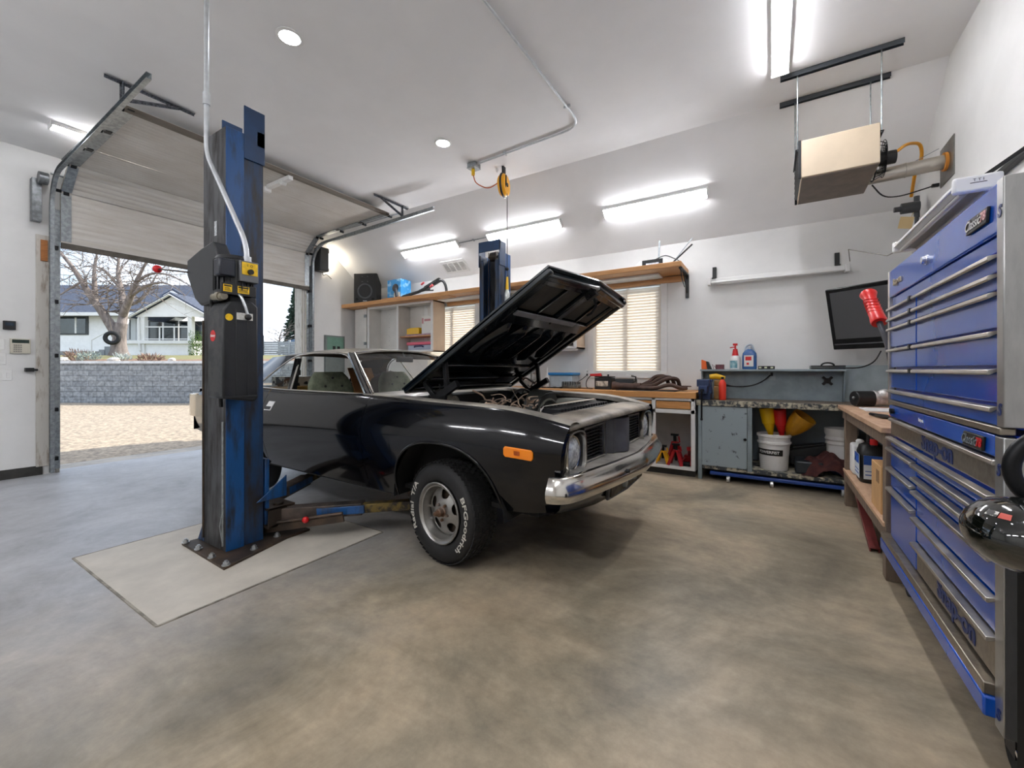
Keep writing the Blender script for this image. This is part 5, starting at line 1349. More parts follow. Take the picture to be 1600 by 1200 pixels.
for y in (CY0+.12, CY1-.1):
    for x in (FX+.08, 1.08):
        c = MB(); c.box(x-.05, x+.05, y-.05, y+.05, .178, .19); c.box(x-.03, x-.024, y-.03, y+.035, .06, .18); c.box(x+.024, x+.03, y-.03, y+.035, .06, .18); cs = c.build('caster', DKMETAL, tc)
        c = MB(); c.cyl((x-.022, y, .0665), (x+.022, y, .0665), .0665, n=24); c.build('caster_wheel', RUBBER, cs)
        c = MB(); c.obox((x-.02, y-.075, .09), (.035, .05, .012), Matrix.Rotation(.5, 3, 'X')); c.build('brake_pedal', CHROME, cs)

# glossy black machine parked at the near end of the chest
mc = thing('machine', 'glossy black rounded cowl with a red and white sticker beside the tool chest', 'machine', (.7, 1.47, 0))
GB = M('gloss_black_green', '#0c0f0b', .06, coat=1)
m = MB(); m.ball((.51, 1.49, .856), .1, 32, (1.05, 1.25, .86)); m.build('cowl', GB, mc, smooth=80)
m = MB(); m.box(.53, .95, 1.33, 1.60, .02, .79); m.build('housing', M('machine_black', '#07080a', .6, spec=.15), mc, bevel=.02)
def onball(u, v, e=.0012):
    c = V((.51, 1.49, .856)); r = .1; return c+V((r*1.05*cos(v)*cos(u), r*1.25*cos(v)*sin(u), r*.86*sin(v)))*(1+e*8)
st = MB(); st.grid([[onball(u, v) for u in [radians(205)+.03*i for i in range(10)]] for v in [.62+.04*j for j in range(5)]]); so_ = st.build('white_sticker', M('sticker_white', '#d6d4cf', .4, col2='#3a3a3a', vs=45, lo=.5, hi=.55), mc, smooth=80)
st = MB(); st.grid([[onball(u, v) for u in [radians(222)+.03*i for i in range(9)]] for v in [.62+.04*j for j in range(5)]]); st.build('red_sticker', M('sticker_red', '#c2574c', .4), mc, smooth=80)
m = MB(); m.tube([V((.60+.08*cos(a), 1.58, 1.0+.09*sin(a))) for a in [pi*.5+pi*1.0*k/16 for k in range(17)]], .018, 10); m.build('handle_loop', DKMETAL, mc)
m = MB(); m.cyl((.60, 1.58, .79), (.60, 1.58, .92), .02, n=12); m.build('handle_stem', DKMETAL, mc)

# ---------------------------------------------------------------- shop light over the chest, rail on the wall
sh = thing('shop_light', 'unlit white twin tube shop light hanging above the blue tool chest', 'light fixture', (.88, 3.6, 2.17))
sec = [(-.085, 0), (.085, 0), (.085, .018), (.05, .045), (-.05, .045), (-.085, .018)]
m = MB(); m.prism(sec, (.88, 4.28, 2.185), (1, 0, 0), (0, 0, 1), 1.25); m.build('housing', WPLAST, sh, bevel=.004)
REFL = M('reflector_grey', '#a9aaa8', .3, .6)
m = MB(); m.prism([(-.078, .012), (-.06, -.012), (-.02, -.012), (0, .004), (.02, -.012), (.06, -.012), (.078, .012)], (.88, 4.25, 2.175), (1, 0, 0), (0, 0, 1), 1.2); m.build('reflector', REFL, sh)
for x in (-.045, .045):
    m = MB(); m.cyl((.88+x, 3.06, 2.158), (.88+x, 4.24, 2.158), .013, n=12); m.build('tube', M('unlit_tube', '#c2c2bd', .35) if 'unlit_tube' not in bpy.data.materials else bpy.data.materials['unlit_tube'], sh)
for y in (3.03, 4.28):
    m = MB(); m.box(.79, .97, y-.02, y+.02, 2.15, 2.232); o = m.build('end_cap', WPLAST, sh, bevel=.012)
    if y < 3.5:
        m = MB(); m.box(.85, .91, y-.0215, y-.02, 2.19, 2.193); m.text('T T I', (.88, y-.0205, 2.204), (1, 0, 0), (0, 0, 1), .02, .001); m.build('end_print', DLAB, o)
for y in (3.3, 4.0): m = MB(); m.bar((.88, y, 2.23), (1.24, y, 2.50), .02, .02); m.build('support_arm', BLACK, sh)
m = MB(); m.tube([(.88, 4.29, 2.2), (.80, 4.5, 2.18), (.6, 4.9, 2.36), (.72, 5.78, 2.43)], .004, 6); m.build('power_cord', M('thin_grey_cord', '#77736c', .6), sh)
m = MB(); m.box(1.205, 1.24, 2.3, 4.62, 2.47, 2.505); m.box(1.2, 1.243, 3.2, 3.24, 2.3, 2.5); m.box(1.2, 1.243, 4.58, 4.62, 2.4, 2.62)
tag(m.build('wall_rail', BLACK, bevel=.004), 'long black metal rail fixed to the wall above the shop light', 'rail')

# ---------------------------------------------------------------- hanging unit heater
UH = M('heater_beige', '#c8b79e', .45, var=.03, vs=5); UHB = M('heater_bottom_brown', '#6f6256', .5, var=.12, vs=7)
uh = thing('unit_heater', 'beige unit heater hung on rods from two struts under the ceiling', 'heater', (.48, 4.7, 2.89))
m = MB(); m.box(.215, .735, 4.37, 5.05, 2.905, 3.225); m.build('cabinet', UH, uh, bevel=.006)
m = MB(); m.box(.222, .728, 4.378, 5.042, 2.898, 2.906); m.build('bottom_panel', UHB, uh)
m = MB()
for k in range(6):
    m.obox((.205, 4.71, 2.94+.05*k), (.035, .62, .004), Matrix.Rotation(.7, 3, 'Y'))
m.box(.195, .215, 4.37, 4.385, 2.9, 3.23); m.box(.195, .215, 5.035, 5.05, 2.9, 3.23); m.build('louver', DKMETAL, uh)
c_ = V((.735, 4.72, 3.06))
m = MB()
for r in (.06, .09, .12, .15): m.tube([c_+V((.085-.25*r*r*12*.1, r*cos(2*pi*k/32), r*sin(2*pi*k/32))) for k in range(32)], .003, 5, closed=True)
m.tube([c_+V((.01, .17*cos(2*pi*k/32), .17*sin(2*pi*k/32))) for k in range(32)], .006, 6, closed=True)
for k in range(14):
    a = 2*pi*k/14; m.tube([c_+V((.09, .03*cos(a), .03*sin(a))), c_+V((.08, .13*cos(a), .13*sin(a))), c_+V((.0, .17*cos(a), .17*sin(a)))], .003, 5)
m.build('fan_guard', DKMETAL, uh)
m = MB(); m.cyl(c_+V((.03, 0, 0)), c_+V((.16, 0, 0)), .055, n=20); m.build('fan_motor', BLACK, uh, bevel=.006)
m = MB(); m.box(.735, .742, 4.55, 4.9, 2.92, 3.2); m.build('fan_panel', DKMETAL, uh)
ST = M('strut_dark', '#555a60', .45, .7)
for y in (4.39, 4.83):
    m = MB(); m.box(.065, .88, y-.02, y+.02, ZC-.004, ZC); m.box(.065, .88, y-.02, y-.016, ZC-.04, ZC); m.box(.065, .88, y+.016, y+.02, ZC-.04, ZC); m.build('strut', ST, uh)
    for x in (.19, .745):
        m = MB(); m.cyl((x, y, 3.15), (x, y, ZC-.01), .0055, n=8); m.build('hanger_rod', GALV, uh)
for x in (.19, .745):
    m = MB(); m.bar((x, 4.38, 3.16), (x, 4.86, 3.16), .03, .006, (0, 0, 1)); m.build('hanger_bracket', DKMETAL, uh)
fl = MB(); fl.cyl((.72, 4.86, 2.965), (1.245, 4.86, 2.985), .058, n=28); fl.tube([V((.98, 4.86+.0585*cos(2*pi*k/24), 2.975+.0585*sin(2*pi*k/24))) for k in range(24)], .004, 6, closed=True)
fu = fl.build('flue_pipe', M('flue_steel', '#b5afa4', .3, .9), uh, smooth=60)
m = MB(); m.box(1.236, 1.243, 4.70, 5.02, 2.82, 3.14); m.build('flue_plate', M('flue_plate_grey', '#85847f', .4, .8, var=.1), uh)
m = MB(); m.lathe([(.058, 0), (.075, 0), (.075, .02), (.058, .02)], (1.215, 4.86, 2.984), (1, 0, .03), 28, caps=False); m.build('flue_collar', M('flue_seal_orange', '#d08a35', .6), uh)
m = MB(); m.tube(arc_smooth([(.88, 4.78, 3.10), (1.0, 4.9, 3.22), (1.11, 5.0, 3.24), (1.13, 5.05, 3.12), (1.09, 5.08, 3.02), (1.10, 5.25, 2.86)], .06), .013, 10); m.build('gas_hose', M('gas_hose_yellow', '#d8941c', .4), uh)
m = MB(); m.tube(arc_smooth([(.76, 4.86, 2.90), (.85, 4.95, 2.80), (.98, 5.0, 2.80), (1.2, 5.05, 2.86)], .08), .006, 6); m.obox((1.215, 5.06, 2.865), (.045, .03, .025)); m.build('power_cord', BLACK, uh)
m = MB(); m.tube([(.8, 4.93, 3.02), (.9, 4.95, 3.06), (1.05, 4.97, 3.07), (1.2, 4.9, 3.12)], .003, 5); m.build('thermostat_wire', M('wire_grey', '#777', .6) if False else GALV, uh)
m = MB(); m.cyl((1.17, 5.4, 2.70), (1.17, 5.4, 2.90), .022, n=12); m.cyl((1.05, 5.36, 2.79), (1.18, 5.36, 2.79), .05, n=18); m.cyl((1.0, 5.36, 2.79), (1.06, 5.36, 2.79), .025, n=12); m.cyl((1.17, 5.4, 2.0), (1.17, 5.4, 2.72), .016, n=10)
rg = tag(m.build('gas_regulator', M('regulator_grey', '#4f5254', .5, .5)), 'grey gas regulator on a vertical pipe in the corner below the flue', 'regulator')
m = MB(); m.obox((1.08, 5.33, 2.645), (.10, .004, .11), Matrix.Rotation(.2, 3, 'Y')); m.tube([(1.12, 5.34, 2.70), (1.15, 5.37, 2.76)], .003, 5)
tag(m.build('paper_tag', M('manila_tag', '#d6bd8c', .8)), 'manila paper tag hanging from the gas regulator', 'tag')

# ---------------------------------------------------------------- ceiling conduit, cord reel, vent
m = MB(); m.tube(arc_smooth([(-1.70, .2, ZC-.016), (-1.70, 4.12, ZC-.016), (-3.12, 4.20, ZC-.016)], .22, 8), .011, 10)
for p in ((-1.70, 2.2), (-1.70, 3.75), (-2.7, 4.178)): m.obox((p[0], p[1], ZC-.012), (.07 if p[0] > -2 else .012, .012 if p[0] > -2 else .07, .024))
tag(m.build('conduit', CONDUIT), 'long bent conduit running across the flat ceiling to the junction box', 'conduit')
jb = MB(); jb.box(-3.24, -3.12, 4.14, 4.26, ZC-.06, ZC); jb.box(-3.245, -3.115, 4.135, 4.265, ZC-.066, ZC-.06)
tag(jb.build('junction_box', GALV, bevel=.003), 'square galvanised junction box on the ceiling beside the yellow cord reel', 'box')
cr = thing('cord_reel', 'yellow cord reel hanging from the ceiling with its drop cord', 'cord reel', (-2.9, 4.46, 3.45))
rc = V((-2.90, 4.46, 3.60))
Rr = frame((.97, .24, 0))
m = MB(); m.lathe([(0, -.045), (.12, -.045), (.14, -.02), (.14, .02), (.12, .045), (0, .045)], rc, (.97, .24, 0), 36, caps=False); m.build('reel_housing', M('reel_yellow', '#e8a518', .4), cr, smooth=50)
m = MB(); m.tube([rc+Rr @ V((.142*cos(2*pi*k/36), .142*sin(2*pi*k/36), 0)) for k in range(36)], .014, 8, closed=True); m.bar(rc+V((0, 0, .13)), V((rc.x, rc.y, ZC)), .06, .02); m.tube([rc+V((.06, -.045, .1)), rc+V((.065, -.05, -.01)), rc+V((.02, -.03, -.1))], .012, 8); m.cyl(rc-Rr.col[2]*.05, rc+Rr.col[2]*.055, .025, n=14); m.build('reel_bracket', BLACK, cr)
dx, dy = -2.93+.1, 4.43
m = MB(); m.tube([(dx, dy, 3.47), (dx, dy, 2.38)], .005, 6); m.build('drop_cord', BLACK, cr)
m = MB(); m.ball((dx, dy, 2.52), .024, 12); m.build('cord_stop', BLACK, cr)
m = MB(); m.cyl((dx, dy, 2.26), (dx, dy, 2.42), .020, .013, n=12); m.build('cord_handle', YEL, cr)
m = MB(); m.lathe([(.018, 0), (.035, -.05), (.032, -.14), (.01, -.17)], (dx, dy, 2.26), (0, 0, 1), 16); m.build('work_lamp', M('lamp_clear', '#cfd3d2', .15, .3), cr)
m = MB(); m.tube(arc_smooth([(-3.19, 4.2, ZC-.13), (-3.17, 4.22, ZC-.24), (-3.05, 4.33, ZC-.30), (-2.94, 4.42, ZC-.2), (-2.92, 4.44, 3.68)], .07), .007, 6); m.build('supply_cord', M('cord_orange', '#b4552c', .6), cr)
m = MB(); m.cyl((-3.19, 4.2, ZC-.066), (-3.19, 4.2, ZC-.14), .022, n=12); m.build('supply_plug', YEL, cr)
R_ = Matrix(((1, 0, 0), (0, ns.z*-1, ns.y), (0, ns.y, ns.z))).transposed()
Rv = Matrix((V((1, 0, 0)), ns.cross(V((1, 0, 0))), ns)).transposed()
vc = onslope(-4.75, 5.73)
vn = thing('ceiling_vent', 'white louvered vent set in the sloped ceiling above the shelf', 'vent', vc)
m = MB(); m.obox(vc+ns*.006, (.52, .27, .012), Rv); m.build('vent_frame', WPLAST, vn, bevel=.004)
for q in range(4):
    m = MB()
    for k in range(9): m.obox(vc+ns*.014+Rv @ V((-.177+.118*q, -.08+.02*k, 0)), (.09, .010, .006), Rv)
    m.build('louver', M('vent_grey', '#b6b6b4', .5) if 'vent_grey' not in bpy.data.materials else bpy.data.materials['vent_grey'], vn)
for k, y in enumerate((4.46, 4.56)):
    m = MB(); m.lathe([(.02, 0), (.02, -.02), (.008, -.05)], (-3.0+.03*k, y, ZC), (0, 0, 1), 12); tag(m.build('ceiling_hook', WPLAST), 'small white ceiling hook near the yellow reel, ' + ('closer to the junction box', 'closer to the vaulted crease')[k], 'hook')
# ---------------------------------------------------------------- long shelf and wall cabinets on the back wall
SHELF = M('shelf_fir', '#cf9c68', .5, col2='#bb8550', vs=4, lo=.35, hi=.7, stretch=(1.2, 14, 14))
ls = thing('wall_shelf', 'long wooden shelf across the back wall above the windows', 'shelf', (-4.2, 5.62, 2.5))
MB().box(-7.40, -4.62, 5.35, 5.895, 2.50, 2.57).build('shelf_board', SHELF, ls, bevel=.004)
MB().box(-4.62, -.93, 5.35, 5.895, 2.51, 2.57).build('shelf_board', SHELF, ls, bevel=.004)
BOUNCEGREY = M('bounce_cut_grey', '#a8a19a', .8, var=.1, vs=5)  # unseen grey sheets added on the boards to cut orange bounce on the ceiling
for a, b_ in ((-7.395, -4.625), (-4.615, -.935)): MB().box(a, b_, 5.355, 5.893, 2.5695, 2.5705).build('bounce_sheet', BOUNCEGREY, ls)
MB().box(-5.05, -.98, 5.86, 5.898, 2.42, 2.50).build('ledger', SHELF, ls, bevel=.003)
MB().box(-5.05, -1.25, 5.60, 5.86, 2.485, 2.508).build('underside_strip', WHITE, ls)
for x in (-.945,):
    m = MB(); m.box(x-.02, x+.02, 5.875, 5.898, 2.20, 2.51); m.box(x-.02, x+.02, 5.40, 5.895, 2.488, 2.508); m.bar((x, 5.885, 2.25), (x, 5.60, 2.49), .012, .006); m.build('shelf_bracket', BLACK, ls, bevel=.002)
CABW = M('cabinet_white', '#d9d7d2', .55, var=.04, vs=4); CABI = M('cabinet_end_cream', '#d8c4ae', .6, var=.05, vs=3)
def wall_cab(x0, x1, divs, z0, z1, label, name='wall_cabinet'):
    t = thing(name, label, 'cabinet', ((x0+x1)/2, 5.74, z0)); y0, y1 = 5.58, 5.895; th_ = .02
    m = MB(); m.box(x0, x0+th_, y0, y1, z0, z1); m.box(x0, x1, y1-.01, y1, z0, z1); m.box(x0, x1, y0, y1, z0, z0+th_); m.box(x0, x1, y0, y1, z1-th_, z1)
    for d in divs: m.box(d-.01, d+.01, y0, y1, z0, z1)
    m.build('carcass', CABW, t, smooth=0)
    MB().box(x1-th_, x1, y0, y1, z0, z1).build('end_panel', CABI, t)
    f = MB()
    for d in [x0+.02]+divs+[x1-.02]: f.box(d-.025, d+.025, y0-.018, y0, z0, z1)
    for a, b_ in zip([x0]+divs, divs+[x1]): f.box(a+.03, b_-.03, y0-.018, y0, z0, z0+.035); f.box(a+.03, b_-.03, y0-.018, y0, z1-.04, z1)
    f.build('face_frame', WHITE, t, bevel=.002)
    return t
wc = wall_cab(-6.87, -5.13, [-6.02], 1.58, 2.499, 'open white wall cabinet under the shelf beside the blinds and speaker')
MB().box(-5.99, -5.16, 5.60, 5.885, 1.865, 1.885).build('shelf', SHELF, wc)
m = MB(); m.box(-7.25, -6.90, 5.56, 5.578, 1.6, 2.48); dd = m.build('open_door', CABW, wc, bevel=.003)
for z in (1.75, 2.3): m = MB(); m.box(-6.96, -6.89, 5.545, 5.56, z, z+.06); m.build('hinge', GALV, dd)
m = MB()
for k in range(8): m.cyl((-6.6, 5.884, 1.75+.09*k), (-6.6, 5.889, 1.75+.09*k), .006, n=8)
m.build('shelf_pin', GALV, wc)
wc2 = wall_cab(-3.75, -2.38, [-3.05], 1.56, 2.499, 'white wall cabinet under the shelf beside the window, partly behind the raised hood')
MB().box(-3.02, -2.41, 5.60, 5.885, 1.72, 1.735).build('shelf', SHELF, wc2)
MB().box(-2.95, -2.46, 5.62, 5.66, 1.62, 1.70).build('dark_drawer', BLACK, wc2)
m = MB(); m.box(-3.0, -2.42, 5.60, 5.72, 1.53, 1.56); tag(m.build('under_cabinet_light', WPLAST, bevel=.006), 'slim white light bar under the wall cabinet behind the raised hood', 'light fixture')

# things on the shelf and in the cabinet
sp = thing('loudspeaker', 'black bookshelf loudspeaker standing at the end of the wooden shelf', 'speaker', (0, 0, 0))
SPK = M('speaker_brown_black', '#221c19', .5, col2='#151313', vs=5, lo=.4, hi=.6, stretch=(8, 8, 1)); CONE = M('speaker_cone', '#45474a', .5)
m = MB(); m.prism([(0, 0), (.25, 0), (.25, .40), (.05, .58), (0, .58)], (-.23, 0, 0), (0, 1, 0), (0, 0, 1), .46); m.build('enclosure', SPK, sp, bevel=.006)
MB().box(-.215, .215, -.01, 0, .015, .565).build('baffle', M('speaker_black', '#191a1b', .6), sp, bevel=.004)
m = MB(); m.lathe([(.150, 0), (.150, .008), (.13, .012), (.123, .0), (.06, -.03), (.055, -.02), (.03, -.012), (.0, -.008)], (0, -.011, .23), (0, -1, 0), 40, caps=False); m.build('woofer', CONE, sp, smooth=40)
for z in (.415, .515):
    m = MB(); m.box(-.075, .075, -.013, -.01, z-.042, z+.042); tw_ = m.build('tweeter', BLACK, sp, bevel=.004)
    m = MB(); m.lathe([(.03, .0), (.012, -.012), (0, -.012)], (0, -.0135, z), (0, -1, 0), 20, caps=False); m.build('tweeter_horn', CONE, tw_)
    for x in (-.055, .055): m = MB(); m.ball((x, -.016, z), .012, 10); m.build('tweeter_stud', CONE, tw_)
for x in (-.16, .16): m = MB(); m.cyl((x, -.0115, .07), (x, -.0105, .07), .028, n=18); m.build('bass_port', SOOT, sp)
m = MB(); m.box(-.04, .04, -.012, -.0105, .03, .045); m.build('speaker_badge', GALV, sp)
sp.location = (-6.80, 5.45, 2.571); sp.rotation_euler = (0, 0, radians(28))
_n0 = len(bpy.data.objects); _old = set(o.name for o in bpy.data.objects)
pb = thing('product_box', 'blue printed product box with a dark picture on the wooden shelf', 'box', (-5.95, 5.75, 2.655))
BP = M('box_blue_print', '#2f8fcf', .5, col2='#8fc4e6', vs=9, lo=.52, hi=.62)
m = MB(); m.box(-6.2, -5.84, 5.62, 5.88, 2.655, 3.03); m.build('carton', BP, pb, bevel=.004)
m = MB(); m.ball((-5.98, 5.615, 2.87), .075, 16, (1.1, .15, 1)); m.cyl((-5.93, 5.612, 2.70), (-5.97, 5.612, 2.86), .035, n=10); m.build('box_picture', M('picture_dark', '#33363c', .5, var=.3, vs=20), pb)
m = MB(); m.box(-6.02, -5.86, 5.616, 5.62, 2.68, 2.78); m.build('box_panel', M('panel_cream', '#d6d2c6', .6), pb)
m = MB(); m.box(-6.30, -5.80, 5.57, 5.615, 2.655, 2.685); tag(m.build('wood_offcut', WOOD), 'flat tan wood offcut on the shelf in front of the blue product box', 'wood')
cbw = thing('crossbow', 'black crossbow with red details lying on the shelf next to the blue box', 'crossbow', (-5.35, 5.68, 2.66))
CB = M('crossbow_black', '#17181a', .45)
m = MB(); m.tube([(-5.80, 5.64, 2.69), (-5.45, 5.68, 2.75), (-5.05, 5.72, 2.89)], .028, 10); m.bar((-5.30, 5.7, 2.80), (-4.98, 5.73, 2.93), .05, .07); m.build('stock', CB, cbw)
m = MB(); m.tube(arc_smooth([(-5.0, 5.73, 2.92), (-4.90, 5.73, 2.90), (-4.84, 5.73, 2.80), (-4.82, 5.73, 2.67)], .06), .024, 10); m.build('shoulder_brace', CB, cbw)
for k in range(3):
    m = MB(); m.tube([(-5.85+.10*k, 5.60, 2.67+.01*k), (-5.55+.12*k, 5.66, 2.72+.02*k), (-5.2+.08*k, 5.62, 2.79-.03*k)], .016-.002*k, 8); m.build('limb', CB, cbw)
for p in ((-5.36, 5.66, 2.87), (-5.13, 5.64, 2.80)):
    m = MB(); m.cyl(p, V(p)+V((.06, 0, .03)), .018, n=10); m.build('red_cap', M('crossbow_red', '#b8474c', .5) if 'crossbow_red' not in bpy.data.materials else bpy.data.materials['crossbow_red'], cbw)
def simple(name, mb, mat, label, cat, bevel=.004, group=None, smooth=40): return tag(mb.build(name, mat, bevel=bevel, smooth=smooth), label, cat, group)
for o in bpy.data.objects:
    if o.name not in _old and o.parent is None: o.location += V((0, -.14, -.083))
m = MB(); m.box(-5.83, -5.52, 5.62, 5.82, 1.915, 2.02); m.box(-5.80, -5.55, 5.64, 5.80, 2.02, 2.035); simple('plastic_case', m, YEL, 'yellow plastic case on the middle shelf of the open white cabinet', 'case')
m = MB(); m.box(-5.85, -5.18, 5.60, 5.84, 1.885, 1.913); simple('pamphlet_stack', m, M('purple_paper', '#a88a96', .7, var=.2, vs=12), 'flat mauve stack of paper under the yellow case in the cabinet', 'paper')
wb = thing('carton', 'white printed carton standing beside the yellow case in the cabinet', 'box', (-5.33, 5.72, 1.913))
MB().box(-5.47, -5.20, 5.64, 5.80, 1.915, 2.24).build('carton_body', M('carton_white', '#e2e0da', .6, col2='#aab4bb', vs=10, lo=.6, hi=.66), wb, bevel=.003)
m = MB(); m.box(-5.46, -5.42, 5.637, 5.64, 2.1, 2.2); m.box(-5.40, -5.25, 5.637, 5.64, 2.14, 2.18); m.build('carton_print', M('print_pinkred', '#c98f93', .6), wb)
pl = thing('storage_box', 'clear storage box with a pink lid on the bottom of the open cabinet', 'box', (-5.55, 5.73, 1.60))
MB().box(-5.80, -5.20, 5.62, 5.86, 1.60, 1.71).build('tub', M('tub_grey', '#9a9fb2', .3), pl, bevel=.01)
MB().box(-5.82, -5.18, 5.60, 5.87, 1.71, 1.765).build('lid', M('lid_pink', '#d0526a', .4), pl, bevel=.012)
m = MB(); m.tube([(-5.62, 5.61, 1.67), (-5.6, 5.595, 1.69), (-5.42, 5.595, 1.69), (-5.40, 5.61, 1.67)], .012, 8); m.build('handle', M('handle_navy', '#2b3260', .4), pl)
# level, long bar and threaded rods at the other end of the shelf
_n0 = len(bpy.data.objects); _old = set(o.name for o in bpy.data.objects)
lv = thing('spirit_level', 'black box level with white end pieces lying on the end of the shelf', 'level', (-1.3, 5.66, 2.655))
MB().box(-1.43, -1.17, 5.63, 5.68, 2.66, 2.75).build('beam', BLACK, lv, bevel=.004)
for a, b_, c2 in ((-1.55, -1.43, 1), (-1.17, -1.04, -1)):
    m = MB(); m.prism([(0, 0), (.12, 0), (.12 if c2 > 0 else .02, .09), (.09 if c2 > 0 else 0, .09)], (a, 5.68, 2.657), (1, 0, 0), (0, 0, 1), .05); m.build('end_piece', WPLAST, lv, bevel=.004)
m = MB(); m.box(-1.38, -1.22, 5.627, 5.63, 2.675, 2.705); m.text('Leveler', (-1.30, 5.6265, 2.69), (1, 0, 0), (0, 0, 1), .03, .001) if False else None; m.build('label_strip', M('level_label', '#c8ccd2', .4, var=.2, vs=30), lv)
m = MB(); m.bar((-2.55, 5.83, 2.678), (-1.35, 5.80, 2.678), .05, .045); simple('steel_bar', m, DKMETAL, 'long dark metal bar lying along the back of the shelf toward the level', 'bar')
m = MB(); m.cyl((-1.25, 5.74, 2.665), (-1.245, 5.79, 3.02), .011, n=10); simple('threaded_rod', m, GALV, 'upright threaded rod standing on the shelf behind the level', 'rod', bevel=0)
for k, (q, lab) in enumerate((((-.84, 5.74, 2.90), 'thick grey rod leaning out over the bracketed end of the shelf'), ((-.845, 5.78, 2.99), 'thin bright rod leaning above the thick grey rod at the shelf end'))):
    m = MB(); m.cyl((-1.10, 5.72+.03*k, 2.67), q, .010-.003*k, n=8); simple('metal_rod', m, DKMETAL if k == 0 else GALV, lab, 'rod', bevel=0)
m = MB(); m.tube(arc_smooth([(-1.28, 5.70, 2.76), (-1.15, 5.68, 2.80), (-1.0, 5.6, 2.70), (-.95, 5.53, 2.66), (-.93, 5.54, 2.45), (-.95, 5.86, 2.40)], .08), .006, 6); simple('black_cable', m, BLACK, 'black cable draped over the end of the wooden shelf', 'cable', bevel=0)

for o in bpy.data.objects:
    if o.name not in _old and o.parent is None: o.location += V((0, -.14, -.083))
# unlit batten lamp on the wall
bl = thing('batten_light', 'unlit white batten light on two black brackets on the back wall', 'light fixture', (0, 5.82, 2.35))
MB().box(-.66, .69, 5.80, 5.87, 2.345, 2.40).build('batten', WPLAST, bl, bevel=.006)
m = MB(); m.cyl((-.64, 5.78, 2.345), (.67, 5.78, 2.345), .014, n=12); m.build('tube', WPLAST, bl)
for x in (-.67, .70): m = MB(); m.box(x-.02, x+.02, 5.765, 5.87, 2.32, 2.41); m.build('end_cap', WPLAST, bl, bevel=.006)
for x in (-.62, .62): m = MB(); m.box(x-.022, x+.022, 5.875, 5.899, 2.36, 2.56); m.box(x-.022, x+.022, 5.78, 5.899, 2.40, 2.41); m.build('bracket', BLACK, bl, bevel=.002)
# wall outlets
def outlet(x, z, label):
    o = thing('wall_outlet', label, 'outlet', (x, 5.899, z)); MB().box(x-.035, x+.035, 5.892, 5.9, z-.058, z+.058).build('plate', WPLAST, o, bevel=.002)
    m = MB(); 
    for q in (-.025, .025): m.box(x-.017, x+.017, 5.889, 5.893, z+q-.014, z+q+.014)
    m.build('socket', M('socket_grey', '#b9b9b6', .5) if 'socket_grey' not in bpy.data.materials else bpy.data.materials['socket_grey'], o); return o
outlet(-2.335, 1.2, 'white wall outlet under the window frame above the wooden bench')

# ---------------------------------------------------------------- wooden bench along the back wall
BTOP = M('bench_top_fir', '#d39a5e', .5, col2='#bf844a', vs=4, lo=.35, hi=.7, stretch=(1.2, 12, 12))
wbn = thing('workbench', 'wooden topped white workbench along the back wall behind the car', 'workbench', (-3.6, 5.55, 0))
MB().box(-6.4, -.742, 5.2, 5.895, .915, .988).build('bench_top', BTOP, wbn, bevel=.004)
fr = MB()
st_ = [-6.36, -5.3, -4.25, -3.25, -2.25, -1.22, -.775]
for x in st_: fr.box(x-.022, x+.022, 5.215, 5.25, .10, .915)
fr.box(-6.38, -.755, 5.215, 5.25, .885, .915); fr.box(-6.38, -.755, 5.215, 5.25, .735, .78); fr.box(-6.38, -.755, 5.215, 5.25, .075, .11)
fr.build('face_frame', WHITE, wbn, bevel=.003)
for a, b_, c in ((-.775, -.752, .915), (-6.38, -6.36, .915), (-2.26, -2.24, .73)): MB().box(a, b_, 5.25, 5.89, .07, c).build('carcass_side', WHITE, wbn)
MB().box(-6.36, -.775, 5.86, 5.89, .10, .735).build('back_panel', M('bench_back_grey', '#a8a7a5', .6, var=.05), wbn)
MB().box(-6.36, -.775, 5.22, 5.86, .075, .10).build('bottom_shelf', M('shelf_grey_white', '#c9c8c4', .6, var=.08, vs=6), wbn)
MB().box(-6.36, -.76, 5.26, 5.29, 0, .075).build('toe_kick', BASEB, wbn)
for a, b_ in zip(st_[:-1], st_[1:]):
    d = MB().box(a+.03, b_-.03, 5.222, 5.24, .79, .875).build('drawer', BTOP, wbn, bevel=.003)
    MB().box(a+.028, b_-.028, 5.225, 5.245, .874, .886).build('drawer_gap', SOOT, d)
# on the bench
def battery():
    t = thing('battery', 'black car battery with a red terminal clip on the wooden bench', 'battery', (-1.93, 5.5, .988))
    MB().box(-2.05, -1.82, 5.42, 5.60, .988, 1.145).build('case', BLACK, t, bevel=.006)
    MB().box(-2.03, -1.86, 5.416, 5.42, 1.03, 1.10).build('label', M('battery_label', '#cfc9bb', .5, col2='#8a8377', vs=16, lo=.5, hi=.6), t)
    m = MB(); m.box(-2.05, -1.82, 5.42, 5.60, 1.148, 1.165); m.cyl((-1.87, 5.46, 1.165), (-1.87, 5.46, 1.19), .012, n=10); m.build('top_cover', BLACK, t, bevel=.004)
    m = MB(); m.tube([(-2.12, 5.44, 1.18), (-2.03, 5.46, 1.185), (-1.97, 5.47, 1.19)], .016, 8); m.box(-2.1, -1.96, 5.44, 5.48, 1.165, 1.185); m.build('red_clamp', RED, t)
battery()
m = MB(); m.tube(arc_smooth([(-2.12, 5.45, 1.17), (-2.18, 5.44, 1.10), (-2.16, 5.4, 1.0), (-2.05, 5.35, .996)], .06), .006, 6); simple('clamp_cable', m, BLACK, 'black cable curving down from the battery clip onto the bench', 'cable', bevel=0)
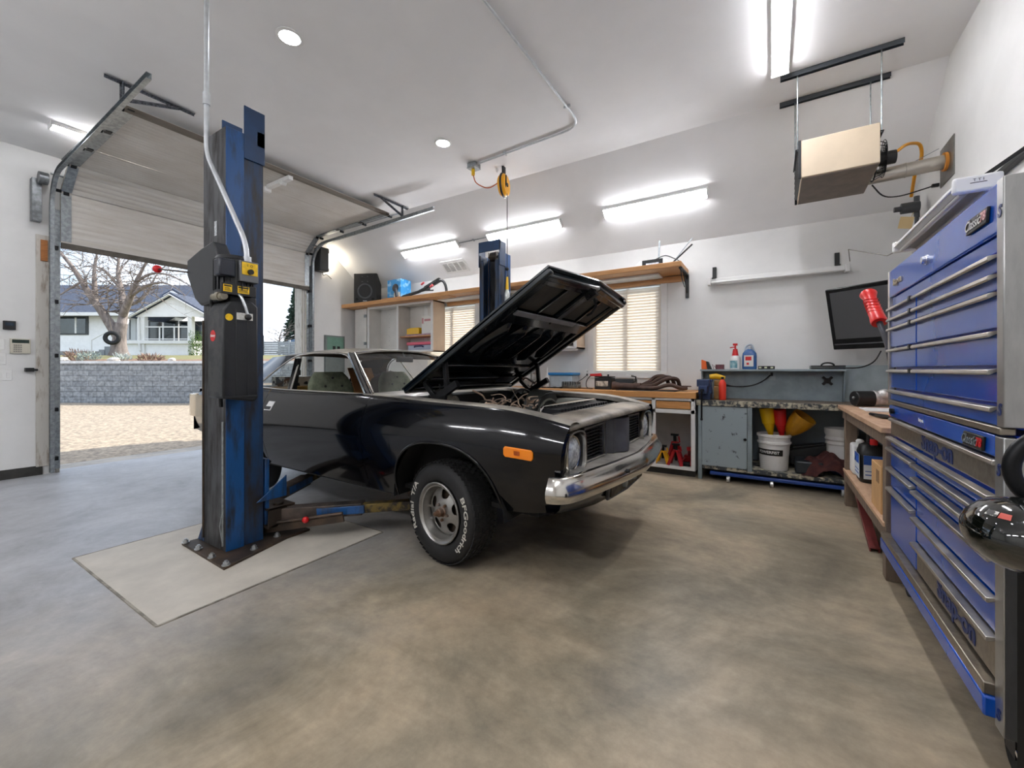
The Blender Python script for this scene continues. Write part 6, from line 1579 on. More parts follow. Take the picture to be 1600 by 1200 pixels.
m = MB(); m.tube(arc_smooth([(-2.335, 5.885, 1.18), (-2.40, 5.8, 1.1), (-2.55, 5.6, 1.0), (-2.3, 5.45, .995), (-2.15, 5.42, .995)], .07), .005, 6); m.obox((-2.335, 5.88, 1.18), (.025, .03, .03)); simple('power_cord', m, BLACK, 'black power cord plugged into the outlet below the window', 'cord', bevel=0)
bc = thing('battery_charger', 'dark grey charger with a handle standing behind the battery', 'charger', (-1.66, 5.6, .988))
MB().box(-1.80, -1.55, 5.52, 5.72, .988, 1.13).build('case', M('charger_grey', '#2d3033', .5), bc, bevel=.01)
m = MB(); m.tube([(-1.57, 5.52, 1.08), (-1.52, 5.52, 1.10), (-1.52, 5.52, 1.16), (-1.58, 5.54, 1.17)], .010, 8); m.build('handle', BLACK, bc)
eh = thing('exhaust_header', 'rusty brown exhaust header of bundled pipes lying on the wooden bench', 'exhaust header', (-1.3, 5.42, .99))
HDR = M('header_rust', '#4a3630', .6, .3, col2='#5f4a40', vs=9, lo=.4, hi=.65, bump=.1)
paths = [[(-1.45, 5.40, 1.03), (-1.30, 5.40, 1.06), (-1.18, 5.42, 1.16), (-1.06, 5.50, 1.16), (-1.04, 5.55, 1.05)],
         [(-1.45, 5.38, 1.03), (-1.25, 5.36, 1.05), (-1.12, 5.36, 1.14), (-.98, 5.42, 1.15), (-.97, 5.5, 1.04)],
         [(-1.45, 5.43, 1.04), (-1.33, 5.5, 1.10), (-1.27, 5.52, 1.17), (-1.14, 5.54, 1.175), (-1.12, 5.6, 1.06)],
         [(-1.45, 5.36, 1.02), (-1.22, 5.33, 1.02), (-1.05, 5.33, 1.08), (-.93, 5.36, 1.02), (-.88, 5.42, 1.03)]]
for p in paths: m = MB(); m.tube(arc_smooth(p, .08), .024, 12); m.build('primary_pipe', HDR, eh, smooth=60)
m = MB(); m.tube([(-1.78, 5.37, 1.045), (-1.70, 5.375, 1.04), (-1.55, 5.385, 1.035), (-1.42, 5.39, 1.035)], [.058, .045, .042, .048], 16); m.build('collector', HDR, eh, smooth=60)
m = MB(); m.bar((-1.14, 5.60, 1.05), (-.84, 5.42, 1.05), .05, .012); m.build('flange', HDR, eh)
m = MB(); m.box(-1.70, -.97, 5.24, 5.56, .988, .996); simple('rubber_mat', m, RUBBER, 'black rubber mat under the exhaust header on the bench', 'mat')
vcv = thing('intake_part', 'finned grey aluminium engine part lying on the bench near the outlet', 'engine part', (-2.41, 5.45, .99))
m = MB(); m.box(-2.54, -2.28, 5.40, 5.52, .988, 1.05); m.build('body', M('cast_grey', '#6d7272', .45, .6, var=.2, vs=12), vcv, bevel=.02)
for k in range(7): m = MB(); m.box(-2.53+.036*k, -2.512+.036*k, 5.39, 5.53, 1.0, 1.085); m.build('fin', bpy.data.materials['cast_grey'], vcv, bevel=.008)
sbx = thing('storage_tub', 'clear plastic tub with a blue lid on the bench behind the hood hinge', 'tub', (-2.62, 5.65, .99))
MB().box(-2.80, -2.44, 5.55, 5.80, .988, 1.17).build('tub', M('frosted_tub', '#b5c3cc', .35, var=.08, vs=6), sbx, bevel=.012)
MB().box(-2.82, -2.42, 5.53, 5.82, 1.17, 1.21).build('lid', M('lid_blue', '#2f86c8', .4), sbx, bevel=.01)
m = MB(); m.lathe([(.022, 0), (.024, .01), (.024, .17), (.012, .20), (.006, .30)], (-2.79, 5.46, .988), (0, 0, 1), 18); simple('caulk_bottle', m, WPLAST, 'slim white nozzle bottle standing before the blue lidded tub', 'bottle', bevel=0)
cbt = thing('carburetor', 'silver carburetor assembly standing on the bench beside the blue lidded tub', 'carburetor', (-3.05, 5.5, .99))
m = MB(); m.box(-3.18, -2.92, 5.40, 5.60, .988, 1.10); m.cyl((-3.05, 5.5, 1.10), (-3.05, 5.5, 1.22), .075, n=20); m.cyl((-3.0, 5.46, 1.2), (-2.98, 5.46, 1.36), .04, n=14); m.build('body', M('carb_silver', '#a5a39e', .35, .7, var=.2, vs=14), cbt, bevel=.008)
m = MB(); m.tube(arc_smooth([(-3.2, 5.42, 1.08), (-3.1, 5.36, 1.14), (-2.95, 5.37, 1.05)], .05), .014, 8); m.build('linkage', DKMETAL, cbt)
random.seed(9); 
for k, (x, lab) in enumerate(((-2.62, 'small dark clamp lying on the bench in front of the blue lidded tub'), (-2.72, 'small dark wrench lying on the bench by the nozzle bottle'))):
    m = MB(); m.bar((x-.09, 5.3, 1.0), (x+.1, 5.36, 1.0), .03, .016); m.cyl((x+.1, 5.36, .99), (x+.1, 5.36, 1.012), .024, n=12); simple('hand_tool', m, DKMETAL, lab, 'tool')
# jack stands in the open bay
def jack_stand(x, y, mat, label, h=.26, grp=None):
    t = thing('jack_stand', label, 'jack stand', (x, y, .10), grp)
    m = MB(); 
    for a in range(4):
        q = pi/4+pi/2*a; m.bar((x+.11*cos(q), y+.11*sin(q), .104), (x+.03*cos(q), y+.03*sin(q), .10+h*.75), .045, .012, (cos(q), sin(q), 0))
    m.box(x-.035, x+.035, y-.035, y+.035, .10+h*.68, .10+h*.78); m.build('frame', mat, t, bevel=.002)
    m = MB(); m.cyl((x, y, .16), (x, y, .10+h), .018, n=10); m.box(x-.045, x+.045, y-.02, y+.02, .10+h, .125+h); m.build('ratchet_post', DKMETAL, t, bevel=.002)
    m = MB(); m.tube([(x+.03, y-.04, .10+h*.74), (x+.07, y-.06, .10+h*.8), (x+.06, y-.07, .10+h*1.02)], .008, 6); m.build('lever', mat, t)
RJ = M('jack_red', '#a3141c', .35, coat=.3); YJ = M('jack_yellow', '#e0a313', .4)
jack_stand(-1.14, 5.36, YJ, 'yellow jack stand under the wooden bench beside the red jack stands', .2)
jack_stand(-1.04, 5.56, RJ, 'red jack stand under the bench with its dark post raised highest', .32)
jack_stand(-.98, 5.32, RJ, 'red jack stand standing in front of the taller red one under the bench', .24)
tj = thing('trolley_jack', 'low red trolley jack next to the jack stands under the wooden bench', 'jack', (-.86, 5.4, .10))
m = MB(); m.box(-.92, -.90, 5.30, 5.60, .11, .17); m.box(-.82, -.80, 5.30, 5.60, .11, .17); m.box(-.92, -.80, 5.5, 5.6, .12, .2); m.build('frame', RJ, tj, bevel=.003)
m = MB(); m.bar((-.86, 5.55, .18), (-.83, 5.36, .30), .05, .03); m.cyl((-.83, 5.35, .29), (-.83, 5.35, .33), .035, n=14); m.tube([(-.84, 5.58, .2), (-.80, 5.62, .42)], .014, 8); m.build('lift_arm', RJ, tj)
for y in (5.33, 5.57): m = MB(); m.cyl((-.94, y, .128), (-.78, y, .128), .028, n=14); m.build('wheel', DKMETAL, tj)

# ---------------------------------------------------------------- grey steel bench in the corner
GB1 = M('bench_grey_paint', '#8e9ba0', .45, .1, col2='#7d898d', vs=4, lo=.4, hi=.62, bump=.04, bs=40)
GBD = M('chipped_grey_paint', '#93a0a5', .45, .1, col2='#3a3d3e', vs=16, lo=.62, hi=.70, detail=6)
GTOP = M('steel_bench_top', '#7b6c5c', .5, .3, col2='#4d443b', vs=4, lo=.35, hi=.7)
GEDGE = M('chipped_edge', '#b9b29c', .5, col2='#34393d', vs=16, lo=.42, hi=.55, stretch=(1, 1, 1))
gbn = thing('steel_workbench', 'old grey steel workbench with a riser shelf and one cupboard door', 'workbench', (.2, 5.5, 0))
MB().box(-.735, 1.22, 5.21, 5.86, .865, .905).build('bench_top', GTOP, gbn, bevel=.003)
MB().box(-.735, 1.22, 5.19, 5.212, .845, .907).build('front_lip', GEDGE, gbn, bevel=.003)
m = MB(); m.box(-.72, -.68, 5.21, 5.25, 0, .86); m.box(-.72, -.68, 5.8, 5.84, 0, .86); m.box(-.225, -.18, 5.21, 5.25, .14, .86); m.box(1.16, 1.2, 5.21, 5.25, 0, .86); m.box(1.16, 1.2, 5.8, 5.84, 0, .86); m.build('leg', GB1, gbn, bevel=.003)
m = MB(); m.box(-.72, -.70, 5.25, 5.84, .14, .86); m.box(-.215, -.195, 5.25, 5.84, .14, .86); m.box(-.72, -.2, 5.82, 5.84, .14, .86); m.build('cupboard', GB1, gbn)
dg_ = MB().box(-.678, -.228, 5.205, 5.222, .165, .84).build('cupboard_door', GBD, gbn, bevel=.003)
m = MB(); m.cyl((-.245, 5.19, .49), (-.245, 5.205, .49), .014, n=12); m.box(-.262, -.23, 5.186, 5.194, .482, .498); m.build('door_latch', DKMETAL, dg_)
MB().box(-.70, 1.18, 5.215, 5.84, .125, .165).build('bottom_shelf', GEDGE, gbn, bevel=.003)
MB().box(-.20, 1.18, 5.835, 5.85, .165, .86).build('back_panel', M('bench_back_blue', '#8a979f', .5), gbn)
MB().box(-.735, .66, 5.745, 5.76, .905, 1.245).build('riser_back', GB1, gbn)
MB().box(-.745, .665, 5.55, 5.78, 1.235, 1.258).build('riser_shelf', GB1, gbn, bevel=.003)
m = MB(); m.prism([(5.56, .33), (5.76, .33), (5.76, 0), (5.68, 0)], (.65, 0, .907), (0, 1, 0), (0, 0, 1), .012); m.prism([(5.56, .33), (5.76, .33), (5.76, 0), (5.68, 0)], (-.735, 0, .907), (0, 1, 0), (0, 0, 1), .012); m.build('riser_side', GB1, gbn)
MB().box(.66, 1.22, 5.80, 5.815, .905, 1.3).build('corner_splash', M('splash_pale', '#aebcc0', .5, var=.08, vs=5), gbn)
m = MB(); m.lathe([(.03, 0), (.03, .02), (.0, .02)], (.52, 5.745, 1.13), (0, -1, 0), 16, caps=False)
for k in range(4): a = pi/4+pi/2*k; m.cyl((.52, 5.735, 1.13), (.52+.06*cos(a), 5.735, 1.13+.06*sin(a)), .014, n=8)
simple('star_knob', m, M('knob_black', '#1e1a19', .6), 'black star shaped knob on the grey riser panel near the corner', 'knob', bevel=0)
# on the riser
ob_ = thing('sanding_block', 'orange and black wedge shaped tool at the end of the riser shelf', 'tool', (-.68, 5.62, 1.258))
m = MB(); m.prism([(0, 0), (.065, 0), (.05, .10), (0, .12)], (-.735, 5.66, 1.258), (1, 0, 0), (0, 0, 1), .07); m.build('orange_face', ORANGE, ob_, bevel=.006)
m = MB(); m.prism([(.066, 0), (.115, 0), (.08, .09), (.052, .10)], (-.735, 5.665, 1.258), (1, 0, 0), (0, 0, 1), .08); m.build('black_body', BLACK, ob_, bevel=.006)
m = MB(); m.box(-.58, -.49, 5.6, 5.68, 1.258, 1.315); m.tube([(-.58, 5.63, 1.28), (-.62, 5.63, 1.32), (-.6, 5.63, 1.26)], .004, 6); simple('small_radio', m, M('device_maroon', '#5a2a32', .5, var=.3, vs=30), 'small dark red device on the riser shelf beside the orange wedge', 'device')
wbt = thing('pump_bottle', 'white bottle with a red pump top on the riser shelf', 'bottle', (-.37, 5.64, 1.258))
m = MB(); m.lathe([(.055, 0), (.058, .01), (.058, .12), (.05, .15), (.025, .17)], (-.37, 5.64, 1.258), (0, 0, 1), 24); m.build('bottle', WPLAST, wbt, smooth=50)
m = MB(); m.grid([[V((-.37+.0588*cos(a), 5.64+.0588*sin(a), z)) for a in [radians(200)+radians(12)*i for i in range(9)]] for z in (1.272, 1.36)]); m.build('label', M('bottle_label', '#a8c7cd', .5, col2='#5f97a5', vs=20), wbt, smooth=60)
m = MB(); m.cyl((-.37, 5.64, 1.42), (-.37, 5.64, 1.50), .036, .024, n=18); m.cyl((-.37, 5.64, 1.50), (-.37, 5.64, 1.54), .010, n=10); m.cyl((-.37, 5.64, 1.54), (-.37, 5.64, 1.565), .026, n=14); m.bar((-.37, 5.64, 1.525), (-.42, 5.60, 1.515), .012, .012); m.build('pump', RED, wbt)
bj = thing('washer_jug', 'blue fluid jug with a white and red label on the riser shelf', 'jug', (-.22, 5.64, 1.258))
BJ = M('jug_blue', '#2b4f86', .25, col2='#3c6aa0', vs=5)
m = MB(); rows = []
for z, w_, d_ in ((0, .07, .055), (.01, .076, .06), (.15, .076, .06), (.19, .07, .055), (.22, .045, .04), (.235, .022, .022)):
    rows.append([V((-.222+w_*math.copysign(abs(cos(a))**.6, cos(a)), 5.64+d_*math.copysign(abs(sin(a))**.6, sin(a)), 1.258+z)) for a in [2*pi*i/28 for i in range(28)]])
m.grid(rows, closeu=True); m.add(rows[-1], [tuple(range(28))]); m.add(rows[0], [tuple(range(28))]); m.build('jug_body', BJ, bj, smooth=60)
m = MB(); m.cyl((-.222, 5.64, 1.49), (-.222, 5.64, 1.52), .024, n=16); m.build('cap', M('cap_clear', '#c3c9cf', .3), bj)
m = MB(); m.tube(arc_smooth([(-.27, 5.64, 1.45), (-.262, 5.64, 1.53), (-.20, 5.64, 1.555), (-.17, 5.64, 1.45)], .04), .012, 8); m.build('handle', M('handle_clear', '#aab4bf', .3), bj)
m = MB(); m.box(-.275, -.18, 5.578, 5.581, 1.29, 1.42); lb = m.build('label', M('label_white2', '#dcdcd8', .5), bj); m = MB(); m.box(-.262, -.20, 5.576, 5.578, 1.36, 1.405); m.box(-.25, -.225, 5.576, 5.578, 1.31, 1.335); m.build('label_print', RED, lb)
lvl = thing('torpedo_level', 'short black torpedo level with pale vials on the riser shelf by the jug', 'level', (-.06, 5.62, 1.258))
m = MB(); m.box(-.135, .03, 5.61, 5.635, 1.258, 1.295); m.build('body', BLACK, lvl, bevel=.003)
m = MB()
for x in (-.115, -.06, .0): m.box(x-.012, x+.014, 5.607, 5.61, 1.268, 1.286)
m.build('vial', M('vial_pale', '#cdd2b0', .3), lvl)
lp = thing('laptop', 'closed black laptop lying on the riser shelf below the television', 'laptop', (.62, 5.66, 1.258))
MB().box(.36, .66, 5.56, 5.77, 1.259, 1.28).build('base', BLACK, lp, bevel=.006); MB().box(.36, .66, 5.56, 5.77, 1.283, 1.297).build('lid', DKMETAL, lp, bevel=.005)
m = MB(); m.tube([(.46+.055*(1-cos(a)), 5.65, 1.297+.03*sin(a)) for a in [pi*k/14 for k in range(15)]], .009, 8); simple('mouse', m, BLACK, 'black rounded mouse lying on the closed laptop', 'mouse', bevel=0)
m = MB(); m.tube(arc_smooth([(.64, 5.66, 1.27), (.80, 5.7, 1.27), (.92, 5.75, 1.33), (.98, 5.80, 1.45)], .08), .007, 6); simple('black_cable', m, BLACK, 'black cord running from the laptop up toward the television', 'cord', bevel=0)
# on the grey bench
vs_ = thing('bench_vise', 'blue bench vise bolted to the corner of the grey bench', 'vise', (-.66, 5.3, .907))
VB = M('vise_blue', '#2a3a5c', .45, .2, var=.2, vs=12)
m = MB(); m.box(-.72, -.60, 5.28, 5.48, .907, 1.0); m.prism([(-.075, 0), (.075, 0), (.06, .14), (.075, .14), (.075, .17), (-.075, .17), (-.075, .14), (-.06, .14)], (-.66, 5.40, .97), (1, 0, 0), (0, 0, 1), .09); m.build('fixed_jaw', VB, vs_, bevel=.006)
m = MB(); m.box(-.73, -.60, 5.17, 5.25, 1.06, 1.14); m.box(-.71, -.62, 5.16, 5.34, .98, 1.07); m.build('sliding_jaw', VB, vs_, bevel=.006)
m = MB(); m.cyl((-.665, 5.05, 1.02), (-.665, 5.2, 1.02), .016, n=12); m.cyl((-.665, 5.07, .70), (-.665, 5.07, 1.04), .010, n=8); m.ball((-.665, 5.07, .70), .015, 10); m.build('handle', DKMETAL, vs_)
gr = thing('angle_grinder', 'yellow angle grinder lying on the vise end of the grey bench', 'grinder', (-.55, 5.45, .907))
m = MB(); m.tube([(-.63, 5.47, 1.165), (-.56, 5.48, 1.175), (-.47, 5.5, 1.15)], [.03, .034, .026], 14); m.build('body', YEL, gr)
m = MB(); m.cyl((-.54, 5.46, 1.06), (-.54, 5.46, 1.13), .04, n=14); m.box(-.58, -.48, 5.42, 5.50, .907, 1.06); m.build('gear_head', M('grinder_tan', '#9a7440', .5, var=.2), gr, bevel=.01)
fx = thing('spray_canister', 'red spray canister standing next to the vise on the grey bench', 'canister', (-.49, 5.32, .907))
m = MB(); m.lathe([(.036, 0), (.038, .01), (.038, .19), (.024, .22), (.014, .235)], (-.48, 5.34, .907), (0, 0, 1), 22); m.build('body', M('canister_red', '#e03a26', .35), fx, smooth=50)
m = MB(); m.cyl((-.48, 5.34, 1.14), (-.48, 5.34, 1.17), .015, n=10); m.build('nozzle', BLACK, fx)
ou = thing('wall_socket', 'grey socket on the riser panel with black cords plugged in', 'outlet', (.0, 5.744, 1.18)); MB().box(-.035, .04, 5.738, 5.745, 1.13, 1.235).build('plate', M('socket_plate', '#8f999d', .4, .3), ou, bevel=.002)
m = MB(); m.obox((.0, 5.73, 1.2), (.025, .03, .04)); m.tube(arc_smooth([(.0, 5.72, 1.2), (-.08, 5.68, 1.12), (-.2, 5.6, 1.06), (-.38, 5.55, 1.05), (-.47, 5.5, 1.08)], .1), .007, 6); m.tube(arc_smooth([(-.02, 5.72, 1.19), (-.1, 5.66, 1.1), (-.26, 5.6, 1.045), (-.46, 5.52, 1.06)], .1), .006, 6); simple('power_cord', m, BLACK, 'black cords looping from the riser socket toward the yellow grinder', 'cord', bevel=0)
# under the grey bench
bk = thing('bucket', 'white pail with a black lettered band and funnels in it under the grey bench', 'bucket', (.02, 5.42, .165))
m = MB(); m.lathe([(.0, .004), (.128, .0), (.132, .01), (.148, .28), (.160, .285), (.160, .305), (.150, .31), (.153, .355), (.163, .36), (.163, .385), (.150, .388), (.146, .37), (.126, .02), (0, .015)], (.02, 5.42, .165), (0, 0, 1), 48, caps=False); pail = m.build('pail', M('pail_white', '#dedddb', .45, var=.03), bk, smooth=40)
def wrap(px, py, pz, r=.1438): a = -pi/2+radians(-22)+px/r; return V((.02+(r+.004*py*8+pz)*cos(a), 5.42+(r+.004*py*8+pz)*sin(a), .165+.195+py))
m = MB(); rows = []
for z in (-.033, .033): rows.append([wrap(-.14+.014*i, z, .0012) for i in range(21)])
m.grid(rows); bd_ = m.build('label_band', DLAB, bk, smooth=60)
m = MB(); m.text('POWERFIST', (0, 0, 0), (1, 0, 0), (0, 1, 0), .040, .001, mapper=lambda a, b_, c: wrap(a, b_, c+.003), bold=.0012, sx=1.0); m.build('label_lettering', WHITE, bd_, smooth=0)
m = MB(); m.tube([V((.02+.166*cos(a), 5.42+.166*sin(a), .165+.29-.10*sin(pi*(i/20)))) for i, a in enumerate([radians(-20)+pi*k/20*1.0 for k in range(21)])], .004, 6); m.build('bail_handle', DKMETAL, bk)
def funnel(c, tip, r, mat, label, neck=.5, bowl=False):
    c, tip = V(c), V(tip); ax = (c-tip); L_ = ax.length
    m = MB(); m.lathe([(.012, 0), (.016, L_*.1), (.045*(r/.075), L_*neck), (r*.86, L_*neck+.02), (r, L_*.97), (r, L_), (r-.006, L_), (r*.8, L_*neck+.02), (.008, L_*.1)], tip, ax, 28, caps=False)
    if bowl: m = MB(); m.lathe([(.012, 0), (.016, L_*.18), (.05, L_*.28), (r*.7, L_*.45), (r*.92, L_*.7), (r, L_*.97), (r, L_), (r-.006, L_), (r*.88, L_*.7), (r*.65, L_*.47), (.04, L_*.3), (.008, L_*.1)], tip, ax, 32, caps=False)
    return simple('funnel', m, mat, label, 'funnel', bevel=0, smooth=35)
funnel((-.05, 5.40, .83), (-.0, 5.42, .46), .072, M('funnel_yellow', '#e2b40e', .4), 'tall yellow funnel standing in the white pail')
funnel((.07, 5.40, .82), (.10, 5.43, .45), .062, M('funnel_red', '#c61a20', .4), 'red funnel standing upright in the white pail between two yellow ones')
funnel((.30, 5.36, .76), (.11, 5.44, .50), .115, M('funnel_amber', '#b57f16', .35, var=.12), 'wide amber funnel tilted over the rim of the white pail', .30, True)
b2 = thing('bucket', 'white and blue pail standing at the back of the grey bench by the rags', 'bucket', (.62, 5.55, .165))
m = MB(); m.lathe([(.0, 0), (.115, 0), (.118, .1), (.12, .11)], (.62, 5.55, .165), (0, 0, 1), 32, caps=False); m.build('paint_band', M('pail_blue', '#3b5a86', .4), b2, smooth=40)
m = MB(); m.lathe([(.12, .11), (.128, .30), (.14, .31), (.13, .34), (.142, .36), (.13, .39), (.144, .42), (.144, .47), (.13, .47), (.12, .12)], (.62, 5.55, .165), (0, 0, 1), 32, caps=False); m.build('pail', bpy.data.materials['pail_white'], b2, smooth=40)
dt = thing('parts_tray', 'black plastic drain tray leaning behind the white pail and rags', 'tray', (.42, 5.6, .165))
m = MB(); R = Matrix.Rotation(-.22, 3, 'Y'); m.obox((.42, 5.66, .33), (.50, .14, .22), R); m.build('tray', M('tray_black', '#1d2127', .35), dt, bevel=.02)
m = MB(); m.obox((.42, 5.58, .44), (.54, .04, .02), R); m.obox((.40, 5.585, .33), (.48, .012, .16), R); m.build('tray_rim', BLACK, dt, bevel=.006)
m = MB(); m.obox((.33, 5.42, .235), (.24, .3, .13)); simple('plastic_bin', m, M('bin_dark', '#20262b', .4), 'low dark plastic bin between the pail and the brown rags', 'bin', bevel=.015)
random.seed(31); rg_ = MB(); rows = []
for i in range(26):
    row = []
    for j in range(26):
        x, y = .26+.46*i/25, 5.20+.42*j/25; e = max(0, 1-((x-.50)/.25)**2-((y-5.42)/.24)**2)
        h = .19*e**.5+.028*sin(31*x+9*y)*e**.4+.02*sin(47*y-23*x)*e**.4; row.append(V((x, y, .168+max(0, h)+random.uniform(0, .006))))
    rows.append(row)
rg_.grid(rows); o = simple('rags', rg_, M('rag_maroon', '#4a2420', .95, col2='#38191a', vs=18, bump=.4, bs=60), 'crumpled heap of dark maroon rags spilling off the bottom shelf of the grey bench', 'rags', bevel=0, smooth=60)
cr_ = thing('creeper', 'low blue mechanic creeper parked under the grey bench', 'creeper', (.2, 5.45, 0))
m = MB(); m.box(-.60, 1.0, 5.22, 5.66, .06, .10); m.build('frame', M('creeper_blue', '#1d3f86', .4), cr_, bevel=.01)
m = MB(); m.box(-.55, .95, 5.26, 5.62, .10, .117); m.build('pad', BLACK, cr_, bevel=.006)
for x, y in ((-.41, 5.22), (.0, 5.22), (.6, 5.22), (-.41, 5.64), (.0, 5.64), (.6, 5.64)):
    m = MB(); m.cyl((x-.016, y, .034), (x+.016, y, .034), .034, n=18); w_ = m.build('caster', M('caster_pale', '#c4c4c2', .3, .6) if 'caster_pale' not in bpy.data.materials else bpy.data.materials['caster_pale'], cr_, bevel=.003)
    m = MB(); m.box(x-.02, x+.02, y-.012, y+.012, .04, .064); m.build('caster_fork', DKMETAL, w_)

# ---------------------------------------------------------------- small wooden bench between the steel bench and the chest
OLDW = M('old_wood', '#7b6a5a', .7, col2='#5f5044', vs=5, lo=.35, hi=.68, stretch=(5, 5, 1)); OTOP = M('plywood_top', '#c3a184', .6, col2='#a9876a', vs=4, lo=.35, hi=.7, stretch=(6, 1.5, 6))
ws = thing('wooden_bench', 'small rough wooden bench with a lower shelf between the chest and the grey bench', 'workbench', (.9, 4.2, 0))
MB().box(.55, 1.22, 3.26, 5.17, .875, .908).build('bench_top', OTOP, ws, bevel=.003)
for x, y in ((.575, 3.275), (.575, 4.87), (1.12, 3.275), (1.12, 4.87)): MB().box(x, x+.085, y, y+.085, 0, .875).build('leg', OLDW, ws, bevel=.003)
m = MB(); m.box(.58, .61, 3.3, 5.1, .79, .875); m.box(.6, 1.2, 3.28, 3.31, .79, .875); m.build('apron', OLDW, ws, bevel=.002)
MB().box(.565, 1.2, 3.3, 4.95, .31, .335).build('lower_shelf', OTOP, ws, bevel=.002)
m = MB(); m.box(.572, .60, 3.3, 4.95, .235, .31); m.build('shelf_rail', OLDW, ws, bevel=.002)
jg = thing('oil_jug', 'black oil jug with a blue label on the lower shelf of the wooden bench', 'jug', (.72, 4.5, .335))
m = MB(); rows = []
for z, a, b_ in ((0, .085, .11), (.012, .092, .118), (.24, .092, .118), (.29, .08, .10), (.31, .05, .06)):
    rows.append([V((.70+a*math.copysign(abs(cos(t))**.55, cos(t)), 4.48+b_*math.copysign(abs(sin(t))**.55, sin(t)), .335+z)) for t in [2*pi*i/32 for i in range(32)]])
m.grid(rows, closeu=True); m.add(rows[-1], [tuple(range(32))]); m.add(rows[0], [tuple(range(32))]); m.build('jug_body', BLACK, jg, smooth=50)
m = MB(); m.tube(arc_smooth([(.70, 4.58, .60), (.70, 4.58, .735), (.70, 4.44, .735), (.70, 4.40, .63)], .05), .021, 10); m.build('handle', BLACK, jg)
m = MB(); m.cyl((.70, 4.40, .645), (.70, 4.40, .69), .026, n=16); m.build('cap', RED, jg)
# label on the two faces seen from the room (-x and -y)
LB1 = M('label_blue', '#2353a5', .45); LW = M('label_pale', '#d3dbe0', .45)
m = MB(); m.box(.604, .607, 4.385, 4.575, .37, .56); lw_ = m.build('label', LW, jg); m = MB(); m.box(.602, .604, 4.385, 4.575, .485, .56); m.tube([V((.601, 4.48+.05*cos(t), .49+.045*sin(t))) for t in [pi*k/12 for k in range(13)]], .006, 6); m.box(.602, .604, 4.40, 4.56, .40, .408); m.box(.602, .604, 4.40, 4.56, .43, .436); m.build('label_print', LB1, lw_)
m = MB(); m.box(.63, .77, 4.359, 4.362, .37, .56); lw_ = m.build('label', LW, jg); m = MB(); m.box(.63, .77, 4.357, 4.359, .485, .56); m.box(.64, .76, 4.357, 4.359, .40, .408); m.box(.64, .76, 4.357, 4.359, .43, .436); m.build('label_print', LB1, lw_)
m = MB(); m.box(.60, .82, 4.66, 4.84, .336, .60); m.cyl((.66, 4.75, .60), (.66, 4.75, .64), .03, n=14); simple('fluid_jug', m, WPLAST, 'plain white fluid jug behind the black oil jug on the lower shelf', 'jug', bevel=.025)
cbx = thing('cardboard_box', 'tall tan cardboard box on the lower shelf next to the black oil jug', 'box', (.70, 3.62, .335))
m = MB(); m.box(.585, .82, 3.47, 3.76, .336, .635); m.build('carton', M('kraft_card', '#c49a68', .8, var=.06, vs=6), cbx, bevel=.003)
m = MB(); 
m.box(.583, .585, 3.52, 3.60, .52, .60); m.build('box_print', M('print_brown', '#8a6a45', .8), cbx)
# red channel ramp and cloth beneath
m = MB(); m.prism([(-.028, 0), (.028, 0), (.028, .04), (.02, .04), (.02, .01), (-.02, .01), (-.02, .04), (-.028, .04)], (0, 0, 0), (1, 0, 0), (0, 1, 0), 1.45)
p, q = V((.60, 3.74, .03)), V((.66, 5.05, .27)); m.xf(Matrix.Translation(p) @ (Matrix((V((1, 0, 0)), V((0, 0, 1)).cross(V((0, 0, 1))) if False else (q-p).normalized().cross(V((1, 0, 0))), (q-p).normalized())).transposed()).to_4x4() @ Matrix.Scale((q-p).length/1.45, 4, (0, 0, 1)))
simple('steel_ramp', m, M('ramp_maroon', '#6b2a28', .5, .2, var=.15, vs=8), 'maroon steel channel ramp leaning under the small wooden bench', 'ramp', bevel=.002)
m = MB(); rows = [[V((x, y, .03+.09*(1-((x-.9)/.3)**2)+.015*sin(40*x+17*y))) for x in [.68+.05*i for i in range(10)]] for y in [3.5+.08*k for k in range(16)]]
m.grid(rows); simple('red_cover', m, M('cover_red', '#571a1c', .8, var=.2, vs=10), 'dark red folded cover on the floor under the small wooden bench', 'cover', bevel=0, smooth=60)
# on the small bench
em = thing('starter_motor', 'black cylindrical motor with a silver cast housing on the small wooden bench', 'motor', (.8, 5.06, .91))
m = MB(); m.cyl((.655, 5.02, .982), (.80, 5.085, .982), .070, n=28); m.build('motor_can', BLACK, em, bevel=.006)
m = MB(); m.cyl((.80, 5.085, .985), (.95, 5.12, .985), .074, .06, n=20); m.ball((.88, 5.07, 1.02), .055, 12); m.build('cast_housing', M('cast_silver', '#c4c3c0', .4, .5, var=.25, vs=16), em, bevel=.004)
m = MB(); m.ball((.65, 5.0, .99), .013, 8); m.build('stud', GALV, em)
m = MB(); m.ball((.98, 4.84, 1.04), .06, 12); m.box(.94, 1.06, 4.78, 4.90, .91, 1.0); simple('orange_part', m, ORANGE, 'orange rounded part beside the silver motor housing on the wooden bench', 'part', bevel=.008)
m = MB(); m.box(.66, 1.0, 4.45, 4.80, .909, .918); simple('paper_sheet', m, WHITE, 'white papers lying on the small wooden bench under the motor', 'paper', bevel=0)
ck = thing('utility_tool', 'black and orange hand tool lying on the near end of the small bench', 'tool', (.75, 3.8, .91))
m = MB(); m.tube([(.62, 4.02, .925), (.66, 3.85, .925), (.72, 3.72, .925)], .012, 8); m.bar((.64, 3.98, .925), (.74, 3.78, .925), .06, .012); m.build('blade_body', DKMETAL, ck)
m = MB(); m.tube([(.70, 3.80, .93), (.78, 3.62, .93)], .022, 10); m.build('grip', ORANGE, ck)
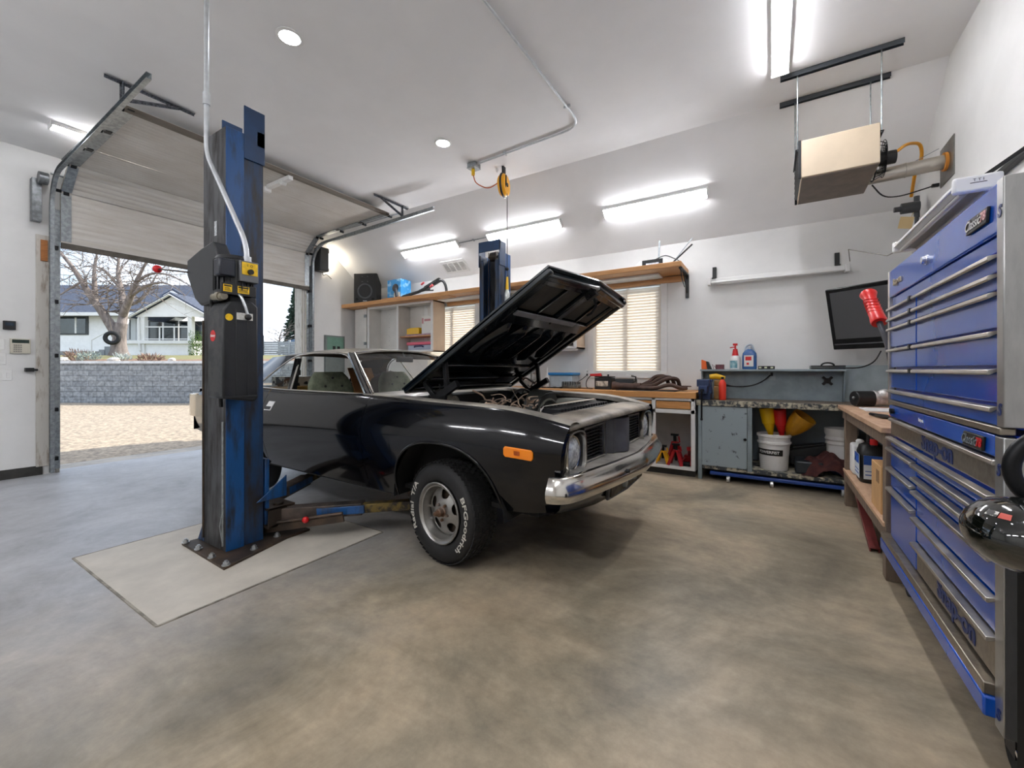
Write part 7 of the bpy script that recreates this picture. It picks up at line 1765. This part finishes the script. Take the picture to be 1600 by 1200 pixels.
# red gripped bar
pb_ = thing('pry_bar', 'steel bar with a large red rubber grip standing against the tool chest', 'bar', (.68, 3.40, .91))
p0, p1 = V((.56, 3.72, 1.775)), V((.59, 3.50, 1.53))
dv_ = (p1-p0).normalized()
m = MB(); m.lathe([(.0, 0), (.042, .0), (.048, .012), (.040, .035), (.034, .07), (.036, .15), (.040, .24), (.044, .285), (.040, .30), (0, .30)], p0, dv_, 24, caps=False); gp = m.build('grip', M('grip_red', '#d81a14', .4, coat=.2), pb_, smooth=50)
m = MB(); m.tube([p0+dv_*.29, p0+dv_*.5, V((.63, 3.33, 1.15)), V((.66, 3.30, .91))], .017, 10); m.build('shaft', M('shaft_grey', '#3c3c40', .45, .5), pb_)
for k in range(5):
    m = MB(); c_ = p0+dv_*(.09+.03*k); m.tube([c_+frame(dv_) @ V((.0385*cos(t), .0385*sin(t), .014*cos(t*2))) for t in [2*pi*i/20 for i in range(20)]], .0025, 5, closed=True); m.build('grip_ridge', bpy.data.materials['grip_red'], gp)

# television on an arm in the corner
tv = thing('television', 'black flat television tilted down from its arm in the corner', 'television', (.85, 5.3, 1.5))
a = radians(36); Xd = V((cos(a), -sin(a), 0)); tl = radians(13); nh = V((-sin(a), -cos(a), 0)); Nn = (nh*cos(tl)+V((0, 0, -1))*sin(tl)).normalized(); Zd = (V((0, 0, 1))*cos(tl)+nh*sin(tl)).normalized()
Rt = Matrix((Xd, -Nn, Zd)).transposed(); tcn = V((.57, 5.50, 1.47))+Xd*.42+Zd*.31
m = MB(); m.obox(tcn, (.86, .05, .63), Rt); m.build('bezel', M('tv_black', '#131314', .25, var=.1), tv, bevel=.008)
m = MB(); m.obox(tcn+Nn*.0255+Zd*.035, (.78, .002, .48), Rt); m.build('screen', M('tv_screen', '#4c4d4f', .3), tv)
m = MB(); m.obox(tcn+Nn*.026-Zd*.26, (.82, .003, .012), Rt); m.build('trim_line', M('tv_trim', '#6f7073', .3, .6), tv)
m = MB(); m.obox(tcn+Nn*.026+Zd*.295+Xd*.22, (.16, .002, .018), Rt); m.build('sticker', M('tv_sticker', '#a8aaa8', .5, var=.3, vs=60), tv)
m = MB(); m.obox(tcn-Nn*.045, (.30, .04, .25), Rt); m.bar(tcn-Nn*.06, (1.0, 5.88, 1.75), .05, .05); m.box(.9, 1.1, 5.86, 5.899, 1.6, 1.9); m.build('wall_mount', BLACK, tv)
